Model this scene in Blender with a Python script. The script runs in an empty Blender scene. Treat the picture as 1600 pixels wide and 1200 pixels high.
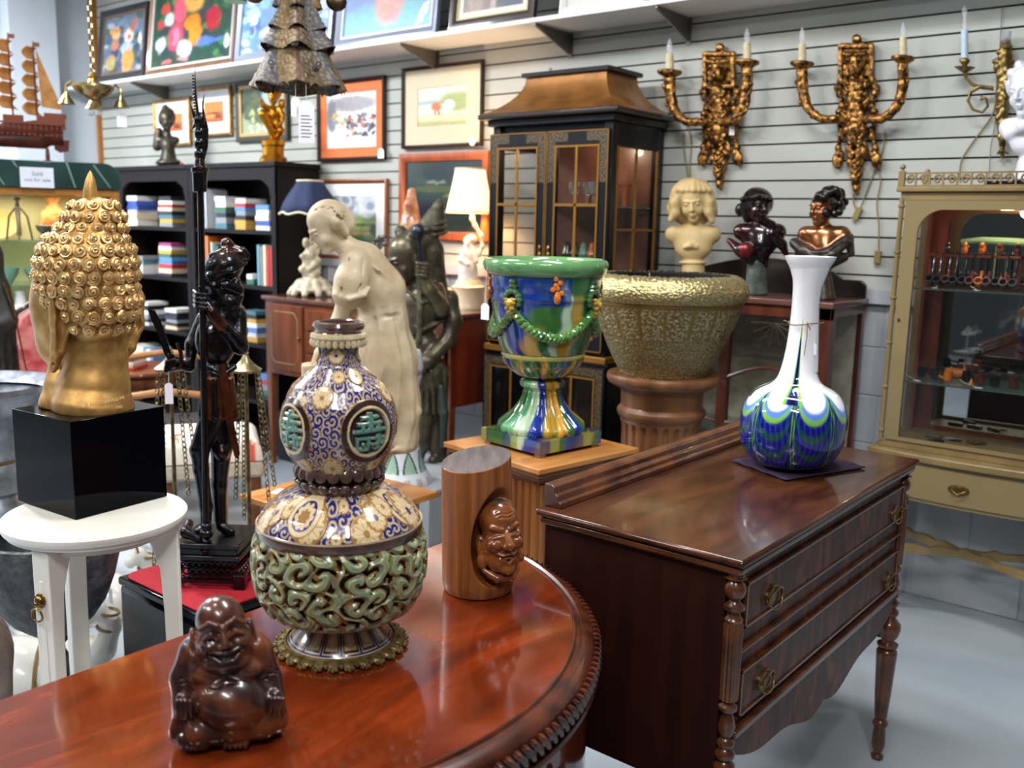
import bpy,math,random
import numpy as np
from mathutils import Matrix,Vector
from math import sin,cos,radians as rad
Rot,Tr,I4 = Matrix.Rotation,Matrix.Translation,Matrix.Identity(4)
PI = math.pi
col = bpy.context.scene.collection
# ---------------------------------------------------------------- camera
# World frame: X runs along the slatted back wall, Y goes into it, Z up, floor at 0.
F = 1475.6; PIT = rad(9.687); ROLL = rad(1.285); YAW = rad(39.05); H = 1.47
WALL = 3.909
def ray(px,py):
    x,y = (px - 800) / F,-(py - 600) / F
    c,s = cos(ROLL),sin(ROLL)
    x,y = c * x - s * y,s * x + c * y
    c,s = cos(PIT),sin(PIT)
    X,Y,Z = x,c + s * y,-s + c * y
    c,s = cos(YAW),sin(YAW)
    return np.array([c * X - s * Y,s * X + c * Y,Z])
CAM = np.array([0,0,H])
def atz(px,py,z):
    r = ray(px,py); return CAM + r * ((z - H) / r[2])
def atv(px,py,v):
    r = ray(px,py); return CAM + r * (v / r[1])
def atu(px,py,u):
    r = ray(px,py); return CAM + r * (u / r[0])
def atd(px,py,d):
    return CAM + ray(px,py) * d
FWD = ray(800,600)
def depth(p): return float(np.dot(np.array(p[:3]) - CAM,FWD))
cam_data = bpy.data.cameras.new('camera'); cam = bpy.data.objects.new('camera',cam_data); col.objects.link(cam)
cam_data.sensor_fit = 'HORIZONTAL'; cam_data.sensor_width = 36; cam_data.lens = F / 1600 * 36
right = (ray(801,600) - ray(800,600)) * F; up = -(ray(800,601) - ray(800,600)) * F
cam.matrix_world = Matrix((list(map(float,[right[0],up[0],-FWD[0],0])),list(map(float,[right[1],up[1],-FWD[1],0])),
                           list(map(float,[right[2],up[2],-FWD[2],H])),[0,0,0,1]))
cam_data.clip_start = 0.05; cam_data.clip_end = 60
cam_data.dof.use_dof = True; cam_data.dof.focus_distance = 2.0; cam_data.dof.aperture_fstop = 4.0
bpy.context.scene.camera = cam
sc = bpy.context.scene
# ---------------------------------------------------------------- world, lights, exposure
w = bpy.data.worlds.new('world'); sc.world = w; w.use_nodes = True
w.node_tree.nodes['Background'].inputs[0].default_value = (0.74,0.79,0.86,1)
w.node_tree.nodes['Background'].inputs[1].default_value = 0.07
sc.view_settings.view_transform = 'Standard'; sc.view_settings.look = 'None'
sc.view_settings.exposure = 0.06; sc.view_settings.gamma = 1.0; sc.view_settings.use_curve_mapping = False
def area(name,loc,size,power,color,aim=None,sy=None):
    l = bpy.data.lights.new(name,'AREA'); l.energy = power; l.color = color; l.shape = 'RECTANGLE'; l.size = size; l.size_y = sy or size
    o = bpy.data.objects.new(name,l); col.objects.link(o); o.location = loc
    if aim is not None:
        o.rotation_euler = (Vector(aim) - Vector(loc)).to_track_quat('-Z','Y').to_euler()
    return o
COOL = (0.96,0.975,1.0); WARM = (1.0,0.80,0.58)
LIGHT_SPOTS = [(-0.9,1.9,66),(-3.3,1.6,66),(-6.0,1.4,300),(0.3,-0.6,60),(-2.6,-1.0,66),(-5.2,-1.2,60)]
for i,(x,y,p) in enumerate(LIGHT_SPOTS):
    area('ceiling_light_tube',(x,y,3.28),1.2,p,COOL,sy=0.3)
def spot(name,loc,aim,power,color,ang=60,r=0.05):
    l = bpy.data.lights.new(name,'SPOT'); l.energy = power; l.color = color; l.spot_size = rad(ang); l.spot_blend = 0.6
    l.shadow_soft_size = r
    o = bpy.data.objects.new(name,l); col.objects.link(o); o.location = loc
    o.rotation_euler = (Vector(aim) - Vector(loc)).to_track_quat('-Z','Y').to_euler()
spot('track_spot',(-1.6,0.4,3.2),(-1.2,1.4,0.8),60,(1,.9,.75),70)
spot('track_spot',(-2.6,1.4,3.2),(-1.0,3.9,1.9),70,(1,.95,.85),70)
spot('track_spot',(0.4,0.2,3.2),(-1.9,2.4,0.9),60,(1,.92,.8),60)
# ---------------------------------------------------------------- helpers: tagging
def tag(o,label=None,cat=None,group=None,kind=None):
    if label: o['label'] = label
    if cat: o['category'] = cat
    if group: o['group'] = group
    if kind: o['kind'] = kind
    return o
def thing(name,label,cat,loc=(0,0,0),rz=0.0,group=None):
    o = bpy.data.objects.new(name,None); col.objects.link(o); o.empty_display_size = .05
    o.location = [float(c) for c in loc]; o.rotation_euler = (0,0,rz)
    return tag(o,label,cat,group)
def dup(root,loc=None,rz=None,label=None,parent=None,s=None):
    c = root.copy(); col.objects.link(c)
    if loc is not None: c.location = [float(q) for q in loc]
    if rz is not None: c.rotation_euler = (0,0,rz)
    if s is not None: c.scale = (s,s,s) if not hasattr(s,'__len__') else s
    if label: c['label'] = label
    c.parent = parent
    for ch in list(root.children): dup(ch,parent=c)
    return c
# ---------------------------------------------------------------- helpers: materials
MATS = {}
def mat(name,c=(.8,.8,.8),rough=.5,metal=0.,c2=None,scale=8.,stretch=(1,1,1),detail=4.,bump=0.,bscale=None,coat=0.,
        emit=0.,alpha=1.,trans=0.,spec=None,attr=None,contrast=(.35,.65),ior=1.45,wave=0.,sheen=0.,c3=None,rvar=0.,kind='noise',sss=0.):
    if name in MATS: return MATS[name]
    m = bpy.data.materials.new(name); m.use_nodes = True; nt = m.node_tree; b = nt.nodes['Principled BSDF']; MATS[name] = m
    N = nt.nodes.new; L = nt.links.new
    b.inputs['Base Color'].default_value = (*c,1); b.inputs['Roughness'].default_value = rough; b.inputs['Metallic'].default_value = metal
    b.inputs['IOR'].default_value = ior; b.inputs['Coat Weight'].default_value = coat; b.inputs['Coat Roughness'].default_value = .06
    if spec is not None: b.inputs['Specular IOR Level'].default_value = spec
    if trans: b.inputs['Transmission Weight'].default_value = trans
    if sss: b.inputs['Subsurface Weight'].default_value = sss; b.inputs['Subsurface Scale'].default_value = .02
    if alpha < 1: b.inputs['Alpha'].default_value = alpha
    if emit: b.inputs['Emission Color'].default_value = (*c,1); b.inputs['Emission Strength'].default_value = emit
    tc = N('ShaderNodeTexCoord'); mp = N('ShaderNodeMapping'); L(tc.outputs['Object'],mp.inputs[0]); mp.inputs['Scale'].default_value = stretch
    if c2 is not None or bump or rvar:
        if kind == 'voronoi':
            t = N('ShaderNodeTexVoronoi'); t.inputs['Scale'].default_value = scale; fac = t.outputs['Distance']
        else:
            t = N('ShaderNodeTexNoise'); t.inputs['Scale'].default_value = scale; t.inputs['Detail'].default_value = detail; fac = t.outputs['Fac']
            t.inputs['Distortion'].default_value = wave
        L(mp.outputs[0],t.inputs[0])
    if c2 is not None:
        r = N('ShaderNodeValToRGB'); e = r.color_ramp.elements
        e[0].position,e[1].position = contrast; e[0].color = (*c,1); e[1].color = (*c2,1)
        if c3 is not None: k = e.new(sum(contrast) / 2); k.color = (*c3,1)
        L(fac,r.inputs[0]); L(r.outputs[0],b.inputs['Base Color'])
    if attr:
        a = N('ShaderNodeAttribute'); a.attribute_name = attr; L(a.outputs['Color'],b.inputs['Base Color'])
        if emit: L(a.outputs['Color'],b.inputs['Emission Color'])
    if rvar:
        mr = N('ShaderNodeMapRange'); mr.inputs['To Min'].default_value = max(0,rough - rvar); mr.inputs['To Max'].default_value = rough + rvar
        L(fac,mr.inputs[0]); L(mr.outputs[0],b.inputs['Roughness'])
    if bump:
        bp = N('ShaderNodeBump'); bp.inputs['Strength'].default_value = min(1,bump); bp.inputs['Distance'].default_value = .01
        if bscale:
            t2 = N('ShaderNodeTexNoise'); t2.inputs['Scale'].default_value = bscale; t2.inputs['Detail'].default_value = 5; L(mp.outputs[0],t2.inputs[0]); L(t2.outputs['Fac'],bp.inputs['Height'])
        else: L(fac,bp.inputs['Height'])
        L(bp.outputs[0],b.inputs['Normal'])
    return m
def wood(name,a,b_,rough=.35,coat=.3,scale=3.,stretch=(1,1,.12),wave=1.2,bump=.05,c3=None):
    return mat(name,a,rough,c2=b_,scale=scale * 6,stretch=stretch,detail=7,coat=coat,wave=wave,bump=bump,contrast=(.3,.7),c3=c3)
# ---------------------------------------------------------------- helpers: meshes
def lerp(a,b,t): return a + (b - a) * t
class MB:
    def __init__(s): s.v = []; s.f = []; s.m = []; s.M = I4; s.c = None
    def add(s,vs,fs,m=0):
        o = len(s.v); M = s.M
        s.v += [tuple(M @ Vector(v)) for v in vs]; s.f += [tuple(i + o for i in f) for f in fs]; s.m += [m] * len(fs); return s
    def box(s,x0,x1,y0,y1,z0,z1,m=0):
        v = [(x,y,z) for z in (z0,z1) for y in (y0,y1) for x in (x0,x1)]
        return s.add(v,[(0,2,3,1),(4,5,7,6),(0,1,5,4),(2,6,7,3),(0,4,6,2),(1,3,7,5)],m)
    def cb(s,c,d,m=0,rz=0,rx=0,ry=0):
        M = s.M; s.M = M @ Tr(c) @ Rot(rz,4,'Z') @ Rot(ry,4,'Y') @ Rot(rx,4,'X')
        s.box(-d[0] / 2,d[0] / 2,-d[1] / 2,d[1] / 2,-d[2] / 2,d[2] / 2,m); s.M = M; return s
    def lathe(s,prof,n=32,m=0,c=(0,0,0),caps=True,a0=0,a1=2 * PI,sx=1,sy=1,flute=None):
        full = abs(a1 - a0 - 2 * PI) < 1e-6; k = n if full else n + 1; vs = []; fs = []
        for r,z in prof:
            for j in range(k):
                a = a0 + (a1 - a0) * j / n; rr = r * (flute(a,z) if flute else 1)
                vs.append((c[0] + rr * cos(a) * sx,c[1] + rr * sin(a) * sy,c[2] + z))
        for i in range(len(prof) - 1):
            for j in range(n if full else n):
                j2 = (j + 1) % k; fs.append((i * k + j,i * k + j2,(i + 1) * k + j2,(i + 1) * k + j))
        if caps and full:
            if prof[0][0] > 1e-5: fs.append(tuple(range(k - 1,-1,-1)))
            if prof[-1][0] > 1e-5: fs.append(tuple((len(prof) - 1) * k + j for j in range(k)))
        return s.add(vs,fs,m)
    def tube(s,pts,r,n=8,m=0,closed=False,flat=1.0):
        P = [Vector(p) for p in pts]; K = len(P); R = r if hasattr(r,'__len__') else [r] * K; vs = []; fs = []; up_ = None
        for i,p in enumerate(P):
            if closed: t = P[(i + 1) % K] - P[i - 1]
            else: t = P[min(i + 1,K - 1)] - P[max(i - 1,0)]
            if t.length < 1e-9: t = Vector((0,0,1))
            t.normalize()
            if up_ is None:
                up_ = Vector((0,0,1)) if abs(t.z) < .9 else Vector((1,0,0))
            a = t.cross(up_)
            if a.length < 1e-6: a = t.orthogonal()
            a.normalize(); b = a.cross(t); up_ = b
            for j in range(n):
                g = 2 * PI * j / n; vs.append(p + (a * cos(g) + b * sin(g) * flat) * R[i])
        for i in range(K if closed else K - 1):
            i2 = (i + 1) % K
            for j in range(n): fs.append((i * n + j,i * n + (j + 1) % n,i2 * n + (j + 1) % n,i2 * n + j))
        if not closed: fs += [tuple(range(n - 1,-1,-1)),tuple((K - 1) * n + j for j in range(n))]
        return s.add(vs,fs,m)
    def ell(s,c,r,n=16,m=0,rot=None):
        r = r if hasattr(r,'__len__') else (r,r,r); h = max(4,n // 2); M = s.M; s.M = M @ Tr(c) @ (rot or I4)
        vs = []; fs = []
        for i in range(1,h):
            t = PI * i / h
            for j in range(n): a = 2 * PI * j / n; vs.append((r[0] * sin(t) * cos(a),r[1] * sin(t) * sin(a),r[2] * cos(t)))
        vs += [(0,0,r[2]),(0,0,-r[2])]; T = len(vs) - 2
        for i in range(h - 2):
            for j in range(n): fs.append((i * n + j,(i + 1) * n + j,(i + 1) * n + (j + 1) % n,i * n + (j + 1) % n))
        for j in range(n): fs += [(T,j,(j + 1) % n),(T + 1,(h - 2) * n + (j + 1) % n,(h - 2) * n + j)]
        s.add(vs,fs,m); s.M = M; return s
    def prism(s,poly,y0,y1,m=0,plane='xz'):
        n = len(poly)
        if plane == 'xz': f = lambda a,b,y: (a,y,b)
        elif plane == 'xy': f = lambda a,b,y: (a,b,y)
        else: f = lambda a,b,y: (y,a,b)
        vs = [f(a,b,y0) for a,b in poly] + [f(a,b,y1) for a,b in poly]
        fs = [(i,(i + 1) % n,n + (i + 1) % n,n + i) for i in range(n)] + [tuple(range(n - 1,-1,-1)),tuple(range(n,2 * n))]
        return s.add(vs,fs,m)
    def grid(s,P,m=0,wrap=False):
        a,b = len(P),len(P[0]); vs = [p for row in P for p in row]; fs = []
        for i in range(a - 1):
            for j in range(b if wrap else b - 1):
                j2 = (j + 1) % b; fs.append((i * b + j,i * b + j2,(i + 1) * b + j2,(i + 1) * b + j))
        return s.add(vs,fs,m)
    def px(s,pf,x0=None,y0=None): s.v = [tuple(q) for q in pf.map(s.v,x0,y0)]; return s
    def build(s,name,mats,parent=None,bevel=0.,sharp=35,loc=None,rz=None,sub=0,solid=0.):
        me = bpy.data.meshes.new(name); me.from_pydata([tuple(v) for v in s.v],[],s.f); mats = mats if isinstance(mats,(list,tuple)) else [mats]
        for q in mats: me.materials.append(q)
        if len(mats) > 1: me.polygons.foreach_set('material_index',s.m)
        fix_normals(me)
        if s.c is not None:
            a = me.color_attributes.new('paint','FLOAT_COLOR','POINT'); a.data.foreach_set('color',np.asarray(s.c,np.float32).ravel())
        return link(name,me,parent,bevel,sharp,loc,rz,sub,solid)
def fix_normals(me):
    import bmesh
    bm = bmesh.new(); bm.from_mesh(me); bmesh.ops.recalc_face_normals(bm,faces=bm.faces); bm.to_mesh(me); bm.free()
def link(name,me,parent=None,bevel=0.,sharp=35,loc=None,rz=None,sub=0,solid=0.):
    me.polygons.foreach_set('use_smooth',[True] * len(me.polygons))
    if sharp < 180: me.set_sharp_from_angle(angle=rad(sharp))
    o = bpy.data.objects.new(name,me); col.objects.link(o)
    if parent: o.parent = parent
    if loc is not None: o.location = [float(c) for c in loc]
    if rz is not None: o.rotation_euler = (0,0,rz)
    if solid:
        q = o.modifiers.new('solid','SOLIDIFY'); q.thickness = solid; q.offset = -1
    if bevel:
        q = o.modifiers.new('bevel','BEVEL'); q.width = bevel; q.segments = 2; q.limit_method = 'ANGLE'; q.angle_limit = rad(40); q.harden_normals = False
    if sub:
        q = o.modifiers.new('sub','SUBSURF'); q.levels = sub; q.render_levels = sub
    return o
def srgb(r,g,b):
    f = lambda c: ((c / 255 + .055) / 1.055) ** 2.4 if c > 10.3 else c / 255 / 12.92
    return (f(r),f(g),f(b))
# painted rectangle: a subdivided sheet whose colours come from a python function (u right, v up)
def sheet(w_,h_,nx,nz,fn,y=0.,curve=None):
    mb = MB(); U,V = np.meshgrid(np.linspace(0,1,nx + 1),np.linspace(0,1,nz + 1)); C = fn(U,V)
    mb.grid([[(-w_ / 2 + w_ * U[i,j],y + (curve(U[i,j],V[i,j]) if curve else 0),h_ * V[i,j]) for j in range(nx + 1)] for i in range(nz + 1)])
    mb.c = np.concatenate([C.reshape(-1,3),np.ones((C.size // 3,1))],1); return mb
# a frame of reference for one object: photo pixels <-> local metres around the object's base
class PF:
    """plane through the base point P, facing the camera (or parallel to the back wall): turns photo pixels into local metres"""
    def __init__(s,x0,y0,z=None,P=None,flat=False):
        s.P = atz(x0,y0,z) if P is None else np.array(P,float); s.x0 = x0; s.y0 = y0
        s.th = 0. if flat else math.atan2(-s.P[0],s.P[1]); s.n = np.array([-sin(s.th),cos(s.th),0.]); s.ax = np.array([cos(s.th),sin(s.th),0.])
        s.s = depth(s.P + [0,0,.2]) / F; s.bx = 0.
    def hit(s,px,py):
        r = ray(px,py); return CAM + r * (np.dot(s.P - CAM,s.n) / np.dot(r,s.n)) - s.P
    def z(s,y,x=None): return float(s.hit(s.x0 if x is None else x,y)[2])
    def sc(s,z): return depth(s.P + [0,0,z]) / F
    def prof(s,pts): return [(hw * s.sc(s.z(y)),s.z(y)) for hw,y in pts]
    def q(s,px,py,d=0.): h = s.hit(px,py); return (float(np.dot(h,s.ax)),d * s.s,float(h[2]))
    def map(s,V,x0=None,y0=None):
        """rows (x right, d away, z up) in pixels relative to (x0, y0) -> local metres"""
        x0 = s.x0 if x0 is None else x0; y0 = s.y0 if y0 is None else y0; V = np.asarray(V,float); R0 = ray(0,0); Rx = ray(1,0) - R0; Ry = ray(0,1) - R0
        R = R0 + (x0 + V[:,:1]) * Rx + (y0 - V[:,2:3]) * Ry; t = np.dot(s.P - CAM,s.n) / (R @ s.n); W_ = CAM + R * t[:,None] - s.P
        dsc = s.s * (1 + (W_[:,2] / max(.2,abs(s.P[1]) + abs(s.P[0]))) * 0); return np.stack([W_ @ s.ax,V[:,1] * dsc,W_[:,2]],1)
    def root(s,name,label,cat,group=None): return thing(name,label,cat,s.P,s.th,group)
# ---------------------------------------------------------------- helpers: sculpting with a distance field, meshed by surface nets
class Sc:
    def __init__(s,tan=0.): s.p = []; s.T = I4; s.sc = 1.0; s.mi = 0; s.k = 4.; s.tan = tan; s.cut = None
    def frame(s,c,scale=1.,rx=0,ry=0,rz=0):
        s.T = Tr(c) @ Rot(rad(rz),4,'Z') @ Rot(rad(ry),4,'Y') @ Rot(rad(rx),4,'X'); s.sc = scale; return s
    def reset(s): s.T = I4; s.sc = 1.; return s
    def _t(s,c):
        v = np.array(s.T @ (Vector(c) * s.sc)); d = s.T.translation[1] if s.T != I4 else v[1]; v[2] -= d * s.tan; return v   # tan: photo rows already include the view from above
    def el(s,c,r,k=None,sub=False,rx=0,ry=0,rz=0,m=None):
        r = np.array(r if hasattr(r,'__len__') else (r,r,r),float) * s.sc
        R = s.T.to_3x3() @ (Rot(rad(rz),3,'Z') @ Rot(rad(ry),3,'Y') @ Rot(rad(rx),3,'X'))
        s.p.append(('e',s._t(c),r,np.array(R),s.k if k is None else k,sub,s.mi if m is None else m)); return s
    def cap(s,a,b,ra,rb=None,k=None,sub=False,m=None):
        rb = ra if rb is None else rb
        s.p.append(('c',s._t(a),s._t(b),ra * s.sc,rb * s.sc,s.k if k is None else k,sub,s.mi if m is None else m)); return s
    def path(s,pts,rs,k=None,sub=False,m=None):
        rs = rs if hasattr(rs,'__len__') else [rs] * len(pts)
        for i in range(len(pts) - 1): s.cap(pts[i],pts[i + 1],rs[i],rs[i + 1],k,sub,m)
        return s
    def box(s,c,h,rd=1.,k=None,sub=False,rx=0,ry=0,rz=0,m=None):
        R = s.T.to_3x3() @ (Rot(rad(rz),3,'Z') @ Rot(rad(ry),3,'Y') @ Rot(rad(rx),3,'X'))
        s.p.append(('b',s._t(c),np.array(h,float) * s.sc,np.array(R),rd * s.sc,s.k if k is None else k,sub,s.mi if m is None else m)); return s
    def mesh(s,vox,disp=None):
        lo = np.full(3,1e9); hi = -lo; bb = []
        for p in s.p:
            if p[0] == 'e': R = p[3]; e = np.sqrt(((R * p[2]) ** 2).sum(1)); a,b,k,sub = p[1] - e,p[1] + e,p[4],p[5]
            elif p[0] == 'c':
                a = np.minimum(p[1] - p[3],p[2] - p[4]); b = np.maximum(p[1] + p[3],p[2] + p[4]); k,sub = p[5],p[6]
            else: R = p[3]; e = (np.abs(R) * p[2]).sum(1); a,b,k,sub = p[1] - e,p[1] + e,p[5],p[6]
            bb.append((a - k - 2 * vox,b + k + 2 * vox))
            if not sub: lo = np.minimum(lo,a); hi = np.maximum(hi,b)
        lo -= 3 * vox; hi += 3 * vox; n = np.ceil((hi - lo) / vox).astype(int) + 1
        D = np.full(n,50. * vox,np.float32); I = np.zeros(n,np.uint8)
        for p,(a,b) in zip(s.p,bb):
            i0 = np.clip(np.floor((a - lo) / vox).astype(int),0,n); i1 = np.clip(np.ceil((b - lo) / vox).astype(int) + 1,0,n)
            if (i1 <= i0).any(): continue
            ax = [lo[d] + vox * np.arange(i0[d],i1[d]) for d in range(3)]
            X = np.stack(np.meshgrid(*ax,indexing='ij'),-1).astype(np.float32)
            if p[0] == 'e':
                q = (X - p[1].astype(np.float32)) @ p[3].astype(np.float32); r = p[2].astype(np.float32)
                k0 = np.sqrt(((q / r) ** 2).sum(-1)); k1 = np.sqrt(((q / r ** 2) ** 2).sum(-1)) + 1e-9; d = k0 * (k0 - 1) / k1; k,sub,mi = p[4],p[5],p[6]
            elif p[0] == 'c':
                ba = p[2] - p[1]; L2 = float(ba @ ba) + 1e-9; h = np.clip(((X - p[1].astype(np.float32)) @ ba.astype(np.float32)) / L2,0,1)
                d = np.sqrt(((X - p[1].astype(np.float32) - h[...,None] * ba.astype(np.float32)) ** 2).sum(-1)) - (p[3] + (p[4] - p[3]) * h); k,sub,mi = p[5],p[6],p[7]
            else:
                q = np.abs((X - p[1].astype(np.float32)) @ p[3].astype(np.float32)) - (p[2] - p[4]).astype(np.float32)
                d = np.sqrt((np.maximum(q,0) ** 2).sum(-1)) + np.minimum(q.max(-1),0) - p[4]; k,sub,mi = p[5],p[6],p[7]
            sl = tuple(slice(i0[d_],i1[d_]) for d_ in range(3)); c = D[sl]
            if sub:
                d = -d; hh = np.maximum(k - np.abs(c - d),0) / max(k,1e-6); D[sl] = np.maximum(c,d) + hh * hh * k * .25
            else:
                I[sl] = np.where(d < c,mi,I[sl]); hh = np.maximum(k - np.abs(c - d),0) / max(k,1e-6); D[sl] = np.minimum(c,d) - hh * hh * k * .25
        if s.cut is not None: D = np.maximum(D,(s.cut - (lo[2] + vox * np.arange(n[2])))[None,None,:]).astype(np.float32)
        if disp is not None:
            ax = [lo[d] + vox * np.arange(n[d]) for d in range(3)]; X = np.meshgrid(*ax,indexing='ij'); D += disp(*X).astype(np.float32)
        return nets(D,I,lo,vox)
    def build(s,name,mats,pf,parent,vox=2.,disp=None,smooth=1,x0=None,y0=None):
        v,f,mi = s.mesh(vox,disp)
        for _ in range(smooth): v = relax(v,f)
        x0 = pf.x0 if x0 is None else x0; y0 = pf.y0 if y0 is None else y0
        v = pf.map(v,x0,y0)
        me = bpy.data.meshes.new(name); me.vertices.add(len(v)); me.vertices.foreach_set('co',v.astype(np.float32).ravel())
        me.loops.add(len(f) * 4); me.polygons.add(len(f)); me.polygons.foreach_set('loop_start',np.arange(0,len(f) * 4,4)); me.loops.foreach_set('vertex_index',f.ravel().astype(np.int32))
        mats = mats if isinstance(mats,(list,tuple)) else [mats]
        for q in mats: me.materials.append(q)
        me.polygons.foreach_set('material_index',np.minimum(mi,len(mats) - 1).astype(np.int32)); me.update(calc_edges=True); me.validate()
        return link(name,me,parent,sharp=180)
def relax(v,f):
    s = np.zeros_like(v); c = np.zeros(len(v))
    for a,b in ((0,1),(1,2),(2,3),(3,0)):
        for i,j in ((a,b),(b,a)):
            for d in range(3): s[:,d] += np.bincount(f[:,i],v[f[:,j],d],len(v))
            c += np.bincount(f[:,i],minlength=len(v))
    return v * .5 + .5 * s / np.maximum(c,1)[:,None]
def nets(D,I,lo,vox):
    n = np.array(D.shape); S = D < 0; cn = tuple(n - 1); acc = np.zeros(cn + (3,),np.float32); cnt = np.zeros(cn,np.float32)
    for ax in range(3):
        o = [a for a in range(3) if a != ax]
        s0 = [slice(None)] * 3; s1 = [slice(None)] * 3; s0[ax] = slice(0,-1); s1[ax] = slice(1,None)
        A = D[tuple(s0)]; B = D[tuple(s1)]; cr = (A < 0) != (B < 0); t = np.where(cr,A / (A - B + 1e-12),0)
        for da in (0,1):
            for db in (0,1):
                sl = [slice(None)] * 3; sl[o[0]] = slice(da,n[o[0]] - 1 + da); sl[o[1]] = slice(db,n[o[1]] - 1 + db); sl = tuple(sl)
                c = cr[sl]; cnt += c; acc[...,ax] += np.where(c,t[sl],0); acc[...,o[0]] += c * da; acc[...,o[1]] += c * db
    m = cnt > 0; idx = np.full(cn,-1,np.int64); idx[m] = np.arange(m.sum()); ijk = np.argwhere(m)
    v = lo + vox * (ijk + acc[m] / cnt[m][:,None]); fs = []; mi = []
    for ax in range(3):
        o = [a for a in range(3) if a != ax]
        s0 = [slice(1,-1)] * 3; s1 = [slice(1,-1)] * 3; s0[ax] = slice(0,-1); s1[ax] = slice(1,None)
        A = S[tuple(s0)]; B = S[tuple(s1)]; e = np.argwhere(A != B); base = e.copy(); base[:,o[0]] += 1; base[:,o[1]] += 1
        c = []
        for da,db in ((-1,-1),(0,-1),(0,0),(-1,0)):
            q = base.copy(); q[:,o[0]] += da; q[:,o[1]] += db; c.append(idx[q[:,0],q[:,1],q[:,2]])
        q = np.stack(c,1); ins = A[tuple(e.T)]; flip = ins if ax != 1 else ~ins
        q[~flip] = q[~flip][:,::-1]; fs.append(q); mi.append(I[base[:,0],base[:,1],base[:,2]])
    f = np.concatenate(fs); mi = np.concatenate(mi); ok = (f >= 0).all(1); return v,f[ok],mi[ok]
def head(S,c,h,yaw=0,tilt=0,nod=0,ears=True,smile=0.,neck=None,fat=1.,eyes=True):
    """face with brow, eyes, nose, lips, chin and ears; h = chin to crown in px; yaw>0 turns to the viewer's right, nod>0 looks down"""
    M = Tr(c) @ Rot(rad(tilt),4,'Y') @ Rot(rad(yaw),4,'Z') @ Rot(rad(nod),4,'X')
    S.T = M; S.sc = h; k = .05 * h
    S.el((0,.06,.12),(.35,.42,.38),k=k); S.el((0,-.09,-.12),(.27 * fat,.31,.35),k=k * 1.5); S.el((0,-.27,-.40),(.12 * fat,.11,.09),k=k * 1.6)
    for q in (-1,1):
        S.el((q * .15 * fat,-.25,-.16),(.12 * fat,.11,.12),k=k); S.el((q * .14,-.43,.02),(.085,.06,.045),k=k * .7,sub=True)
        S.cap((q * .05,-.38,.085),(q * .21,-.33,.095),.028,.02,k=k * .8)
        if eyes: S.el((q * .14,-.345,.015),(.06,.045,.035),k=k * .2); S.cap((q * .08,-.385,.0),(q * .2,-.365,.0),.009,k=k * .2,sub=True)
        if ears: S.el((q * .34,.03,-.04),(.035,.075,.12),k=k * .4)
        S.el((q * .045,-.435,-.125),(.03,.04,.025),k=k * .4)
    S.cap((0,-.385,.06),(0,-.48,-.11),.026,.042,k=k * .5)
    S.cap((-.075,-.405,-.235 + smile * .03),(0,-.43,-.235),.017,.024,k=k * .3); S.cap((.075,-.405,-.235 + smile * .03),(0,-.43,-.235),.017,.024,k=k * .3)
    S.cap((-.06,-.40,-.285),(.06,-.40,-.285),.026,k=k * .4); S.cap((-.09 - smile * .02,-.425,-.257 + smile * .03),(0,-.455,-.262),.008,k=k * .15,sub=True)
    S.cap((.09 + smile * .02,-.425,-.257 + smile * .03),(0,-.455,-.262),.008,k=k * .15,sub=True)
    S.reset()
    return M
# ================================================================ the setting
def struct(o): o['kind'] = 'structure'; return o
M_wall = mat('slat_paint',srgb(174,177,171),.6,c2=srgb(158,160,153),scale=1.2,detail=6,bump=.02,bscale=90)
M_groove = mat('groove',srgb(46,40,32),.8)
M_plain = mat('plain_paint',srgb(196,204,214),.7,c2=srgb(180,190,202),scale=1.5,bump=.03,bscale=60)
M_block = mat('block_paint',srgb(178,182,186),.6,c2=srgb(160,166,172),scale=2.5,bump=.05,bscale=40)
M_floor = mat('floor_paint',srgb(150,160,168),.38,c2=srgb(168,176,182),scale=2.2,detail=8,bump=.02,bscale=30,rvar=.12,contrast=(.3,.75))
M_white = mat('white_paint',srgb(225,225,222),.45)
M_ceil = mat('ceiling_tile',srgb(200,200,196),.9)
XL = -7.44
m = MB(); m.box(-9.5,4.5,-4.5,6.0,-.1,0); struct(m.build('floor',M_floor))
m = MB(); m.box(-9.5,4.5,-4.5,6.0,3.4,3.5); struct(m.build('ceiling',M_ceil))
m = MB(); Z0 = 1.215; zl = H + .05; k0 = math.floor((Z0 - zl) / .0762)
for k in range(k0 + 1,k0 + 32):
    zb = zl + .0762 * k + .0038; zt = zl + .0762 * (k + 1) - .0038
    if zt > 3.4: break
    m.box(XL,3.0,WALL,WALL + .02,zb,zt,0)
m.box(XL,3.0,WALL + .012,WALL + .03,Z0,3.4,1)
m.box(XL,3.0,WALL + .03,WALL + .16,0,3.4,0)
struct(m.build('wall_back',[M_wall,M_groove],sharp=30))
m = MB()
for r in range(6):
    z0 = .2 * r; off = .2 * (r % 2)
    x = XL - off
    while x < 3.0:
        m.box(max(x + .003,XL),min(x + .397,3.0),WALL + .004,WALL + .028,z0 + .003,min(z0 + .197,Z0)); x += .4
m.box(XL,3.0,WALL + .008,WALL + .029,0,Z0)
struct(m.build('wall_back_lower',M_block,bevel=.002))
m = MB(); m.box(XL,3.0,WALL - .03,WALL + .004,Z0 - .035,Z0 + .02); struct(m.build('trim_1',mat('ledge',srgb(168,172,178),.4)))
m = MB(); m.box(XL - .15,XL,-1.5,WALL + .16,0,3.4); struct(m.build('wall_left',M_plain))
m = MB(); m.box(XL,XL + .12,3.2,3.55,0,3.4); struct(m.build('wall_left_pillar',M_plain,bevel=.004))
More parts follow.
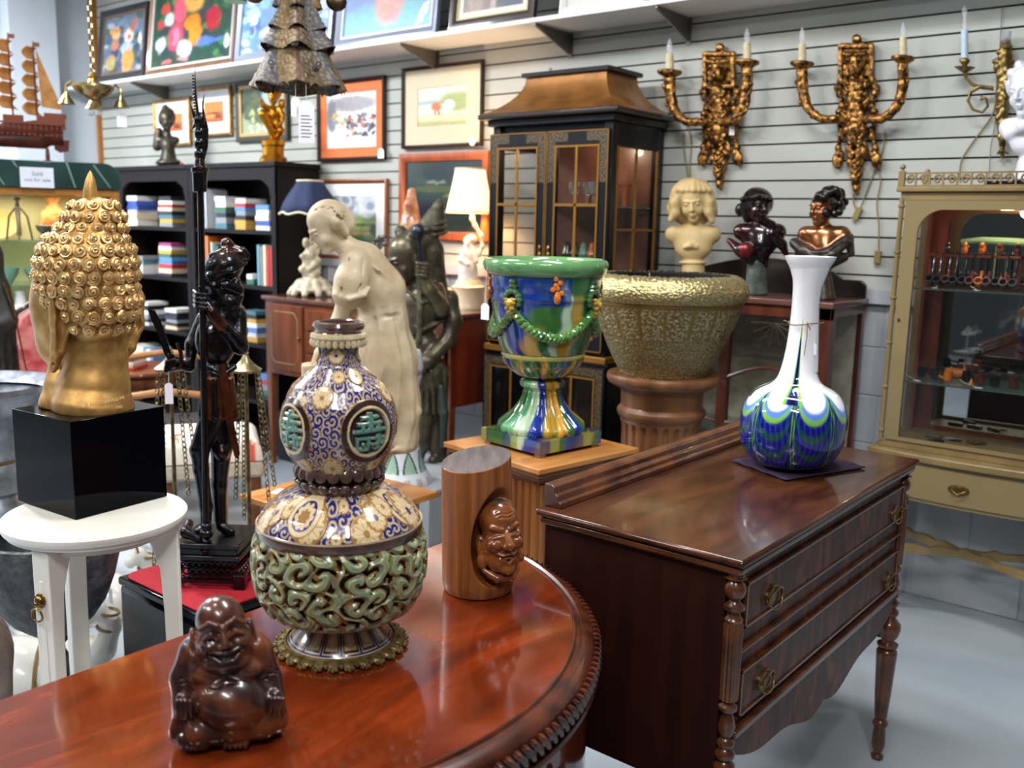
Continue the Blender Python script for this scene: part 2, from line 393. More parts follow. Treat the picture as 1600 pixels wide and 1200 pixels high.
m = MB(); m.box(XL,XL + .035,WALL - .03,WALL + .001,0,3.4); struct(m.build('trim_2',mat('corner_strip',srgb(150,96,40),.4)))
# ---- the long picture shelf under the ceiling, with its brackets
SV = WALL - .30; SZ = float(atv(500,77,SV)[2])
t = thing('wall_shelf','long white painted shelf of pictures high on the slatted wall','shelf',(-3.4,WALL,SZ))
m = MB(); m.box(XL + .02 + 3.4,5.2,-.30,-.002,-.022,0); m.build('shelf_board',M_white,t,bevel=.002)
M_bracket = mat('bracket_metal',srgb(120,118,112),.4,.6)
for px,py in ((893,48),(1078,30),(684,75),(262,125)):
    u = float(atv(px,py,WALL)[0]) + 3.4; m = MB()
    m.prism([(-.004,-.024),(-.29,-.024),(-.29,-.034),(-.03,-.12),(-.004,-.12)],u - .004,u + .004,plane='yz'); m.box(u - .012,u + .012,-.006,-.001,-.14,-.02)
    m.build('bracket',M_bracket,t)
# ---- wall hook above the black cabinet, plus a second one
for px,py in ((860,116),):
    p = atv(px,py,WALL); m = MB(); m.box(-.006,.006,-.006,0,-.03,.03); m.tube([(0,-.004,-.02),(0,-.03,-.025),(0,-.035,-.01)],.003,6)
    tag(m.build('wall_hook',M_bracket,loc=p),'small metal slatwall hook above the black cabinet','hook')
# ================================================================ pictures
rng = np.random.default_rng(4)
def vnoise(U,V,n,seed=0):
    r = np.random.default_rng(seed); g = r.random((n + 2,n + 2,3)); x = U * n; y = V * n; i = np.clip(x.astype(int),0,n); j = np.clip(y.astype(int),0,n); fx = (x - i)[...,None]; fy = (y - j)[...,None]
    fx = fx * fx * (3 - 2 * fx); fy = fy * fy * (3 - 2 * fy)
    return (g[j,i] * (1 - fx) + g[j,i + 1] * fx) * (1 - fy) + (g[j + 1,i] * (1 - fx) + g[j + 1,i + 1] * fx) * fy
def art(base,blobs=(),noise=.12,seed=1,bands=(),streak=0):
    """a painting: base colour, horizontal bands (v0, colour), soft brush blobs (u, v, ru, rv, colour, rot)"""
    def fn(U,V):
        C = np.zeros(U.shape + (3,)) + np.array(srgb(*base)); n1 = vnoise(U,V,6,seed); n2 = vnoise(U,V,22,seed + 1)
        for v0,c in bands:
            f = 1 / (1 + np.exp(-(v0 - V + .05 * (n1[...,0] - .5)) * 60)); C = C * (1 - f[...,None]) + np.array(srgb(*c)) * f[...,None]
        for b in blobs:
            u0,v0,ru,rv,c = b[:5]; a = b[5] if len(b) > 5 else 0; x = U - u0 + .03 * (n2[...,1] - .5); y = V - v0 + .03 * (n2[...,2] - .5)
            x,y = x * cos(a) + y * sin(a),-x * sin(a) + y * cos(a); d = (x / ru) ** 2 + (y / rv) ** 2
            f = 1 / (1 + np.exp((d - 1) * 7)); C = C * (1 - f[...,None]) + np.array(srgb(*c)) * f[...,None]
        return np.clip(C * (1 + noise * 2 * (n2 - .5)) + noise * .15 * (n1 - .5),0,1)
    return fn
M_art = mat('painted_picture',(.5,.5,.5),.35,attr='paint',coat=.3); M_matte = mat('picture_matte',(.5,.5,.5),.6,attr='paint')
def blobset(n,us,vs,rs,cols,seed):
    r = random.Random(seed); return [(r.uniform(*us),r.uniform(*vs),r.uniform(*rs),r.uniform(*rs),r.choice(cols),r.uniform(0,3)) for _ in range(n)]
def picture(label,loc,w_,h_,fw,frame_m,fn,mat_c=None,mw=0.,lean=0.,glass=False,inner=None,group=None,res=70,fd=.025):
    t = thing('framed_picture',label,'picture',loc,0,group)
    t.rotation_euler = (-lean,0,0)
    m = MB(); prof = [(0,0),(0,-fd),(fw * .35,-fd * 1.15),(fw,-fd * .7),(fw,0)]
    def ring(k): a,y = prof[k]; return [(-w_ / 2 + a,y,a),(w_ / 2 - a,y,a),(w_ / 2 - a,y,h_ - a),(-w_ / 2 + a,y,h_ - a)]
    vs = sum([ring(k) for k in range(5)],[]); fs = [(k * 4 + j,k * 4 + (j + 1) % 4,(k + 1) * 4 + (j + 1) % 4,(k + 1) * 4 + j) for k in range(4) for j in range(4)]
    m.add(vs,fs); m.box(-w_ / 2 + fw * .5,w_ / 2 - fw * .5,-fd * .3,-.001,fw * .5,h_ - fw * .5); m.build('frame',frame_m,t)
    a = fw
    if inner:
        c,iw = inner; m = MB()
        for x0,x1,z0,z1 in ((-w_ / 2 + a,w_ / 2 - a,a,a + iw),(-w_ / 2 + a,w_ / 2 - a,h_ - a - iw,h_ - a),(-w_ / 2 + a,-w_ / 2 + a + iw,a + iw,h_ - a - iw),(w_ / 2 - a - iw,w_ / 2 - a,a + iw,h_ - a - iw)): m.box(x0,x1,-fd * .72,-fd * .3,z0,z1)
        m.build('liner',mat('liner_%d_%d_%d' % c,srgb(*c),.5),t); a += iw
    if mat_c:
        m = MB(); b = a + mw
        for x0,x1,z0,z1 in ((-w_ / 2 + a,w_ / 2 - a,a,b),(-w_ / 2 + a,w_ / 2 - a,h_ - b,h_ - a),(-w_ / 2 + a,-w_ / 2 + b,b,h_ - b),(w_ / 2 - b,w_ / 2 - a,b,h_ - b)): m.box(x0,x1,-fd * .45,-fd * .3,z0,z1)
        m.build('mat_board',mat('mat_%d_%d_%d' % mat_c,srgb(*mat_c),.7),t); a = b
    nx = res; nz = max(8,int(res * (h_ - 2 * a) / (w_ - 2 * a)))
    s = sheet(w_ - 2 * a,h_ - 2 * a,nx,nz,fn,y=-fd * .33); s.M = I4; s.v = [(x,y,z + a) for x,y,z in s.v]; s.build('painting',M_art,t)
    return t
def hang(label,TL,TR,BL,**k):
    v = WALL - .004; a = atv(*TL,v); b = atv(*TR,v); c = atv(*BL,v); w_ = b[0] - a[0]; h_ = a[2] - c[2]
    return picture(label,(a[0] + w_ / 2,v,c[2]),w_,h_,**k)
def stand(label,BL,BR,TL,**k):
    v = SV + .05; a = atv(*BL,v); b = atv(*BR,v); h_ = atv(*TL,v)[2] - a[2]; w_ = b[0] - a[0]; h2 = k.pop('h',None) or h_
    return picture(label,(a[0] + w_ / 2,v,SZ + .001),w_,h2,lean=k.pop('lean',.12),**k)
F_gold = mat('gilt_frame',srgb(140,100,45),.4,.7,c2=srgb(190,150,80),scale=30); F_black = mat('black_frame',srgb(26,26,34),.3,coat=.5)
F_dark = wood('dark_frame',srgb(52,28,20),srgb(30,16,12)); F_brown = wood('brown_frame',srgb(150,88,40),srgb(110,60,26)); F_red = wood('red_frame',srgb(176,84,34),srgb(140,62,24))
F_tan = wood('tan_frame',srgb(140,100,72),srgb(110,76,52)); F_silver = mat('silver_frame',srgb(150,156,172),.35,.5); F_green = mat('green_frame',srgb(60,62,46),.5)
sunset = art((222,128,50),[(.45,.42,.4,.07,(90,40,20)),(.3,.3,.3,.1,(240,150,50)),(.7,.25,.2,.06,(60,30,20))],bands=((.45,(200,90,30)),))
hang('small gilt-framed sunset print behind the dark bust',(243,158),(299,150),(250,230),fw=.02,frame_m=F_gold,fn=sunset,mat_c=(225,225,232),mw=.085,res=30)
hang('small gilt-framed orange sunset print right of the dark bust',(308,140),(363,130),(311,215),fw=.02,frame_m=F_gold,fn=sunset,mat_c=(228,228,234),mw=.075,res=30)
hang('wood-framed garden painting behind the gold cherub',(371,128),(452,118),(374,223),fw=.035,frame_m=F_green,inner=((196,160,110),.02),res=60,
     fn=art((150,165,130),blobset(26,(0,.5),(.3,1),(.05,.16),[(60,74,40),(80,92,56),(50,60,44)],3) + blobset(40,(.2,1),(0,.5),(.02,.07),[(210,214,170),(170,186,120),(228,228,200)],4) + [(.8,.8,.3,.2,(150,178,186))]))
hang('street scene watercolour in a bright orange mat and dark frame',(499,130),(604,112),(503,253),fw=.022,frame_m=F_dark,mat_c=(222,116,62),mw=.055,inner=None,res=90,
     fn=art((222,222,224),[(.5,.8,.5,.14,(150,146,150)),(.1,.6,.1,.3,(110,112,120))] + blobset(50,(.4,.95),(.2,.6),(.015,.06),[(60,64,80),(40,44,60),(120,122,136),(190,90,50),(90,96,112)],7) + blobset(16,(.1,.5),(.4,.62),(.02,.05),[(190,180,120),(200,130,60),(120,130,150)],8)))
hang('brown cow watercolour in a wide cream mat and thin dark frame',(632,108),(758,95),(638,233),fw=.018,frame_m=F_dark,mat_c=(206,196,168),mw=.1,res=70,
     fn=art((206,208,190),[(.2,.62,.5,.05,(150,180,176)),(.8,.6,.35,.25,(150,164,96)),(.38,.5,.1,.12,(196,104,56)),(.36,.36,.02,.1,(196,104,56)),(.44,.36,.02,.1,(186,96,52)),(.64,.52,.12,.13,(226,226,214)),(.6,.4,.02,.09,(220,220,206)),(.7,.4,.02,.09,(220,220,206))],bands=((.3,(210,206,160)),(.12,(170,170,110)))))
hang('green meadow landscape with cloudy sky in a wide white mat',(497,281),(608,277),(500,403),fw=.025,frame_m=F_brown,mat_c=(232,236,234),mw=.075,res=80,
     fn=art((150,165,180),blobset(16,(0,1),(.68,1),(.05,.2),[(206,208,210),(180,188,196),(130,146,164)],9) + [(.5,.4,.6,.03,(84,104,60)),(.5,.22,.6,.03,(186,150,110)),(.95,.3,.1,.12,(60,74,46))],bands=((.58,(120,140,84)),(.46,(150,168,96)),(.28,(96,134,70)),(.15,(66,96,56)))))
hang('dark night landscape painting in a red-brown frame behind the lit lamp',(628,241),(767,236),(631,372),fw=.045,frame_m=F_red,res=70,
     fn=art((34,52,52),[(.55,.6,.5,.05,(70,84,52)),(.75,.5,.22,.05,(150,140,70)),(.4,.7,.14,.02,(110,126,110)),(.5,.2,.6,.15,(18,28,28))],bands=((.42,(26,36,30)),)))
clown = art((92,112,130),blobset(50,(0,1),(0,1),(.04,.12),[(60,84,70),(110,130,150),(70,90,110),(160,170,180),(50,66,84)],11) + [(.3,.68,.1,.09,(220,170,130)),(.27,.75,.14,.05,(214,140,50)),(.28,.5,.1,.1,(190,120,90)),(.62,.62,.12,.12,(228,200,190)),(.64,.6,.04,.04,(200,60,50)),(.74,.8,.05,.12,(190,90,60),-.5),(.58,.42,.16,.1,(170,190,220)),(.62,.2,.16,.2,(214,150,70)),(.45,.2,.03,.2,(60,70,140)),(.2,.2,.12,.14,(180,160,90)),(.9,.55,.04,.1,(236,238,232))],noise=.25)
stand('black-framed painting of two clowns at the left end of the shelf',(155,131),(229,119),(165,13),fw=.045,frame_m=F_black,inner=((120,90,60),.01),fn=clown,res=90)
flowers = art((34,66,52),blobset(40,(0,1),(0,1),(.02,.06),[(50,110,50),(70,130,60),(30,80,50)],12) + [(.3,.3,.1,.15,(206,70,96)),(.34,.58,.09,.15,(214,84,110)),(.3,.3,.05,.09,(226,130,150)),(.52,.66,.13,.13,(240,170,80)),(.52,.69,.05,.05,(230,130,50)),(.5,.42,.1,.08,(240,130,30)),(.55,.3,.08,.12,(244,140,30)),(.76,.42,.09,.12,(180,30,50)),(.72,.74,.06,.09,(220,70,90)),(.14,.62,.06,.06,(200,70,60)),(.1,.46,.06,.05,(190,60,60)),(.2,.5,.06,.07,(200,220,210)),(.1,.24,.06,.08,(210,224,220)),(.42,.16,.09,.09,(230,236,230)),(.68,.2,.1,.05,(90,120,200)),(.84,.2,.08,.02,(90,110,190)),(.4,.05,.07,.02,(240,150,150)),(.2,.04,.06,.02,(236,120,110)),(.94,.16,.03,.07,(236,240,232))],noise=.18)
stand('large painting of bright flowers on dark green in a tan wood frame',(232,118),(368,97),(245,-50),fw=.035,frame_m=F_tan,inner=((200,200,196),.014),fn=flowers,res=130,h=.72)
sea = art((120,160,200),blobset(90,(0,1),(0,.8),(.02,.08),[(220,232,240),(150,190,220),(70,120,180),(190,214,232),(110,150,190)],13) + blobset(20,(.3,.9),(.6,1),(.03,.1),[(214,206,170),(60,110,150),(90,130,150)],14),noise=.2)
stand('blue and white sea painting in a brushed grey frame behind the hanging metal figure',(370,97),(520,76),(378,-60),fw=.04,frame_m=F_silver,fn=sea,res=100,h=.62)
pot = art((128,152,196),[(.5,.1,.6,.25,(120,186,196)),(.78,.8,.4,.4,(186,190,196)),(.52,.38,.17,.3,(206,160,150)),(.52,.42,.19,.05,(216,176,164)),(.48,.6,.2,.12,(90,140,110)),(.36,.7,.12,.1,(236,240,240)),(.5,.74,.1,.08,(226,236,232)),(.7,.66,.1,.12,(96,150,120)),(.52,.22,.1,.1,(196,150,140)),(.9,.15,.035,.14,(236,236,230),-.4)],noise=.1)
stand('painting of white flowers in a pink pot in a pale silver frame',(527,74),(685,50),(535,-70),fw=.04,frame_m=F_silver,inner=((222,228,236),.012),fn=pot,res=100,h=.56)
stand('dark-framed grey print with gold line and white mat on the shelf',(705,43),(838,23),(708,-60),fw=.045,frame_m=F_dark,inner=((206,190,120),.006),mat_c=(228,224,214),mw=.03,fn=art((150,140,138),[(.2,.5,.15,.7,(176,160,146)),(.8,.4,.35,.5,(104,108,120)),(.5,.3,.06,.5,(190,180,170))]),res=60,h=.5)
stand('white framed picture at the right end of the shelf',(878,17),(1010,1),(880,-60),fw=.03,frame_m=mat('white_frame',srgb(226,226,222),.4),mat_c=(214,214,206),mw=.05,fn=art((200,196,186),[(.5,.4,.3,.2,(160,150,130))]),res=40,h=.5)
# small white tags stuck to / hanging from pictures
M_tag = mat('tag_paper',srgb(236,234,240),.7); M_ink = mat('tag_ink',srgb(120,120,135),.8); M_string = mat('cotton_string',srgb(214,204,186),.9)
def flat_tag(px,py,v,w_,h_,label,string=None,rz=0.,lines=0,kind='price_tag',rnd=False,P=None):
    p = atv(px,py,v) if P is None else P; t = thing(kind,label,'tag',p,rz); m = MB()
    if rnd: m.prism([(w_ / 2 * cos(a * PI / 8),-h_ / 2 + h_ / 2 * sin(a * PI / 8)) for a in range(16)],-.0006,.0006)
    else:
        c = w_ * .28; P = [(-w_ / 2,-h_),(w_ / 2,-h_),(w_ / 2,-c),(w_ / 2 - c,0),(-w_ / 2 + c,0),(-w_ / 2,-c)]; m.prism(P,-.0006,.0006)
    m.build('tag_card',M_tag,t)
    if lines:
        m = MB()
        for i in range(lines):
            z = -h_ * (.35 + .5 * i / max(1,lines - 1)); m.box(-w_ * .34,w_ * (.34 if i % 2 else .2),-.0012,-.0007,z - h_ * .012,z + h_ * .012)
        m.build('writing',M_ink,t)
    if string: m = MB(); m.tube([(0,0,-.004),(string[0] * .4,.001,string[1] * .6),(string[0],.002,string[1])],.0008,5); m.build('string',M_string,t)
    return t
flat_tag(738,213,WALL - .045,.045,.05,'round white tag hanging on the cow watercolour',string=(0,.012),rnd=True)
flat_tag(595,232,WALL - .04,.05,.055,'square white tag on the corner of the orange-matted picture')
# ================================================================ the two mahogany pieces in front
M_mahog = mat('mahogany_polished',srgb(76,26,10),.11,c2=srgb(130,50,18),scale=7,stretch=(1,.25,1),detail=8,coat=.5,wave=2.5,contrast=(.3,.75),c3=srgb(102,37,11))
M_mahog_d = mat('mahogany_carved',srgb(50,21,12),.3,c2=srgb(88,40,20),scale=20,detail=5,coat=.35)
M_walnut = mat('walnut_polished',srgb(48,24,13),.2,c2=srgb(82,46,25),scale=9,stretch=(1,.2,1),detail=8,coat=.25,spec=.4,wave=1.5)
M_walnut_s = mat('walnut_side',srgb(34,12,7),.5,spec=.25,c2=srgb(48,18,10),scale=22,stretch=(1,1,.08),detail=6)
M_walnut_f = mat('walnut_flame',srgb(48,21,9),.42,c2=srgb(108,58,26),scale=9,stretch=(1,1,.35),detail=7,coat=.08,spec=.25,wave=3,c3=srgb(72,34,15))
M_walnut_p = mat('walnut_turned',srgb(62,32,16),.25,c2=srgb(98,56,28),scale=14,coat=.5)
M_brass = mat('aged_brass',srgb(150,120,64),.3,.9,c2=srgb(96,74,38),scale=60)
CX,CY,CR,CZ = -1.39,.95,.655,.76
t = thing('console_table','half-round polished mahogany table with gadrooned edge in the foreground','table',(CX,CY,0))
A0,A1 = -PI / 2,PI / 2
def half(prof,name,m_,n=72,bevel=0):
    m = MB(); m.lathe(prof,n,a0=A0,a1=A1,caps=False); k = n + 1
    m.f.append(tuple(i * k for i in range(len(prof)))); m.f.append(tuple(i * k + n for i in range(len(prof))));m.m += [0,0]
    return m.build(name,m_,t,bevel=bevel,sharp=40)
half([(0,.70),(.60,.70),(.60,CZ),(.0,CZ)],'tabletop',M_mahog)
half([(.60,CZ - .02),(.60,CZ + .0015),(.604,CZ + .002),(.607,CZ - .003),(.612,CZ - .004),(.616,CZ),(.622,CZ - .001),(.634,CZ - .008),(.638,CZ - .014),(.638,CZ - .05),(.60,CZ - .05)],'top_moulding',M_mahog_d)
m = MB(); nb = 104
for i in range(nb):
    a = A0 + (i + .5) / nb * PI; M0 = Rot(a,4,'Z') @ Tr((.642,0,CZ - .031)) @ Rot(rad(38),4,'X'); m.M = M0
    m.ell((0,0,0),(.012,.0085,.021),8)
    m.ell((.004,.0095,.002),(.006,.003,.016),6)
m.M = I4; m.build('gadroon_edge',M_mahog_d,t)
half([(.58,CZ - .056),(.646,CZ - .056),(.648,CZ - .062),(.635,CZ - .068),(.58,CZ - .07)],'lower_moulding',M_mahog_d)
half([(0,.10),(.630,.10),(.630,CZ - .066),(0,CZ - .066)],'body',M_mahog)
half([(.625,.10),(.645,.105),(.647,.14),(.638,.16),(.625,.165)],'base_moulding',M_mahog_d)
for a in (-60,-20,4,60):
    m = MB(); m.M = Rot(rad(a),4,'Z')
    m.tube([(.632,0,.66),(.636,.0,.5),(.634,0,.3),(.636,0,.18)],[.03,.022,.018,.024],10)
    for k in range(7):
        z = .63 - k * .03; m.ell((.655 - k * .001,0,z),(.012,.022 - k * .002,.02),8)
        for q in (-1,1): m.tube([(.648,q * .006,z),(.66,q * .02,z - .012),(.652,q * .034,z - .004),(.644,q * .036,z + .012)],[.006,.005,.004,.002],6)
    m.M = I4; m.build('carved_pilaster',M_mahog_d,t)
def carving(a0,a1,z0,z1,r=.633):
    """carved ribbon with leaves running over the curved front"""
    m = MB(); pts = []
    for k in range(25):
        f = k / 24; a = rad(lerp(a0,a1,f)); rr = r + .004; pts.append((rr * cos(a),rr * sin(a),lerp(z0,z1,f) + .018 * sin(f * 9)))
    m.tube(pts,[.0035 + .004 * abs(sin(k * .9)) for k in range(25)],8)
    for k in range(2,24,2):
        p = Vector(pts[k]); m.ell(p + Vector((.002,0,.012 if k % 4 else -.012)),(.006,.011,.007),8)
    return m.build('carved_ribbon',M_mahog_d,t)
carving(-2,-17,.645,.40); carving(-8,-14,.60,.52); carving(10,28,.645,.40); carving(-24,-42,.645,.40)
for a in (-80,-25,25,80):
    m = MB(); m.M = Rot(rad(a),4,'Z') @ Tr((.56,0,0)); m.lathe([(.02,0),(.036,.01),(.04,.04),(.026,.07),(.034,.10),(.034,.11)],16); m.M = I4; m.build('foot',M_mahog_d,t)
# ---------------- dresser
DX0,DX1,DY0,DY1,DZ = -1.185,-.70,1.545,2.61,.87
t = thing('dresser','dark walnut two-drawer dresser with reeded turned posts and oval brass pulls','dresser',((DX0 + DX1) / 2,(DY0 + DY1) / 2,0))
ox,oy = t.location.x,t.location.y
def bx(m,x0,x1,y0,y1,z0,z1): m.box(x0 - ox,x1 - ox,y0 - oy,y1 - oy,z0,z1)
m = MB(); bx(m,DX0,DX1,DY0,DY1,DZ - .016,DZ); m.build('top',M_walnut,t,bevel=.007)
m = MB(); bx(m,DX0 + .008,DX1 - .008,DY0 + .008,DY1 - .008,DZ - .034,DZ - .0165); m.build('top_moulding',M_walnut_p,t,bevel=.006)
m = MB()
P = [(0,0),(.045,0),(.045,.012),(.038,.016),(.036,.026),(.028,.032),(.026,.044),(.016,.05),(0,.05)]
m.prism([(a + DX0 - ox + .004,b + DZ) for a,b in P],DY0 + .03 - oy,DY1 - .02 - oy,plane='xz'); m.build('back_rail',M_walnut_p,t,bevel=.002)
bod = [DZ - .034,.385]
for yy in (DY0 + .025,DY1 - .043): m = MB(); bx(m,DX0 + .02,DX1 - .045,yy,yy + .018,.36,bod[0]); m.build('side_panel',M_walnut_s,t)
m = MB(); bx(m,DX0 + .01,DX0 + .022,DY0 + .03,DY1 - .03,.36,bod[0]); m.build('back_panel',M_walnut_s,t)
zc = lambda px,py: float(atu(px,py,DX1 - .02)[2])
d1 = (zc(1180,903),zc(1180,970)); d2 = (zc(1180,1032),zc(1180,1098))
m = MB(); bx(m,DX0 + .02,DX1 - .028,DY0 + .043,DY1 - .043,d2[1] - .045,bod[0]); m.build('carcase',M_walnut_f,t)
for (z1,z0),ys in zip((d1,d2),((930,802),(1061,906))):
    m = MB(); bx(m,DX1 - .03,DX1 - .02,DY0 + .062,DY1 - .062,z0,z1); dr = m.build('drawer',M_walnut_f,t,bevel=.002)
    m = MB()
    for a in ((DY0 + .062,DY1 - .062,z1 - .006,z1),(DY0 + .062,DY1 - .062,z0,z0 + .006),(DY0 + .062,DY0 + .068,z0,z1),(DY1 - .068,DY1 - .062,z0,z1)): bx(m,DX1 - .022,DX1 - .0165,a[0],a[1],a[2],a[3])
    m.build('cock_bead',M_walnut_p,dr,bevel=.001)
    for px,py in zip((1206 if ys[0] == 930 else 1193,1398 if ys[0] == 930 else 1387),ys):
        p = atu(px,py,DX1 - .02); c = (p[0] - ox,p[1] - oy,p[2]); m = MB(); m.M = Tr(c) @ Rot(PI / 2,4,'Y')
        m.lathe([(.030,0),(.030,.003),(.026,.0045),(.024,.003),(.018,.0035),(.006,.006)],28,sx=.72,sy=1.0)
        m.M = Tr(c)
        m.tube([(.008 + .006 * abs(sin(a)),.030 * cos(a),.022 * sin(a) - .002) for a in [k * 2 * PI / 28 for k in range(28)]],.0024,6,closed=True)
        for q in (-1,1): m.ell((.009,q * .029,.002),.0045,8)
        m.M = I4; m.build('brass_pull',M_brass,dr)
za = d2[1] - .03
m = MB(); P = [(DY0 + .04,za)]; n = 60
for k in range(n + 1):
    f = k / n; y = lerp(DY0 + .04,DY1 - .04,f); g = abs(f - .5) * 2
    if g < .12: z = .055 + .012 * (g / .12)
    elif g < .45: z = .062 + .045 * sin((g - .12) / .33 * PI)** .8 * .5 + .018 * (g - .12) / .33
    elif g < .5: z = .06
    else: z = .1 - .045 * ((g - .5) / .5) ** .7 - .03 * sin((g - .5) / .5 * PI)
    z = {0: z}[0]; P.append((y,za - [.03 + .09 * (cos(g * PI * .5)) ** .6 + .02 * sin(g * 3 * PI) * (1 - g)][0]))
P.append((DY1 - .04,za)); m.prism([(a - oy,b) for a,b in P],DX1 - .034 - ox,DX1 - .02 - ox,plane='yz'); m.build('scalloped_apron',M_walnut_f,t)
m = MB(); bx(m,DX1 - .03,DX1 - .012,DY0 + .04,DY1 - .04,za - .006,za + .01); bx(m,DX1 - .03,DX1 - .016,DY0 + .05,DY1 - .05,(d1[1] + d2[0]) / 2 - .004,(d1[1] + d2[0]) / 2 + .004); m.build('front_moulding',M_walnut_p,t,bevel=.003)
pf = PF(1425,760,P=(DX1 - .03,DY1 - .035,0))
Z = lambda ry: pf.z(680 + ry / 2.308)
raw = [(19,128),(20,146),(26,150),(14,156),(22,168),(25,180),(22,196),(12,208),(14,214),(24,222),(24,232),(15,240),(16,250),(22,258),(20,266)]
raw2 = [(19,470),(14,478),(24,486),(24,496),(13,506),(17,520),(22,540),(19,560),(12,572),(22,582),(22,592),(16,600),(25,610),(25,622),(15,632),(27,644),(27,658),(18,668),(28,680),(38,692),(40,712),(33,736),(22,752),(22,758),(36,766),(36,774),(24,782),(34,790),(36,800),(33,860),(28,950),(22,1036),(16,1044),(26,1052),(28,1062),(20,1076),(22,1100),(24,1140),(18,1160),(13,1172),(22,1180),(20,1192),(8,1199)]
u = pf.s / 2.308
def post(x,y,name='post',upto=99):
    m = MB(); pr = [(a * u * 1.08,Z(b)) for a,b in raw]; m.lathe(pr[::-1],24,c=(x - ox,y - oy,0)); f = lambda a,z: 1 + .07 * cos(14 * a)
    m.lathe([(20 * u * 1.1,Z(470)),(20.5 * u * 1.1,Z(462)),(20.5 * u * 1.15,Z(274)),(19 * u * 1.1,Z(266))],84,c=(x - ox,y - oy,0),flute=f)
    o = m.build(name,M_walnut_p,t,sharp=50)
    m = MB(); pr = [(a * u,max(Z(b),.0)) for a,b in raw2]; pr[-1] = (pr[-1][0],0.0); m.lathe(pr[::-1],24,c=(x - ox,y - oy,0)); m.build('leg',M_walnut_p,t,sharp=50)
post(DX1 - .03,DY1 - .035); post(DX1 - .03,DY0 + .035)
for y in (DY0 + .035,DY1 - .035):
    m = MB(); m.box(DX0 + .015 - ox,DX0 + .055 - ox,y - .02 - oy,y + .02 - oy,.36,.4); m.lathe([(.011,0),(.02,.36)],12,c=(DX0 + .035 - ox,y - oy,0)); m.build('leg',M_walnut_s,t)
# ---------------- purple felt and the glass vase
pf = PF(1232,727,DZ + .009)
m = MB(); cs = [atz(*p,DZ) for p in ((1143,722),(1228,753),(1352,733),(1262,706))]; c0 = sum(cs) / 4
n = 10; rows = []
for i in range(n + 1):
    rows.append([tuple(lerp(lerp(cs[0],cs[1],i / n),lerp(cs[3],cs[2],i / n),j / n)[:2] - c0[:2]) + (.0035 + .0012 * sin(i * 1.9) * cos(j * 1.3) * (1 if j > 7 or j < 2 else .2),) for j in range(n + 1)])
m.grid(rows); o = m.build('felt_pad',mat('purple_felt',srgb(52,34,62),.95,c2=srgb(40,26,50),scale=120,bump=.3,sheen=.3),loc=(c0[0],c0[1],DZ),solid=.003)
tag(o,'dark purple felt cloth under the blue and green glass vase','cloth')
k = 3.333; vp = [(127,22),(128,28),(122,40),(96,85),(80,120),(71,180),(68,260),(68,340),(70,420),(75,500),(84,570),(96,630),(112,668),(140,690),(182,708),(215,730),(244,770),(262,815),(270,860),(272,910),(266,970),(250,1020),(222,1065),(180,1095),(130,1110),(90,1112)]
def smooth_prof(pts,n=120):
    P = np.array(pts,float); d = np.r_[0,np.cumsum(np.hypot(*np.diff(P,axis=0).T))]; q = np.linspace(0,d[-1],n); out = np.stack([np.interp(q,d,P[:,i]) for i in range(2)],1)
    for _ in range(3): out[1:-1] = out[1:-1] * .5 + (out[:-2] + out[2:]) * .25
    return out
def painted_lathe(prof,n,fn,name,m_,parent,a_off=0.,solid=0.,disp=None,hole=None,loc=None,sx=1,sy=1,cap=None,skew=0.):
    """lathe whose vertices are coloured by fn(angle from the front in radians, height, radius)"""
    P = np.array(prof,float); K = len(P); A = np.linspace(-PI,PI,n,endpoint=False); Am,Zm = np.meshgrid(A,P[:,1]); Rm = np.repeat(P[:,:1],n,1)
    Cc = fn(Am,Zm,Rm); Dm = disp(Am,Zm,Rm) if disp else 0
    # local outward normal in the (r, z) plane
    T = np.gradient(P,axis=0); Nn = np.stack([-T[:,1],T[:,0]],1); Nn /= np.linalg.norm(Nn,axis=1)[:,None] + 1e-9
    if (Nn[:,0] * P[:,0]).sum() < 0: Nn = -Nn
    R2 = Rm + Dm * Nn[:,:1]; Z2 = Zm + Dm * Nn[:,1:]
    X = R2 * np.sin(Am) * sx + skew * Z2; Y = -R2 * np.cos(Am) * sy
    mb = MB(); mb.v = list(zip(X.ravel(),Y.ravel(),Z2.ravel())); Hm = hole(Am,Zm,Rm) if hole else None
    I,J = np.meshgrid(np.arange(K - 1),np.arange(n),indexing='ij'); J2 = (J + 1) % n
    Q = np.stack([I * n + J,I * n + J2,(I + 1) * n + J2,(I + 1) * n + J],-1).reshape(-1,4)
    if hole is not None:
        hf = Hm.ravel()[Q]; Q = Q[hf.sum(1) < 3]
    mb.f = [tuple(q) for q in Q.tolist()]; mb.m = [0] * len(mb.f); mb.c = np.concatenate([Cc.reshape(-1,3),np.ones((K * n,1))],1)
    if cap == 'bottom': mb.f.append(tuple(range((K - 1) * n,K * n))); mb.m.append(0)
    return mb.build(name,m_,parent,sharp=180,solid=solid,loc=loc)
def mixc(C,f,c): return C * (1 - f[...,None]) + np.array(c) * f[...,None]
def sm(x,a,b): t_ = np.clip((x - a) / (b - a),0,1); return t_ * t_ * (3 - 2 * t_)
t = pf.root('glass_vase','tall white-necked glass vase with blue and green pulled swags on purple felt','vase')
pr = smooth_prof([(a / k * pf.s,pf.z(400 + b / k)) for a,b in vp],130); pr[:,1] -= pr[:,1].min()
zt,zb_ = pr[:,1].max(),0.; zsh = pf.z(400 + 700 / k)
WHT,DB,GR,LB,BK,LG = srgb(236,236,240),srgb(12,18,124),srgb(14,72,46),srgb(90,130,216),srgb(8,12,40),srgb(120,180,36)
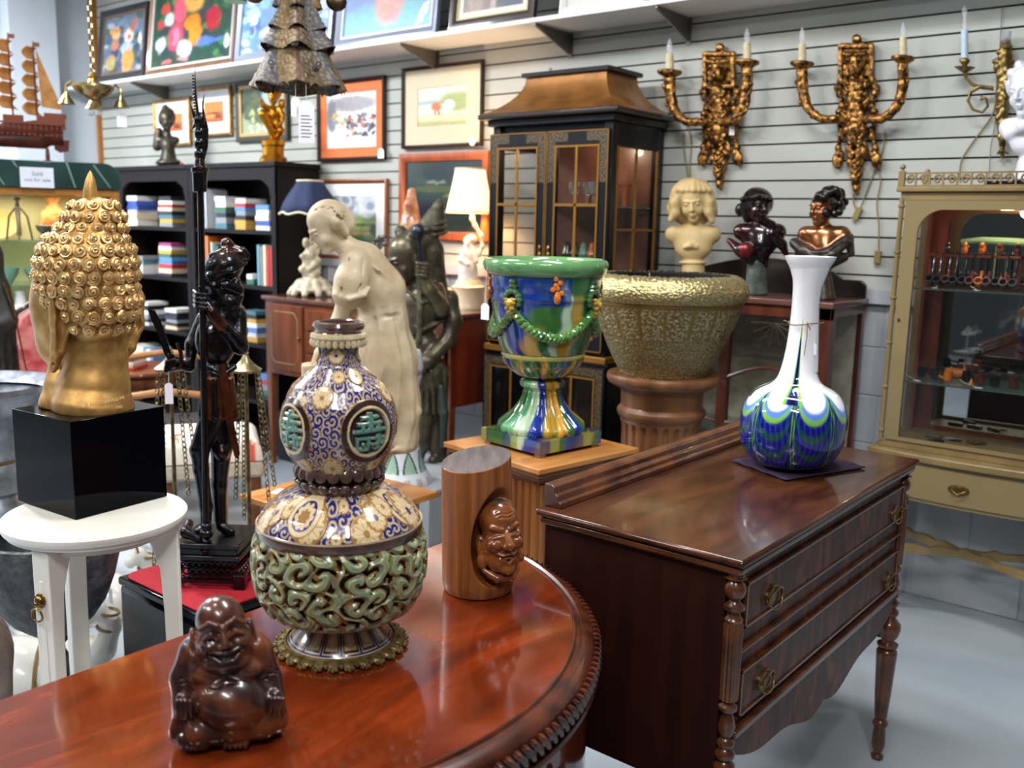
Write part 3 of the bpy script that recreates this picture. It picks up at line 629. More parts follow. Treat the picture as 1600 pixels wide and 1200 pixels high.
def vase_fn(A,Zv,R):
    tt = Zv / zsh; a = A + .08 * np.sin(tt * 3) - .06 * (1 - tt) ; ph = (a - rad(3)) / (2 * PI / 8); fr = ph - np.round(ph); c = np.abs(fr) * 2  # 0 at cusp, 1 mid swag
    lift = .5 * (1 - np.sqrt(np.clip(1 - (1 - c) ** 2.2,0,1))); s = tt - lift + .02
    C = np.zeros(A.shape + (3,)) + np.array(WHT)
    stops = [(.84,LB),(.76,LG),(.69,DB),(.55,GR),(.46,DB),(.30,GR),(.22,DB),(.08,BK),(-.02,DB),(-.14,GR),(-.26,BK),(-.4,DB)]
    stops2 = [(.86,LG),(.80,LG),(.69,DB),(.55,GR),(.46,DB),(.30,GR),(.22,DB),(.08,BK),(-.02,DB),(-.14,GR),(-.26,BK),(-.4,DB)]
    for q,cc in stops: C = mixc(C,1 - sm(s,q - .02,q + .02),cc)
    C = mixc(C,sm(np.sin(A * 60 + 2 * np.sin(Zv * 60)),.2,1) * .14 * (s < .8),LB)
    C = mixc(C,(1 - sm(c,.0,.05)) * (tt < 1),BK); C = mixc(C,(sm(c,.03,.06) * (1 - sm(c,.06,.1))) * (tt < .95) * .8,LG)
    neck = sm(tt,.98,1.12); C = mixc(C,neck,WHT)
    # the streaks that run up the neck: a tall one in front, a thin one at the left
    for a0,top,w0 in ((rad(-4),1.95,.22),(rad(-82),2.3,.16),(rad(100),2.1,.15),(PI,2.,.2)):
        d = np.abs((A - a0 - rad(10) * (tt - 1) * 0 + PI) % (2 * PI) - PI); wv = w0 * np.clip((top - tt) / (top - .9),0,1)
        on = (tt > .9); C = mixc(C,(1 - sm(d,wv * .85,wv + .02)) * on * (wv > 0),LG); C = mixc(C,(1 - sm(d,wv * .5,wv * .65 + .01)) * on * (tt < top - .25),DB); C = mixc(C,(1 - sm(d,wv * .2,wv * .35)) * on * (tt < top - .4),BK)
    return C
painted_lathe(pr,300,vase_fn,'vase_body',mat('painted_glass',(.5,.5,.5),.07,attr='paint',coat=.6),t,cap='bottom',skew=.03)
ri = [(pr[0][0] - .001,zt - .001),(pr[0][0] - .004,zt),(pr[0][0] - .006,zt - .004),(pr[20][0] - .006,pr[20][1]),(pr[60][0] - .006,pr[60][1])]
m = MB(); m.lathe(ri,40,caps=False,c=(.03 * zt,0,0)); m.build('rim',mat('white_glass',srgb(236,236,240),.1,coat=.5),t)
# twine tied round the neck and its tag
g = PF(1232,727,P=pf.P); zt_ = pf.z(400 + 345 / k); rn = 70 / k * pf.s; t = thing('price_tag','tiny white tag on brown twine around the neck of the glass vase','tag',pf.P + np.array([0,0,zt_]),pf.th)
m = MB(); sk = .03 * zt_
m.tube([(sk + (rn + .002) * sin(a),-(rn + .002) * cos(a),.003 * sin(a * 2)) for a in [i * 2 * PI / 30 for i in range(30)]],.0011,6,closed=True)
m.tube([(sk + rn * .25,-rn - .003,.006),(sk + rn * .3,-rn - .005,-.03),(sk + rn * .2,-rn - .007,-.075)],.0012,6,m=0); m.tube([(sk + rn * .25,-rn - .003,.004),(sk + rn * .5,-rn * 1.02,-.012)],.0011,5)
for q in (-1,1): m.tube([(sk + q * rn,0,0),(sk + q * (rn + .014),-.004,.004)],[.0011,.002],5)
m.build('twine',mat('brown_twine',srgb(140,112,86),.9),t)
m = MB(); m.prism([(-.006 + sk + rn * .85,-.075),(.006 + sk + rn * .85,-.075),(.006 + sk + rn * .85,-.05),(sk + rn * .85,-.045),(-.006 + sk + rn * .85,-.05)],-rn * .75 - .0015,-rn * .75 - .0005); m.tube([(sk + rn * .9,-rn * .7,0),(sk + rn * .87,-rn * .75,-.046)],.0006,4); m.build('tag_card',M_tag,t)
# ================================================================ satsuma gourd vase
rs = np.random.default_rng(11)
def spirals(n,seed,amin,amax,zmin,zmax,rad,turns=1.4):
    r = random.Random(seed); out = []
    for i in range(n): out.append((r.uniform(amin,amax),r.uniform(zmin,zmax),rad * r.uniform(.7,1.25),r.choice((-1,1)),r.uniform(0,6.28)))
    return out
def scroll_field(X,Y,cells,seed,turns=2.2):
    """distance-like field of curling scrolls: spiral arms around jittered centres; X, Y in metres on the unrolled surface"""
    r = np.random.default_rng(seed); gx = X / cells; gy = Y / cells; best = np.full(X.shape,9.); val = np.zeros(X.shape)
    ix = np.floor(gx).astype(int); iy = np.floor(gy).astype(int); J = r.random((64,64,3))
    for dx in (-1,0,1):
        for dy in (-1,0,1):
            cx = ix + dx; cy = iy + dy; j = J[cx % 64,cy % 64]; x = gx - (cx + .2 + .6 * j[...,0]); y = gy - (cy + .2 + .6 * j[...,1]); d = np.hypot(x,y); sg = np.where(j[...,2] > .5,1,-1)
            ph = np.arctan2(y,x) * sg / (2 * PI) + j[...,2] * 7; s = np.abs(((d * turns - ph) % 1) - .5) * 2; m_ = d < best; val = np.where(m_,s,val); best = np.minimum(best,d)
    return val,best
pf = PF(533,1003,CZ + .003)
k = 662 / 320; y_ = lambda v: 480 + v / k
t = pf.root('gourd_vase','tall double-gourd ceramic vase with openwork green belly and blue floral neck','vase')
CREAM,GOLD,BLUE,BRN,TURQ,PALE = srgb(200,178,138),srgb(146,108,56),srgb(24,30,104),srgb(44,28,24),srgb(74,124,116),srgb(190,186,150)
S_ = pf.s
def circ(A,Zv,Rr,a0,z0): return np.hypot((((A - a0 + PI) % (2 * PI)) - PI) * np.maximum(Rr,.02),Zv - z0)
def rosettes(A,Zv,R,lst,C,D):
    for a0,z0,rr,kind in lst:
        d = circ(A,Zv,R,a0,z0) / rr; th = np.arctan2(Zv - z0,(((A - a0 + PI) % (2 * PI)) - PI) * R); inn = d < 1
        C = mixc(C,(d < 1.08) * 1.,GOLD); C = mixc(C,(d < 1.0) * 1.,CREAM)
        if kind == 2: C = mixc(C,(d < .74) * 1.,BLUE); C = mixc(C,(d < (.52 + .14 * np.abs(np.cos(th * 5)))) * 1.,CREAM); C = mixc(C,(d < (.3 + .1 * np.abs(np.cos(th * 4)))) * 1.,GOLD)
        else:
            C = mixc(C,((d < .95) & (np.abs(np.sin(th * 5)) < .22 / np.maximum(d,.2) * .5)) * .8,GOLD); C = mixc(C,(d > (.72 + .2 * np.abs(np.cos(th * 5)))) * (d < .99) * 1.,GOLD)
            C = mixc(C,(d < .22) * 1.,GOLD if kind else BLUE)
        D = np.where(d < 1.04,np.maximum(D,.0022),D)
    return C,D
def floral(seed,lst,cell=.016):
    def fn(A,Zv,R):
        s,d = scroll_field(A * .105,Zv,cell,seed); C = np.zeros(A.shape + (3,)) + np.array(BLUE)
        C = mixc(C,sm(s,.56,.68),CREAM); C = mixc(C,(s > .86) * .6,GOLD); D = np.zeros(A.shape)
        for a0,z0,a1_,a2_ in (): pass
        return rosettes(A,Zv,R,lst,C,D)
    return fn
mz = lambda v: pf.z(y_(v))
ang = lambda px,R_: math.asin(max(-1,min(1,(px - 533) * S_ / R_)))
r1 = 178 / k * S_; r2 = 262 / k * S_
# upper gourd with the character medallion
ros1 = [(ang(480 + 0,r1) * 1.0 - .35,mz(360),.0225,2),(ang(505,r1),mz(268),.016,1),(ang(521,r1),mz(482),.017,1),(ang(478,r1) - .1,mz(480),.015,1),(ang(523,r1),mz(150),.0125,0),(ang(533,r1),mz(212),.009,1),(ang(565,r1) + .15,mz(212),.011,0),(ang(482,r1) - .1,mz(285),.008,1)]
for q in range(1,4): ros1 += [(a + q * PI / 2,z,r_,kd) for a,z,r_,kd in ros1[:6]]
med = [(ang(577,r1) + .02,mz(372),.0425)] + [(ang(577,r1) + .02 + q * PI / 2,mz(372),.0425) for q in (1,2,3)]
fl1 = floral(3,ros1,.017)
STROKES = [(-.62,.62,.48,.09),(-.8,.8,.12,.09),(-.5,.5,.3,.07),(-.68,.68,-.1,.08),(-.3,-.3,0,0)]
def glyph(u,v):
    """horizontal bars, a stem and two small boxes, standing for the character on the medallion; returns 1 inside a stroke"""
    g = np.zeros(u.shape,bool)
    def bar(x0,x1,y0,y1): nonlocal g; g |= (u > x0) & (u < x1) & (v > y0) & (v < y1)
    bar(-.09,.13,.05,.85); bar(-.42,.5,.56,.70); bar(-.62,.66,.30,.44); bar(-.80,.82,-.02,.13); bar(-.45,-.3,-.02,.30); bar(.36,.5,-.02,.44)
    bar(-.7,-.05,-.32,-.20); bar(-.7,-.57,-.78,-.2); bar(-.18,-.05,-.78,-.2); bar(-.7,-.05,-.82,-.70); bar(-.42,-.3,-.6,-.45)
    bar(.06,.78,-.34,-.22); bar(.36,.5,-.84,-.13); bar(.06,.3,-.62,-.5); bar(.6,.74,-.66,-.22); bar(.2,.66,-.82,-.72); return g
def up_fn(A,Zv,R):
    C,D = fl1(A,Zv,R)
    for a0,z0,rr in med:
        x = (((A - a0 + PI) % (2 * PI)) - PI) * R; y = Zv - z0; d = np.hypot(x,y) / rr
        C = mixc(C,(d < 1.17) * 1.,GOLD); C = mixc(C,(d < 1.14) * 1.,BRN); C = mixc(C,(d < .93) * 1.,CREAM); C = mixc(C,(d < .84) * 1.,BRN)
        g = glyph(x / rr / .84,y / rr / .84) & (d < .82); e = (glyph(x / rr / .80 + .02,y / rr / .80) | glyph(x / rr / .88 - .02,y / rr / .88)) & (d < .84)
        C = mixc(C,e * 1.,CREAM); C = mixc(C,g * 1.,TURQ); C = mixc(C,(g & (np.sin(x * 500) * np.sin(y * 420) > .1)) * .5,srgb(110,150,110))
    return C
def up_d(A,Zv,R):
    D = fl1(A,Zv,R)[1]
    for a0,z0,rr in med:
        x = (((A - a0 + PI) % (2 * PI)) - PI) * R; y = Zv - z0; d = np.hypot(x,y) / rr
        D = np.where(d < 1.15,.003,D); D = np.where(d < .84,-.004,D); D = np.where((glyph(x / rr / .84,y / rr / .84)) & (d < .84),.0025,D)
    return D
up = smooth_prof([(63 / k * S_,mz(95)),(58 / k * S_,mz(120)),(57 / k * S_,mz(150)),(70 / k * S_,mz(185)),(100 / k * S_,mz(215)),(140 / k * S_,mz(250)),(168 / k * S_,mz(300)),(179 / k * S_,mz(360)),(177 / k * S_,mz(410)),(160 / k * S_,mz(460)),(135 / k * S_,mz(500)),(100 / k * S_,mz(530)),(92 / k * S_,mz(555))],230)
M_sat = mat('painted_ceramic',(.5,.5,.5),.22,attr='paint',coat=.5)
painted_lathe(up,620,up_fn,'upper_gourd',M_sat,t,disp=up_d)
M_sat_brown = mat('brown_glaze',srgb(58,38,32),.15,c2=srgb(90,66,56),scale=30,coat=.8); M_sat_cream = mat('cream_glaze',srgb(206,190,158),.3,c2=srgb(180,160,124),scale=60,coat=.3,bump=.1)
m = MB(); m.lathe([(a / k * S_,mz(b)) for a,b in [(62,98),(74,92),(74,84),(70,78),(80,66),(82,58),(78,48),(68,44),(60,48),(56,62),(52,80),(50,120)]],56,caps=False); m.build('lip',M_sat_brown,t)
m = MB(); rr = 78 / k * S_
m.lathe([(62 / k * S_,mz(108)),(80 / k * S_,mz(104)),(86 / k * S_,mz(94)),(84 / k * S_,mz(84)),(70 / k * S_,mz(80))],90,caps=False,flute=lambda a,z: 1 + .02 * abs(sin(a * 12)))
for i in range(26):
    a = i * 2 * PI / 26; m.ell((rr * 1.02 * cos(a),rr * 1.02 * sin(a),mz(112)),(.0052,.0052,.007),8)
m.build('beaded_collar',M_sat_cream,t)
# petals at the waist
m = MB(); ra = 128 / k * S_
for i in range(22):
    a = i * 2 * PI / 22; m.M = Rot(a,4,'Z') @ Tr((ra,0,mz(508))) @ Rot(-.5,4,'Y'); m.ell((0,0,0),(.007,.0115,.016),10); m.ell((.004,0,.016),(.006,.006,.005),8)
for i in range(24):
    a = (i + .5) * 2 * PI / 24; m.M = Rot(a,4,'Z') @ Tr((120 / k * S_,0,mz(566))) @ Rot(.75,4,'Y'); m.ell((0,0,0),(.0065,.0105,.018),10); m.ell((.006,0,-.014),(.006,.006,.004),8)
m.M = I4; m.lathe([(96 / k * S_,mz(530)),(112 / k * S_,mz(545)),(100 / k * S_,mz(552)),(112 / k * S_,mz(570)),(110 / k * S_,mz(590))],60,caps=False); m.build('petal_collar',M_sat_brown,t)
# shoulder of the lower gourd
rz2 = 215 / k * S_
ros2 = [(ang(492,rz2),mz(640),.026,0),(ang(566,rz2),mz(662),.0235,1),(ang(440,rz2) + .05,mz(628),.018,0),(ang(617,rz2) + .1,mz(622),.025,2),(ang(525,rz2) + .03,mz(672),.009,1),(ang(455,rz2),mz(608),.014,1),(ang(575,rz2) + .05,mz(604),.01,1),(ang(540,rz2),mz(596),.008,1),(ang(620,rz2) + .7,mz(650),.02,0)]
for q in range(1,4): ros2 += [(a + q * PI / 2,z,r_,kd) for a,z,r_,kd in ros2[:6]]
fl2 = floral(8,ros2,.018)
sh = smooth_prof([(104 / k * S_,mz(575)),(150 / k * S_,mz(585)),(190 / k * S_,mz(605)),(225 / k * S_,mz(635)),(250 / k * S_,mz(668)),(256 / k * S_,mz(684))],110)
painted_lathe(sh,620,lambda A,Zv,R: fl2(A,Zv,R)[0],'shoulder',M_sat,t,disp=lambda A,Zv,R: fl2(A,Zv,R)[1])
m = MB(); m.lathe([(a / k * S_,mz(b)) for a,b in [(250,680),(262,684),(266,700),(264,712),(254,716)]],80,caps=False); m.lathe([(a / k * S_,mz(b)) for a,b in [(206,962),(207,968),(196,975),(160,980),(110,984),(104,987)]],80,caps=False); m.build('brown_band',M_sat_brown,t)
m = MB(); m.lathe([(a / k * S_,mz(b)) for a,b in [(258,683),(264,680),(264,686),(258,688)]],80,caps=False); m.lathe([(a / k * S_,mz(b)) for a,b in [(208,960),(214,959),(212,965),(206,967)]],80,caps=False); m.build('cream_line',M_sat_cream,t)
# openwork belly: relief scrolls with real holes over a dark liner
be = smooth_prof([(256 / k * S_,mz(714)),(266 / k * S_,mz(750)),(271 / k * S_,mz(800)),(268 / k * S_,mz(850)),(256 / k * S_,mz(900)),(238 / k * S_,mz(934)),(212 / k * S_,mz(960))],150)
def bf(A,Zv):
    s,d = scroll_field(A * .125 + .004 * np.sin(Zv * 130),Zv + .005 * np.sin(A * 9),.037,21,1.55); return s,d
edge = lambda Zv: np.minimum(sm(Zv,mz(960) - .001,mz(945)),1 - sm(Zv,mz(735),mz(714)))
def b_hole(A,Zv,R): s,d = bf(A,Zv); return (s < .29) & (edge(Zv) > .5) & (d > .1) & (np.sin(A * 31 + 3 * np.sin(Zv * 70)) * np.sin(Zv * 110 + A * 7) > -.35)
def b_d(A,Zv,R): s,d = bf(A,Zv); return .0055 * sm(s,.2,.75) * (.4 + .6 * edge(Zv)) + .001
def b_c(A,Zv,R):
    s,d = bf(A,Zv); C = np.zeros(A.shape + (3,)) + np.array(srgb(138,104,62)); C = mixc(C,sm(s,.34,.5),srgb(110,126,92)); C = mixc(C,sm(s,.6,.7) * .8,srgb(166,160,112)); C = mixc(C,sm(s,.8,.9) * .9,srgb(118,138,104))
    return mixc(C,sm(np.sin(A * 23 + Zv * 60),.6,1) * .35,srgb(80,124,124))
painted_lathe(be,760,b_c,'openwork_belly',M_sat,t,disp=b_d,hole=b_hole,solid=.004)
m = MB(); m.lathe([(max(.01,r_ - .016),z_) for r_,z_ in be[::6]],48,caps=True); m.build('inner_liner',mat('dark_glaze',srgb(60,44,30),.4,c2=srgb(96,72,44),scale=30),t)
# foot
ft = smooth_prof([(104 / k * S_,mz(985)),(108 / k * S_,mz(996)),(128 / k * S_,mz(1015)),(150 / k * S_,mz(1037)),(168 / k * S_,mz(1056)),(180 / k * S_,mz(1070)),(182 / k * S_,mz(1078))],60)
zf0,zf1 = ft[:,1].min(),ft[:,1].max()
def f_c(A,Zv,R):
    v = (Zv - zf0) / (zf1 - zf0); u_ = (A * 16 / (2 * PI)) % 1 - .5; C = np.zeros(A.shape + (3,)) + np.array(CREAM); pet = (np.abs(u_) < .40 - .1 * (v > .75)) & (v > .3) & (v < .86)
    C = mixc(C,((np.abs(u_) > .44) & (v > .25) & (v < .9)) * 1.,BLUE); C = mixc(C,pet * 1.,BRN); C = mixc(C,((np.abs(u_) < .33) & (v > .36) & (v < .8)) * 1.,srgb(196,170,120)); C = mixc(C,(np.hypot(u_ * .9,(v - .6) * 1.2) < .17) * 1.,srgb(226,206,170))
    C = mixc(C,(v < .22) * 1.,srgb(190,170,130)); C = mixc(C,((v < .26) & (v > .22)) * 1.,BLUE); return mixc(C,((v < .16) & (np.sin(A * 40) > 0)) * .8,GOLD)
painted_lathe(ft,400,f_c,'foot',M_sat,t)
m = MB(); n = 26
for i in range(n):
    a = i * 2 * PI / n; m.M = Rot(a,4,'Z') @ Tr((190 / k * S_,0,.006)) @ Rot(.25,4,'Y')
    m.ell((0,0,0),(.011,.0095,.0045),8); m.ell((.011,.005,0),(.0045,.004,.0035),6); m.ell((.011,-.005,0),(.0045,.004,.0035),6); m.ell((.004,.013,0),(.005,.004,.004),6); m.ell((.014,0,-.001),(.004,.003,.004),6)
m.M = I4; m.lathe([(176 / k * S_,.003),(184 / k * S_,.006),(184 / k * S_,.011),(176 / k * S_,.013)],60,caps=False); m.build('ormolu_rim',mat('dull_brass',srgb(140,120,76),.45,.6,c2=srgb(100,84,48),scale=80),t)
# ================================================================ log with a carved laughing face
pf = PF(748,918,CZ + .002); s_ = pf.s
t = pf.root('carved_log','section of log with a laughing bearded face carved in a hollow','wood carving')
M_log = mat('log_wood',srgb(92,46,18),.45,c2=srgb(160,100,48),scale=60,stretch=(1,1,.06),detail=8,bump=.25,contrast=(.25,.75),c3=srgb(128,74,32),coat=.15)
M_logtop = mat('log_endgrain',srgb(62,54,52),.7,c2=srgb(88,78,74),scale=60,stretch=(1,.2,1),bump=.4)
M_carve = mat('oiled_wood',srgb(98,50,20),.25,c2=srgb(140,82,36),scale=40,detail=6,coat=.7,bump=.1)
S = Sc(.0); S.k = 3; S.cut = 0
S.cap((-1,0,20),(-5,0,290),56,54,k=0); S.box((-3,0,405),(200,200,200),rd=2,k=1,sub=True,ry=-8,rx=7)
# hollow
S.el((27,-44,92),(38,36,74),k=5,sub=True,ry=8,m=1)
S.mi = 1
def carved_face(S):
    M = Tr((34,-34,82)) @ Rot(rad(26),4,'Z') @ Rot(rad(-6),4,'X')
    S.T = M; S.sc = 1.
    S.el((0,6,34),(31,26,30),k=6); S.el((0,2,0),(32,24,32),k=6); S.el((0,-6,-26),(26,20,18),k=7)
    for q in (-1,1):
        S.el((q * 18,-14,0),(12,11,11),k=4); S.cap((q * 6,-18,22),(q * 22,-14,27),4.5,4,k=2); S.cap((q * 6,-20,13),(q * 22,-16,11),3,2.4,k=2); S.cap((q * 8,-23,9.5),(q * 22,-19,8),1.4,k=1,sub=True)
        for j in range(5): S.cap((q * (8 + j * 3.2),-21,20),(q * (9 + j * 3.4),-19,31),.9,k=.5,sub=True)
        S.el((q * 33,6,-2),(6,9,17),k=3); S.el((q * 32,3,-24),(8,8,12),k=4); S.cap((q * 33,0,6),(q * 33,-2,-8),2,k=1,sub=True)
        S.cap((q * 8,-26,-6),(q * 22,-18,-14),1.6,k=1,sub=True)
    S.cap((0,-20,16),(0,-30,0),4.5,7.5,k=3); S.el((-6,-27,-2),(4.5,5,4),k=2); S.el((6,-27,-2),(4.5,5,4),k=2)
    S.path([(-16,-20,-12),(-7,-25,-15),(0,-26,-14),(7,-25,-15),(16,-20,-12)],2.8,k=2); S.el((0,-26,-20),(12,9,5.5),k=2,sub=True); S.path([(-13,-20,-20),(0,-26,-27),(13,-20,-20)],3,k=2); S.el((0,-21,-19),(8,4,2.5),k=.5)
    for j in range(4): S.path([(-14,-14,38 + j * 5),(-5,-19 + j,41 + j * 5),(5,-19 + j,39 + j * 5),(15,-14,41 + j * 5)],1.1,k=.8,sub=True)
    S.el((0,-20,-36),(12,9,8),k=4); S.path([(-30,0,-38),(-14,-12,-50),(10,-12,-50),(26,-2,-40)],[4,6,6,4],k=3); S.reset()
carved_face(S)
S.mi = 0; o = S.build('log',[M_log,M_carve,M_logtop],pf,t,vox=1.25)
me = o.data
for p in me.polygons:
    if p.normal.z > .8 and p.center.z > pf.z(775): p.material_index = 2
# ================================================================ laughing buddha
M_bud = mat('dark_rosewood',srgb(44,22,18),.28,c2=srgb(120,62,28),scale=20,detail=6,coat=.5,contrast=(.44,.74),bump=.05)
pf = PF(355,1146,CZ + .002)
t = pf.root('laughing_buddha','dark wooden seated laughing buddha with a round bare belly','figurine')
def ip(S_,c,*a,**kw): return S_.el((c[0] - 355,c[2] if len(c) > 2 else 0,1140 - c[1]),*a,**kw)
def L(x,y,d=0): return (x - 355,d,1146 - y)
S = Sc(.36); S.k = 8; S.cut = 0
S.el(L(355,1085,6),(66,52,58)); S.el(L(362,1094,-24),(60,50,45)); S.el(L(350,1040,8),(62,42,44)); S.el(L(312,1030,10),(32,34,40)); S.el(L(398,1026,12),(30,32,38))
S.path([L(305,1025,6),L(288,1060,-4),L(288,1100,-24)],[28,22,18]); S.path([L(402,1022,8),L(420,1060,0),L(428,1085,-20)],[26,20,16])
S.path([L(290,1100,-20),L(284,1140,-20),L(286,1152,-10)],[18,18,16]); S.path([L(300,1130,-18),L(310,1140,-44),L(340,1142,-48)],[22,18,13]); S.path([L(290,1150,-40),L(318,1152,-48)],[13,11],k=3)
S.path([L(418,1122,-4),L(425,1118,-24),L(408,1128,-40),L(360,1140,-52)],[24,22,18,13]); S.el(L(360,1135,10),(70,56,26))
# breasts fold and belly crease
S.el(L(327,1052,-22),(24,18,16)); S.el(L(384,1044,-24),(24,18,14)); S.path([L(318,1072,-46),L(340,1074,-50),L(352,1062,-48),L(372,1062,-50),L(396,1055,-44)],[2.6] * 5,k=2,sub=True)
S.path([L(318,1076,-44),L(345,1102,-62),L(352,1136,-60)],[1.] * 3,k=0,sub=True)
S.el(L(350,1096,-62),(3,4,4),k=2,sub=True)
S.path([L(318,1118,-40),L(350,1136,-56),L(390,1130,-50),L(420,1105,-34)],2.4,k=2,sub=True)
# sleeves: folds
for i in range(5): S.path([L(272,1052 + i * 8,-8),L(286,1058 + i * 7,-26),L(304,1070 + i * 4,-26)],1.5,k=1.5,sub=True); S.path([L(414,1040 + i * 9,-20),L(430,1044 + i * 9,-12),L(436,1052 + i * 9,4)],1.5,k=1.5,sub=True)
for i in range(4): S.path([L(372 + i * 8,1146 - i * 3,-58),L(400 + i * 5,1134 - i * 4,-46),L(432,1118 - i * 5,-28)],1.4,k=1.2,sub=True)
for i in range(3): S.path([L(306 + i * 7,1114,-40),L(314 + i * 9,1138,-52)],1.3,k=1,sub=True)
# hands on the knees, toes below
for q,(hx,hy,hd) in ((-1,(289,1092,-40)),(1,(430,1090,-34))):
    S.el(L(hx,hy - 4,hd),(13,9,12),k=3)
    for j in range(4):
        x = hx - q * 10 + q * j * 6.8; e = (0,3,3,0)[j]; S.path([L(x,hy - 2,hd - 9),L(x,hy + 9 + e,hd - 13),L(x,hy + 19 + e,hd - 11),L(x,hy + 24 + e,hd - 5)],[3.5,3.4,3,2.3],k=.6)
    S.path([L(hx - q * 13,hy - 4,hd - 4),L(hx - q * 18,hy + 6,hd - 8),L(hx - q * 17,hy + 14,hd - 8)],[4,3.6,2.6],k=1)
for j in range(5): S.path([L(288 + j * 6.4,1154,-50),L(287 + j * 6.4,1161,-56 + abs(j - 2))],[3.2,3],k=.6); S.path([L(354 + j * 7.6,1148,-54),L(351 + j * 7.6,1158,-59)],[3.8,3.4],k=.6)
# round smiling head, tipped back to the right
M = Tr(L(347,988,-12)) @ Rot(rad(-8),4,'Y') @ Rot(rad(5),4,'Z') @ Rot(rad(-4),4,'X')
S.T = M; S.sc = 1.22
S.el((0,4,14),(32,32,31),k=5); S.el((0,-2,-12),(37,31,28),k=8); S.el((0,-13,-32),(30,19,12),k=7)
for q in (-1,1):
    S.el((q * 19,-19,-9),(13,13,11),k=4); S.path([(q * 3,-31,14),(q * 6,-33,20),(q * 16,-31,24),(q * 28,-20,15)],2.8,k=2); S.path([(q * 7,-33,7),(q * 15,-33,13),(q * 25,-26,6)],4.2,k=3,sub=True)
    S.path([(q * 7,-30,4),(q * 15,-31,9.5),(q * 24,-25,3)],3.4,k=1); S.path([(q * 7,-33.5,3),(q * 15,-34.5,7),(q * 24,-28,1.5)],1.1,k=.6,sub=True)
    S.el((q * 37,8,-10),(6,9,20),k=2.5); S.el((q * 39,3,-30),(9,9,10),k=3); S.el((q * 40,-2,-10),(3,6,10),k=1.5,sub=True); S.path([(q * 9,-36,-9),(q * 20,-31,-14),(q * 25,-25,-24)],1.5,k=1.2,sub=True)
S.cap((0,-30,15),(0,-38,-3),3.6,5.5,k=3); S.el((-6,-36,-5),(4.6,4,3.8),k=1.5); S.el((6,-36,-5),(4.6,4,3.8),k=1.5)
S.path([(-19,-29,-13),(-10,-35,-16),(0,-36.5,-17),(10,-35,-16),(19,-29,-13)],5,k=2.5,sub=True); S.path([(-20,-28,-11),(-9,-35,-12.5),(0,-37,-12),(9,-35,-12.5),(20,-28,-11)],2.2,k=1.2); S.path([(-17,-28,-19),(-8,-33,-25),(8,-33,-25),(17,-28,-19)],2.8,k=1.5)
S.reset()
S.build('body',M_bud,pf,t,vox=1.3)
# ================================================================ square wooden pedestal and majolica urn
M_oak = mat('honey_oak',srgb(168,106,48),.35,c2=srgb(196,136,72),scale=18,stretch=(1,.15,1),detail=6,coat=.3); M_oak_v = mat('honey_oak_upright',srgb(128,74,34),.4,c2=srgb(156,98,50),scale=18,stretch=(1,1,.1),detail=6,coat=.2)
PZ = .745
c4 = [atz(*p,PZ) for p in ((706,697),(864,744),(980,693))]; cen = (c4[0] + c4[2]) / 2; e1 = c4[1] - c4[0]; rz = math.atan2(e1[1],e1[0]); w1 = float(np.linalg.norm(e1[:2])) * .98
t = thing('square_pedestal','square honey oak pedestal with reeded sides under the green and blue urn','pedestal',(cen[0],cen[1],0),rz)
m = MB(); h_ = w1 / 2
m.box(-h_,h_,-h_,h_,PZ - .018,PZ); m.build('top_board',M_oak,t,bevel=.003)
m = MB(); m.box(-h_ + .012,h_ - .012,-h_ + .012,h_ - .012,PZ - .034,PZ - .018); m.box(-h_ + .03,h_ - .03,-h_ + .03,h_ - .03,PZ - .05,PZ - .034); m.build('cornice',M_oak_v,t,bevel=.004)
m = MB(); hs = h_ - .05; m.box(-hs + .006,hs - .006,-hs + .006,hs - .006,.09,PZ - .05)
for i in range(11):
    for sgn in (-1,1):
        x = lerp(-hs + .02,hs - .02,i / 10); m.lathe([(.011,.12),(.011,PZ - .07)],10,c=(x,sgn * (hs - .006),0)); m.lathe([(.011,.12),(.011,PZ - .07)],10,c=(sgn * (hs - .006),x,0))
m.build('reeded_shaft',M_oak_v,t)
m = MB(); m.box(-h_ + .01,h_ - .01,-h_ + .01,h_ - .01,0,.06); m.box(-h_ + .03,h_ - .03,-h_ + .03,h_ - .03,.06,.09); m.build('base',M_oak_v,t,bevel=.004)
k = 3.333
pf = PF(845,689,PZ + .012); x0,y0 = 700,380
t = pf.root('majolica_urn','large footed ceramic urn in dripping green, blue and yellow glaze with pale green rim','urn')
s_ = pf.s; uz = lambda v: pf.z(y0 + v / k); U_ = lambda hw: hw / k * s_
MG,MY,MB_,MC,MD = srgb(46,98,48),srgb(178,138,40),srgb(18,46,138),srgb(176,200,166),srgb(24,52,34)
def drip(A,Zv,R,seed=5,f=7):
    w_ = A + .12 * np.sin(Zv * 23 + A * 2) + .05 * np.sin(Zv * 61); g = np.random.default_rng(seed); C = np.zeros(A.shape + (3,)) + np.array(MG)
    for i,c in enumerate([MY,MB_,MD,MY,MC,MG,MB_,MY,MD,MG,MY]):
        for q in range(3):
            a0 = g.uniform(-PI,PI); wd = g.uniform(.08,.2); z1 = g.uniform(.3,1.15) * uz(30); z0 = g.uniform(-.3,.4) * uz(30); d = np.abs(((w_ - a0 + PI) % (2 * PI)) - PI)
            C = mixc(C,(1 - sm(d,wd * .5,wd * 1.1)) * (sm(Zv,z0,z0 + .08)) * (1 - sm(Zv,z1,z1 + .05)) * .9,c)
    return C
def urn_c(A,Zv,R):
    C = drip(A,Zv,R); top = sm(Zv,uz(320),uz(300)); C2 = mixc(C,(np.sin(A * 5 + 1) > -.3) * .75,MB_); C = C * (1 - top[...,None]) + C2 * top[...,None]
    return mixc(C,(np.abs(Zv - uz(575)) < .006) * .8,srgb(200,190,100))
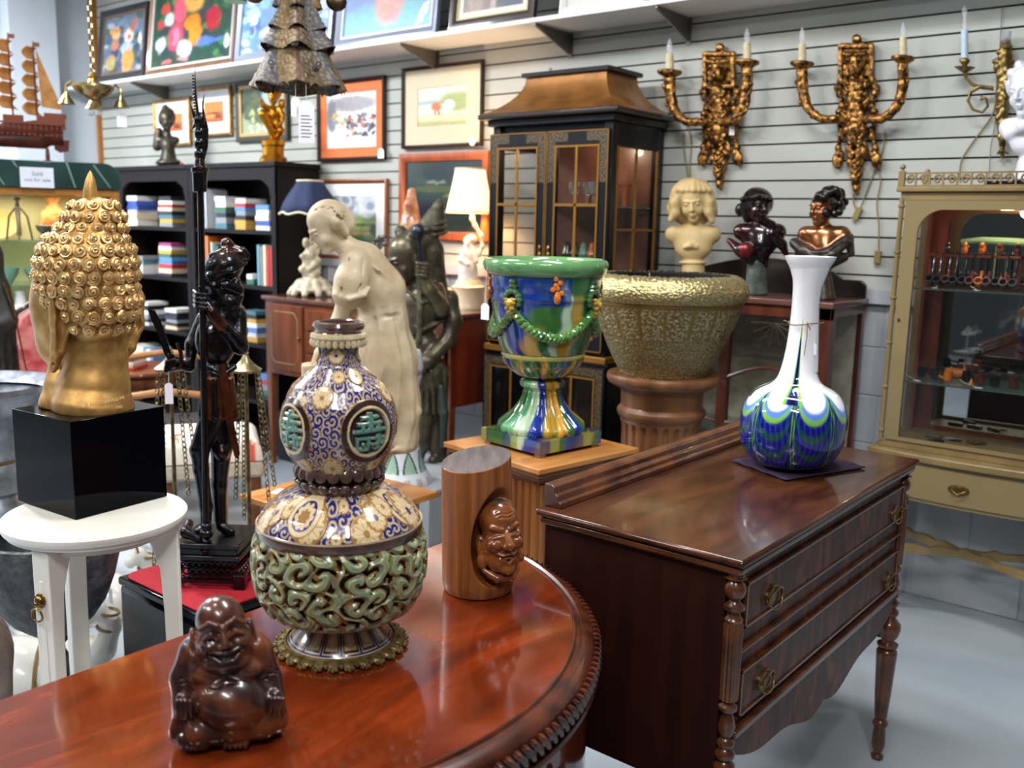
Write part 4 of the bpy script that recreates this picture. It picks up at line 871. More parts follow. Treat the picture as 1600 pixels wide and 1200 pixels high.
M_maj = mat('majolica_glaze',(.5,.5,.5),.08,attr='paint',coat=1.,bump=.06,bscale=40)
body = smooth_prof([(U_(a),uz(b)) for a,b in [(282,150),(286,180),(283,220),(277,255),(281,268),(281,282),(272,292),(268,330),(262,380),(254,430),(243,480),(229,530),(216,560)]],80)
painted_lathe(body,200,urn_c,'bowl',M_maj,t)
low = smooth_prof([(U_(a),uz(b)) for a,b in [(216,562),(220,572),(216,582),(208,588),(196,620),(172,652),(138,680),(96,697),(80,704)]],50)
painted_lathe(low,288,lambda A,Zv,R: mixc(drip(A,Zv,R,9),(np.abs(Zv - uz(574)) < .007) * .8,srgb(196,190,90)),'fluted_underside',M_maj,t,disp=lambda A,Zv,R: .010 * (np.abs(np.sin(A * 9)) - .5) * sm(Zv,uz(690),uz(600)) * (Zv < uz(590)))
st = smooth_prof([(U_(a),uz(b)) for a,b in [(84,700),(112,708),(120,722),(118,738),(100,748),(90,760),(92,790),(110,830),(146,875),(190,910),(220,935),(222,955),(206,972)]],80)
def stem_c(A,Zv,R):
    C = np.zeros(A.shape + (3,)) + np.array(MG); st_ = [(-1.2,.35,MG),(-.75,.28,srgb(90,160,110)),(-.4,.22,MC),(-.05,.2,MB_),(.3,.17,MY),(.62,.16,srgb(214,160,60)),(.9,.14,MG),(1.2,.2,MB_),(1.8,.3,MY),(2.5,.3,MB_),(-2.2,.4,MC),(-2.9,.3,MY)]
    for a0,wd,c in st_: d = np.abs(((A + .1 * np.sin(Zv * 30) - a0 + PI) % (2 * PI)) - PI); C = mixc(C,1 - sm(d,wd * .6,wd * 1.1),c)
    return C
painted_lathe(st,288,stem_c,'stem',M_maj,t,disp=lambda A,Zv,R: .012 * (np.abs(np.sin(A * 10)) - .4) * (Zv < uz(765)))
m = MB(); m.lathe([(U_(a),uz(b)) for a,b in [(276,168),(296,160),(312,140),(321,115),(318,92),(308,80),(298,78),(288,88),(284,100)]],72,caps=False); m.build('rim',mat('pale_green_glaze',srgb(82,134,82),.12,c2=srgb(104,152,98),scale=8,coat=.8),t)
m = MB(); m.lathe([(U_(286),uz(98)),(U_(276),uz(150)),(U_(268),uz(300)),(.001,uz(420))],48,caps=False); m.build('inside',mat('buff_clay',srgb(206,180,150),.8),t)
# plinth of the urn (square, turned like the pedestal)
bz = uz(985) ; m = MB(); hb = 0.1; c5 = [atz(*p,PZ + .05) for p in ((752,672),(862,694),(938,672))]; hb = float(np.linalg.norm((c5[2] - c5[0])[:2])) / 2 / math.sqrt(2)
m.M = Rot(rz - pf.th,4,'Z'); n = 24; top = uz(968); rows = []
P = MB(); P.M = m.M
def plate_fn(x,y): return 0
for (a,b,zz) in ((hb - .004,0,top),):
    pass
V = []; Fc = []; Cs = []
def side(p0,p1,z0,z1,nx=28,nz=6):
    o = len(P.v); 
    for j in range(nz + 1):
        for i in range(nx + 1): P.v.append(tuple(P.M @ Vector((lerp(p0[0],p1[0],i / nx),lerp(p0[1],p1[1],i / nx),lerp(z0,z1,j / nz)))))
    for j in range(nz):
        for i in range(nx): a = o + j * (nx + 1) + i; P.f.append((a,a + 1,a + nx + 2,a + nx + 1)); P.m.append(0)
q4 = [(-hb,-hb),(hb,-hb),(hb,hb),(-hb,hb)]
for i in range(4): side(q4[i],q4[(i + 1) % 4],0.0,top)
o_ = len(P.v); 
for j in range(n + 1):
    for i in range(n + 1): P.v.append(tuple(P.M @ Vector((lerp(-hb,hb,i / n),lerp(-hb,hb,j / n),top))))
for j in range(n):
    for i in range(n): a = o_ + j * (n + 1) + i; P.f.append((a,a + 1,a + n + 2,a + n + 1)); P.m.append(0)
Vv = np.array(P.v); A_ = np.arctan2(Vv[:,0],-Vv[:,1]); Cc = stem_c(A_ * 1.3 + .3,Vv[:,2] + .1,A_); Cc = mixc(Cc,(np.sin(A_ * 7 + 1) > -.2) * .8,srgb(14,36,96)); Cc = mixc(Cc,(np.abs(np.sin(A_ * 3.3 + .6)) > .93) * .9,srgb(140,150,60)); P.c = np.c_[Cc,np.ones(len(Cc))]
P.M = I4; P.build('plinth',M_maj,t,sharp=50)
m = MB(); m.M = Rot(rz - pf.th,4,'Z')
for a,b in ((-1,-1),(1,-1),(1,1),(-1,1)): m.box(a * hb * .85 - .012,a * hb * .85 + .012,b * hb * .85 - .012,b * hb * .85 + .012,-.011,.002)
m.M = I4
for i,(a,b) in enumerate(((-1,-1),(1,-1),(1,1),(-1,1))):
    mm = MB(); mm.v = m.v[i * 8:(i + 1) * 8]; mm.f = m.f[:6]; mm.m = m.m[:6]; mm.build('foot',mat('clay_foot',srgb(190,160,140),.8),t)
# rope festoon and lion masks
M_rope = mat('green_rope_glaze',srgb(46,96,44),.1,c2=srgb(96,140,64),scale=30,coat=1.); M_mask = mat('yellow_mask_glaze',srgb(190,150,50),.1,c2=srgb(90,100,50),scale=24,coat=1.); M_mane = mat('dark_green_glaze',srgb(34,62,40),.12,c2=srgb(60,100,50),scale=30,coat=1.)
R_ = lambda z: float(np.interp(z,body[::-1,1],body[::-1,0])) if body[0,1] > body[-1,1] else float(np.interp(z,body[:,1],body[:,0]))
masks = [(-33,0),(57,1),(147,2),(-123,3)]
for a,i in masks:
    a = rad(a); zc_ = uz(300); r_ = R_(zc_); m = MB(); m.M = Rot(a,4,'Z') @ Tr((0,-r_ - .005,zc_))
    for e,rr in (((0,-.012,.002),(.017,.018,.019)),((-.011,-.02,.006),(.009,.01,.008)),((.011,-.02,.006),(.009,.01,.008)),((0,-.028,0),(.007,.009,.010)),((-.008,-.022,-.012),(.009,.009,.007)),((.008,-.022,-.012),(.009,.009,.007)),((0,-.018,-.024),(.013,.011,.011)),((-.014,-.02,.015),(.008,.008,.005)),((.014,-.02,.015),(.008,.008,.005)),((0,-.012,-.034),(.009,.008,.009))): m.ell(e,rr,10)
    m.M = I4; m.build('lion_mask',M_mask,t)
    m = MB(); m.M = Rot(a,4,'Z') @ Tr((0,-r_ - .003,zc_ + .01))
    for j in range(9): g = rad(-30 + j * 30); m.ell((.026 * cos(g),-.008,.026 * sin(g) + .004),(.011,.011,.010),8)
    for j in range(3): m.ell((0,-.006,.03 + j * .014),(.022 - j * .003,.012,.010),8)
    m.M = I4; m.build('mane',M_mane,t)
for i in range(4):
    a0 = rad(-33 + i * 90); m = MB()
    for tw in range(3):
        pts = []
        for j in range(61):
            f = j / 60; a = a0 + f * PI / 2; z = uz(330) - .085 * sin(f * PI) ** .8; r_ = R_(z) + .008 + .004 * sin(f * PI); ph = f * 42 + tw * 2.094
            pts.append(((r_ + .0075 * cos(ph)) * sin(a),-(r_ + .0075 * cos(ph)) * cos(a),z + .0095 * sin(ph)))
        m.tube(pts,.0085,6)
    m.build('rope_festoon',M_rope,t)
for i,a in enumerate((12,102,-78,190)):
    m = MB(); a = rad(a); m.M = Rot(a,4,'Z') @ Tr((0,-R_(uz(220)) - .002,uz(215)))
    for j in range(7): g = j * 2.4; m.ell((.012 * math.sqrt(j) * cos(g) * .6,-.003,.012 * math.sqrt(j) * sin(g)),(.009,.007,.009),8)
    m.ell((0,-.004,-.03),(.012,.008,.02),8); m.M = I4; m.build('fruit_boss',M_mask if i % 2 else mat('orange_glaze',srgb(196,110,40),.1,coat=1.),t)
# ================================================================ fluted column and brass bowl
pf = PF(1036,583,.925); x0,y0 = 900,400; s_ = pf.s; uz = lambda v: pf.z(y0 + v / k)
t = thing('fluted_column','round fluted brown wood column pedestal carrying the wide brass bowl','pedestal',(pf.P[0],pf.P[1],0),pf.th)
M_colw = mat('column_wood',srgb(100,62,36),.42,c2=srgb(132,88,54),scale=16,stretch=(1,1,.15),detail=6,coat=.15,bump=.05)
zt_ = .925; dz = lambda v: zt_ + pf.z(y0 + v / k) - pf.z(y0 + 600 / k)
m = MB(); m.lathe([(U_(a),b) for a,b in [(240,dz(672)),(262,dz(660)),(286,dz(645)),(294,dz(628)),(294,dz(612)),(288,dz(600)),(0,dz(600))]],64,caps=False); m.build('cap',M_colw,t)
m = MB(); m.lathe([(U_(a),b) for a,b in [(214,dz(830)),(228,dz(815)),(234,dz(800)),(232,dz(786)),(222,dz(776)),(214,dz(766)),(216,dz(690)),(240,dz(672))]],64,caps=False); m.build('neck_ring',M_colw,t)
m = MB(); m.lathe([(U_(212),.10),(U_(210),.14),(U_(204),dz(900)),(U_(206),dz(862)),(U_(214),dz(845)),(U_(214),dz(830))],176,caps=False,flute=lambda a,z: 1 - .055 * (max(0,cos(22 * a)) ** .5) * (z < dz(850) and z > .12)); m.build('fluted_shaft',M_colw,t)
m = MB(); m.lathe([(U_(290),0),(U_(290),.04),(U_(270),.06),(U_(250),.07),(U_(240),.09),(U_(222),.105)],64); m.build('base',M_colw,t)
pf2 = PF(1038,583,P=pf.P + np.array([0,0,.002])); uz = lambda v: dz(v) - zt_
t = pf2.root('brass_bowl','wide embossed brass bowl with dark inside on the fluted column','bowl')
M_emb = mat('embossed_brass',(.5,.5,.5),.33,.75,attr='paint',bump=.25,bscale=160)
bw = smooth_prof([(U_(a),uz(b)) for a,b in [(322,88),(350,90),(380,104),(402,130),(412,160),(410,190),(398,212),(392,222),(394,236),(384,250),(352,330),(322,398),(316,402),(314,412),(290,470),(254,540),(228,585),(226,596),(222,602)]],170)
def bowl_f(A,Zv,R):
    s,d = scroll_field(A * .27,Zv,.026,31,1.6); s2,_ = scroll_field(A * .27,Zv,.016,33,1.5); band = (Zv < uz(252)) & (Zv > uz(395)); rim = Zv > uz(215); dd = np.where(band,s * (.5 + .5 * (np.abs(np.sin(A * 9)) > .25)),np.where(rim,s2,s2 * .85)); return dd,band,rim
def bowl_c(A,Zv,R):
    dd,band,rim = bowl_f(A,Zv,R); C = np.zeros(A.shape + (3,)) + np.array(srgb(140,122,70)); C = mixc(C,sm(dd,.45,.7) * 1.,srgb(186,178,146)); C = mixc(C,rim * .4,srgb(190,176,120)); return mixc(C,((Zv > uz(240)) & (Zv < uz(218))) * .8,srgb(120,88,40))
painted_lathe(bw,420,bowl_c,'bowl',M_emb,t,disp=lambda A,Zv,R: .0035 * sm(bowl_f(A,Zv,R)[0],.4,.75) * ((Zv > uz(215)) | (Zv < uz(245))),cap=None)
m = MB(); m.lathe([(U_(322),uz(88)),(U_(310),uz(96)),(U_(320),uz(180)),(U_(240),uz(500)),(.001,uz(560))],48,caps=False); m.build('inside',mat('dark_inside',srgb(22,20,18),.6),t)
# ================================================================ round white stand, black block, golden head
M_cream = mat('cream_lacquer',srgb(228,226,216),.32,c2=srgb(218,214,202),scale=6,coat=.2)
M_blk = mat('black_acrylic',srgb(5,5,8),.05,spec=.1)
SZ_ = .80; cc = atz(150,800,SZ_); SR = float(np.linalg.norm(atz(3,810,SZ_) - atz(297,793,SZ_))) / 2
pf = PF(150,800,P=(cc[0],cc[1],0)); th = pf.th
t = thing('plant_stand','round cream lacquered stand with three legs under the black block','table',(cc[0],cc[1],0),th)
m = MB(); m.lathe([(0,SZ_ - .03),(SR - .022,SZ_ - .034),(SR - .012,SZ_ - .03),(SR - .01,SZ_ - .022),(SR - .004,SZ_ - .02),(SR,SZ_ - .012),(SR,SZ_ - .004),(SR - .004,SZ_),(0,SZ_)],72,caps=False); m.build('tabletop',M_cream,t,sharp=30)
m = MB(); m.lathe([(SR * .72,SZ_ - .055),(SR * .72,SZ_ - .033),(SR * .64,SZ_ - .033),(SR * .64,SZ_ - .055),(SR * .72,SZ_ - .055)],48,caps=False); m.build('apron',M_cream,t)
for i,dg in enumerate((80,-40,-160)):
    a = rad(dg); m = MB(); m.M = Rot(a,4,'Z') @ Tr((0,-SR * .74,0))
    P = [(-.026,0),(.0,0),(.006,.55),(.012,.66),(.03,.72),(.06,SZ_ - .034),(-.03,SZ_ - .034)]
    m.prism([(y_,z_) for y_,z_ in P],-.021,.021,plane='yz')
    m.build('leg',M_cream,t,bevel=.003,sharp=30)
    m2 = MB(); m2.M = m.M; m2.box(-.006,.006,-.031,-.027,.02,.70); m2.build('leg_moulding',M_cream,t,bevel=.002)
    if dg == -40:
        m = MB(); m.M = m2.M @ Tr((-.004,-.034,.655))
        m.ell((0,0,0),(.012,.009,.014),12); m.ell((0,-.008,-.004),(.006,.006,.006),8)
        for j in range(10): g = j * 2 * PI / 10; m.ell((.011 * cos(g),.001,.013 * sin(g) + .001),(.004,.004,.004),6)
        pl = m.build('lion_boss',M_brass,t); m = MB(); m.M = m2.M @ Tr((-.004,-.043,.628)); m.tube([(.013 * cos(g),-.002 * sin(g),.015 * sin(g)) for g in [j * 2 * PI / 20 for j in range(20)]],.0024,7,closed=True); m.build('ring',M_brass,pl)
c5 = [atz(37,783,SZ_),atz(134,815,SZ_),atz(253,776,SZ_)]
cen = (c5[0] + c5[2]) / 2; e1 = c5[1] - c5[0]; w1 = (np.linalg.norm(e1) + np.linalg.norm(c5[2] - c5[1])) / 2; rzb = math.atan2(e1[1],e1[0]); d_ = c5[2] - c5[0]; rzb = math.atan2(d_[1],d_[0]) - PI / 4
pfc = PF(134,815,P=(c5[1][0],c5[1][1],SZ_)); hb = pfc.z(661)
m = MB(); m.box(-w1 / 2,w1 / 2,-w1 / 2,w1 / 2,0,hb); o = m.build('plinth_block',M_blk,loc=(cen[0],cen[1],SZ_ + .001),rz=rzb,bevel=.0015)
tag(o,'shiny black square block carrying the golden head on the round white stand','plinth')
# golden head
M_gold = mat('gold_paint',srgb(190,150,88),.45,.75,c2=srgb(166,126,70),scale=30,contrast=(.4,.6)); M_gold2 = mat('gold_curls',srgb(214,180,126),.42,.75,c2=srgb(184,148,96),scale=40)
pf = PF(141,640,P=(cen[0],cen[1],SZ_ + hb + .003)); gs = pf.s
t = pf.root('golden_head','large golden head with rows of snail curls seen from behind on black block','sculpture')
def G(x,y,d=0): return (x - 141,d,640 - y)
S = Sc(.2); S.k = 8; S.cut = 0.
SK = [(G(134,425),(80,86,84)),(G(150,470,-8),(66,74,62)),(G(146,355),(50,48,48))]
for c,r in SK: S.el(c,r,k=10)
S.el(G(104,470,24),(60,60,86)); S.el(G(92,520,40),(40,44,52)); S.el(G(76,470,60),(26,30,60),k=10)
S.path([G(152,515,0),G(150,560,0),G(148,600,0)],[50,49,52]); S.path([G(148,606,-4),G(146,632,-6)],[56,66],k=10); S.path([G(112,610,22),G(100,634,30)],[34,42],k=10); S.path([G(100,560,50),G(96,600,40)],[22,30],k=10)
S.build('head',M_gold,pf,t,vox=2.4,smooth=2)
for nm,pts,rr in (('ear',[G(76,446,-34),G(92,462,-44),G(96,500,-44),G(92,540,-34),G(84,572,-26)],[11,17,17,12,7]),('ear',[G(206,440,40),G(214,470,36),G(214,510,30),G(204,545,20),G(196,560,14)],[10,14,13,9,5])):
    S = Sc(); S.k = 5; S.path(pts,rr,k=6)
    inner = [(a + 3,b - 15,c) for a,b,c in pts[1:4]]
    S.path(inner,[8,9,6],k=4,sub=True); S.path([pts[3],(pts[4][0],pts[4][1] - 8,pts[4][2] + 6)],[3,2],k=2,sub=True); S.build(nm,M_gold,pf,t,vox=2)
m = MB(); vs = pf.s; zk = 1.
def hr(z):
    best = None
    return [(c,r,math.sqrt(max(0,1 - ((z - c[2]) / r[2]) ** 2))) for c,r in SK]
def surf(z,a):
    """outermost point of the hair ellipsoids at height z in direction a from the axis through the skull"""
    ox_,oy_ = SK[0][0][0] + 8,SK[0][0][1]; dx,dy = sin(a),-cos(a); best = 0
    for c,r in SK:
        h2 = 1 - ((z - c[2]) / r[2]) ** 2
        if h2 <= 0: continue
        ax,ay = r[0] * math.sqrt(h2),r[1] * math.sqrt(h2); px_,py_ = ox_ - c[0],oy_ - c[1]
        A_ = (dx / ax) ** 2 + (dy / ay) ** 2; B_ = 2 * (px_ * dx / ax ** 2 + py_ * dy / ay ** 2); C_ = (px_ / ax) ** 2 + (py_ / ay) ** 2 - 1; D_ = B_ * B_ - 4 * A_ * C_
        if D_ > 0: best = max(best,(-B_ + math.sqrt(D_)) / 2 / A_)
    return Vector((ox_ + dx * best,oy_ + dy * best,z)),best
def curl(p,nrm,R0,ph):
    z = nrm.normalized(); x = z.orthogonal().normalized(); y = z.cross(x); pts = []; rs = []
    for j in range(21):
        f = j / 20; a = ph + f * 2.3 * 2 * PI; r = R0 * (1 - f) * .78 + .6; q = p + (x * cos(a) + y * sin(a)) * r + z * (1.5 + f * R0 * .5); pts.append(q); rs.append(R0 * (.27 - .05 * f))
    m.tube(pts,rs,5); c = p - z * 6; m.ell(c,R0 * .9,8)
rr_ = random.Random(2); row = 0; face_a = math.atan2(-.62,-.78)   # the face looks away to the left
y = 322.
while y < 545:
    z = 640 - y; a = -PI + (row % 2) * .12; n_ = 0
    while a < PI:
        p,b = surf(z,a)
        if b < 8: break
        da = abs((a - rad(-142) + PI) % (2 * PI) - PI); lim = 0 if y < 392 else (52 if y < 445 else 62 + (y - 445) * .55)
        R0 = 12.2 if y > 380 else 11.2
        if math.degrees(da) >= lim:
            p2,_ = surf(z + 2,a); p3,_ = surf(z,a + .04); nrm = (p3 - p).cross(p2 - p); nrm = nrm if nrm.dot(p - Vector((SK[0][0][0],0,640 - 460))) > 0 else -nrm
            nrm.normalize(); nrm = (nrm + Vector((sin(a),-cos(a),0)) * .5)
            curl(p,nrm,R0,rr_.uniform(0,6.28))
        a += 21.5 / max(b,8)
    y += 17 if y < 380 else 19.5; row += 1
m.px(pf); m.build('hair_curls',M_gold2,t,sharp=60)
m = MB(); m.lathe([(11,310),(11.5,330),(11,344),(7.5,360),(3,370),(.1,374)],24,caps=False); m.px(pf); m.build('finial',M_gold,t)
def text_part(name,s,size,mat_,parent,M,bend=0.,depth_=.0004):
    cu = bpy.data.curves.new(name,'FONT'); cu.body = s; cu.size = size; cu.extrude = depth_; cu.align_x = 'CENTER'; cu.resolution_u = 2
    o = bpy.data.objects.new(name,cu); col.objects.link(o); dg = bpy.context.evaluated_depsgraph_get(); me = bpy.data.meshes.new_from_object(o.evaluated_get(dg)); bpy.data.objects.remove(o); bpy.data.curves.remove(cu)
    for v in me.vertices:
        x,y,z = v.co
        if bend: a = x / bend; x,z = (bend + z) * sin(a),(bend + z) * cos(a) - bend
        v.co = M @ Vector((x,y,z))
    me.materials.clear(); me.materials.append(mat_); o = bpy.data.objects.new(name,me); col.objects.link(o); o.parent = parent; return o
M_ins = mat('pale_inscription',srgb(226,196,140),.4,.3)
TX = Rot(PI / 2,4,'X')
Mt = Tr((G(168,616)[0] * vs,-67.5 * vs,pf.z(619))) @ Rot(.42,4,'Z') @ Rot(-.05,4,'Y') @ TX
text_part('inscription','\u00a9 AUSTIN PROD INC',.0105,M_ins,t,Mt,bend=.09); text_part('inscription','1965',.009,M_ins,t,Tr((G(184,616)[0] * vs,-63 * vs,pf.z(629))) @ Rot(.62,4,'Z') @ TX,bend=.09)
# ================================================================ black box, red felt, warrior statue
M_lac = mat('black_lacquer',srgb(9,9,13),.16,spec=.2)
BX = (-2.60,-2.15,1.35,1.78); BZ = .40
m = MB(); w_,d_ = (BX[1] - BX[0]) / 2,(BX[3] - BX[2]) / 2; m.box(-w_,w_,-d_,d_,0,BZ - .02); bxo = thing('display_box','black lacquered box with rounded edges under the bronze warrior','box',((BX[0] + BX[1]) / 2,(BX[2] + BX[3]) / 2,0)); m.build('body',M_lac,bxo,bevel=.02)
m = MB(); m.box(-w_,w_,-d_,d_,BZ - .025,BZ); m.build('lid',M_lac,bxo,bevel=.006)
m = MB(); q = []
for sx,sy,a0 in ((1,1,0),(-1,1,90),(-1,-1,180),(1,-1,270)):
    for j in range(7): a = rad(a0 + j * 15); q.append((sx * (w_ - .055) + .045 * cos(a),sy * (d_ - .055) + .045 * sin(a)))
m.prism(q,0,.004,plane='xy'); o = m.build('felt_cloth',mat('red_felt',srgb(170,14,32),.9,c2=srgb(140,10,26),scale=200,bump=.2),loc=(bxo.location.x,bxo.location.y,BZ + .001)); tag(o,'red felt cloth lying on top of the black lacquered box','cloth')
flat_tag(172,918,1.345,.022,.05,'small white price tag hanging at the corner of the black box',string=(.012,.02))
M_brz = mat('dark_bronze',srgb(24,24,28),.26,.8,c2=srgb(78,50,36),scale=9,detail=8,contrast=(.56,.8),bump=.3,bscale=60,coat=.4); M_brz2 = mat('reddish_bronze',srgb(110,62,36),.3,.8,c2=srgb(44,28,24),scale=16)
pf = PF(342,897,BZ + .007); t = pf.root('warrior_statue','dark bronze armoured warrior statue holding a tall halberd and a curved blade','statue')
X0,Y0 = 342,897
def W(x,y,d=0): return (x - X0,d,Y0 - y)
ws = pf.s; zk = (pf.z(Y0 - 100) - pf.z(Y0)) / 100
m = MB(); m.M = Rot(rad(-20) ,4,'Z'); pw = lambda v: v * ws
for hw,a,b in ((50,834,842),(46,842,852),(50,852,860),(40,860,866)): m.box(-pw(hw),pw(hw),-pw(hw),pw(hw),pf.z(b),pf.z(a))
m.build('plinth_top',M_brz,t,bevel=.003)
for nm,sg in (('plinth_skirt',0),):
    m.__init__(); m.M = Rot(rad(-20),4,'Z')
    for side in range(4):
        m.M = Rot(rad(-20 + 90 * side),4,'Z')
        for i in range(9):
            x = lerp(-38,38,i / 8)
            for j in range(3):
                rj = 42 + j * 7; z = pf.z(868 + j * 8); c = Vector((pw(x * (1 + .14 * j)),-pw(rj),z)); m.tube([c + Vector((pw(4.6) * cos(g),0,pw(4.6) * sin(g))) for g in [k_ * PI / 5 for k_ in range(10)]],pw(1.5),5,closed=True)
        m.box(-pw(60),pw(60),-pw(60),-pw(54),pf.z(889),pf.z(884))
    m.build('pierced_skirt',M_brz,t)
m = MB(); m.M = Rot(rad(-20),4,'Z'); m.box(-pw(36),pw(36),-pw(36),pw(36),.004,pf.z(862)); m.build('plinth_core',M_brz,t)
for a,b in ((-1,-1),(1,-1),(1,1),(-1,1)):
    m = MB(); m.M = Rot(rad(-20),4,'Z'); m.box(pw(a * 52) - pw(9),pw(a * 52) + pw(9),pw(b * 52) - pw(9),pw(b * 52) + pw(9),0,pf.z(876)); m.build('foot',M_brz,t,bevel=.002)
S = Sc(); S.k = 5
# legs, torso, arms
S.path([W(346,650,6),W(346,700,4),W(343,760,8),W(344,815,8)],[19,17,12,10]); S.path([W(332,640,-6),W(312,700,-14),W(314,730,-12),W(322,790,-8),W(322,820,-8)],[19,15,12,10,8])
S.el(W(309,703,-18),(9,9,13),k=3); S.el(W(347,705,-8),(11,11,13),k=3)
S.path([W(322,824,-10),W(300,828,-18)],[8,6]); S.path([W(346,824,4),W(362,829,-6)],[9,6]); S.path([W(296,818,0),W(290,826,-20),W(312,832,-34)],[7,8,5])
S.el(W(340,600,0),(27,24,40)); S.el(W(342,520,0),(31,27,46)); S.el(W(340,545,0),(26,24,26)); S.el(W(326,530,-10),(22,20,34),k=6)
S.path([W(322,578,-14),W(345,584,-22),W(366,572,-10)],5,k=2)
for i in range(6): S.path([W(320 + i * 8,590,-16 - 3 * min(i,5 - i)),W(316 + i * 10,645,-18 - 3 * min(i,5 - i))],[5,7],k=1.5,m=i % 2)
S.el(W(370,492,6),(16,17,17)); S.path([W(374,495,-2),W(374,535,-14),W(352,510,-30),W(326,478,-34),W(316,464,-32)],[12,12,9,8,8],m=0); S.el(W(376,540,-10),(13,13,14),k=3); S.path([W(345,505,-34),W(330,484,-37)],[10,9],k=2,m=1)
S.path([W(318,500,18),W(300,540,14),W(296,572,4),W(272,568,-8)],[12,11,9,8])
S.path([W(352,490,2),W(350,455,2)],[24,21]); S.el(W(360,470,-8),(18,16,16))
# fingers round the pole and round the sword grip
for j in range(4): S.path([W(304,452 + j * 7,-34),W(308,455 + j * 7,-46),W(322,457 + j * 7,-46)],[3.2,3.4,3],k=1); S.path([W(272 - j * 2,560 + j * 5,-14),W(262 - j,562 + j * 5,-16),W(260,566 + j * 5,-8)],[3,3.2,3],k=1)
S.path([W(318,450,-30),W(312,446,-42)],[4,3.4],k=1); S.path([W(270,556,-8),W(264,552,-14)],[4,3.2],k=1)
# head, looking left
head(S,W(344,432,-2),72,yaw=-68,nod=8,ears=False)
S.k = 3; S.el(W(350,415,0),(31,29,26)); S.path([W(326,428,-22),W(360,422,-27),W(384,410,-8)],[3,4,3]); S.path([W(330,398,-12),W(352,392,-8),W(376,396,0),W(388,404,4)],[4,7,7,3]); S.el(W(354,381,0),(10,10,10)); S.path([W(354,398,0),W(354,388,0)],5); S.path([W(364,385,0),W(380,390,0),W(390,398,2)],[5,4,2]); S.path([W(368,440,-14),W(372,462,-8),W(360,474,-14)],[8,8,6]); S.path([W(352,444,-26),W(372,452,-18)],[9,9])
S.build('figure',[M_brz,M_brz2],pf,t,vox=1.7)
def wtube(m,pts,r,n=8,flat=1.): m.tube([W(*p) for p in pts],r,n,flat=flat)
def wprism(m,poly,d,h): m.prism([(x - X0,Y0 - y) for x,y in poly],d - h,d + h)
m = MB(); wtube(m,[(313.5,300,-38),(318,560,-38),(322,822,-36)],5.2,12); m.px(pf); m.build('halberd_pole',M_brz,t)
m = MB()
for y,r in ((812,9),(822,11),(836,8),(846,10),(806,6)): p = W(322.5,y,-36); m.ell(p,(r,r,8),14)
m.px(pf); m.build('pole_foot',M_brz,t)
m = MB(); lp = lambda y: 312.5 + (y - 280) * .008
m.lathe([(r,Y0 - y) for r,y in ((6,302),(11,300),(12,272),(13.5,270),(13.5,264),(9,262),(7,250),(9,246),(9,240),(6.5,236),(9,230),(9,224),(6.5,220),(8.5,214),(8.5,208),(6,204),(9,198),(10,190),(8,184),(5,180))],20,c=(312.5 - X0,-38,0)); m.px(pf); m.build('halberd_socket',M_brz,t)
m = MB(); wtube(m,[(305,112,-38),(306,150,-38),(310,188,-38)],[.8,3.2,6],8,.5)
for j in range(14): p = W(302.2 + j * .2,124 + j * 4.6,-38); m.ell(p,(2.2,1.6,1.4),6)
m.px(pf); m.build('serrated_spike',M_brz,t)
m = MB(); wprism(m,((320,149),(316,165),(316,190),(318,206),(317,240),(320,252),(325,232),(326,205),(322,190),(318,172)),-38,1.6); wprism(m,((297,165),(300,178),(304,196),(300,208),(307,200),(306,182)),-38,1.6); m.px(pf); m.build('side_blade',M_brz,t,bevel=0)
m = MB(); wprism(m,((231,481),(243,484),(252,500),(259,520),(268,548),(272,560),(264,562),(256,548),(250,528),(244,512),(238,500)),-14,1.6); m.px(pf); m.build('curved_blade',M_brz,t,bevel=0)
m = MB(); wtube(m,[(268,575,-12),(283,572,-16),(283,550,-16),(279,533,-14)],[4,4,3.4,4.5]); m.px(pf); m.build('sword_hilt',M_brz,t)
m = MB(); wprism(m,((340,566),(351,563),(358,600),(366,660),(374,700),(371,710),(365,704),(352,650)),-34,1.6); m.px(pf); m.build('scabbard',M_brz2,t)
wp = pf.q(264,596,-16); flat_tag(0,0,0,.022,.06,'narrow white tag on a string below the warrior sword hand',string=(.002,.038),rz=pf.th,P=pf.P + pf.ax * wp[0] + pf.n * wp[1] + [0,0,wp[2]])
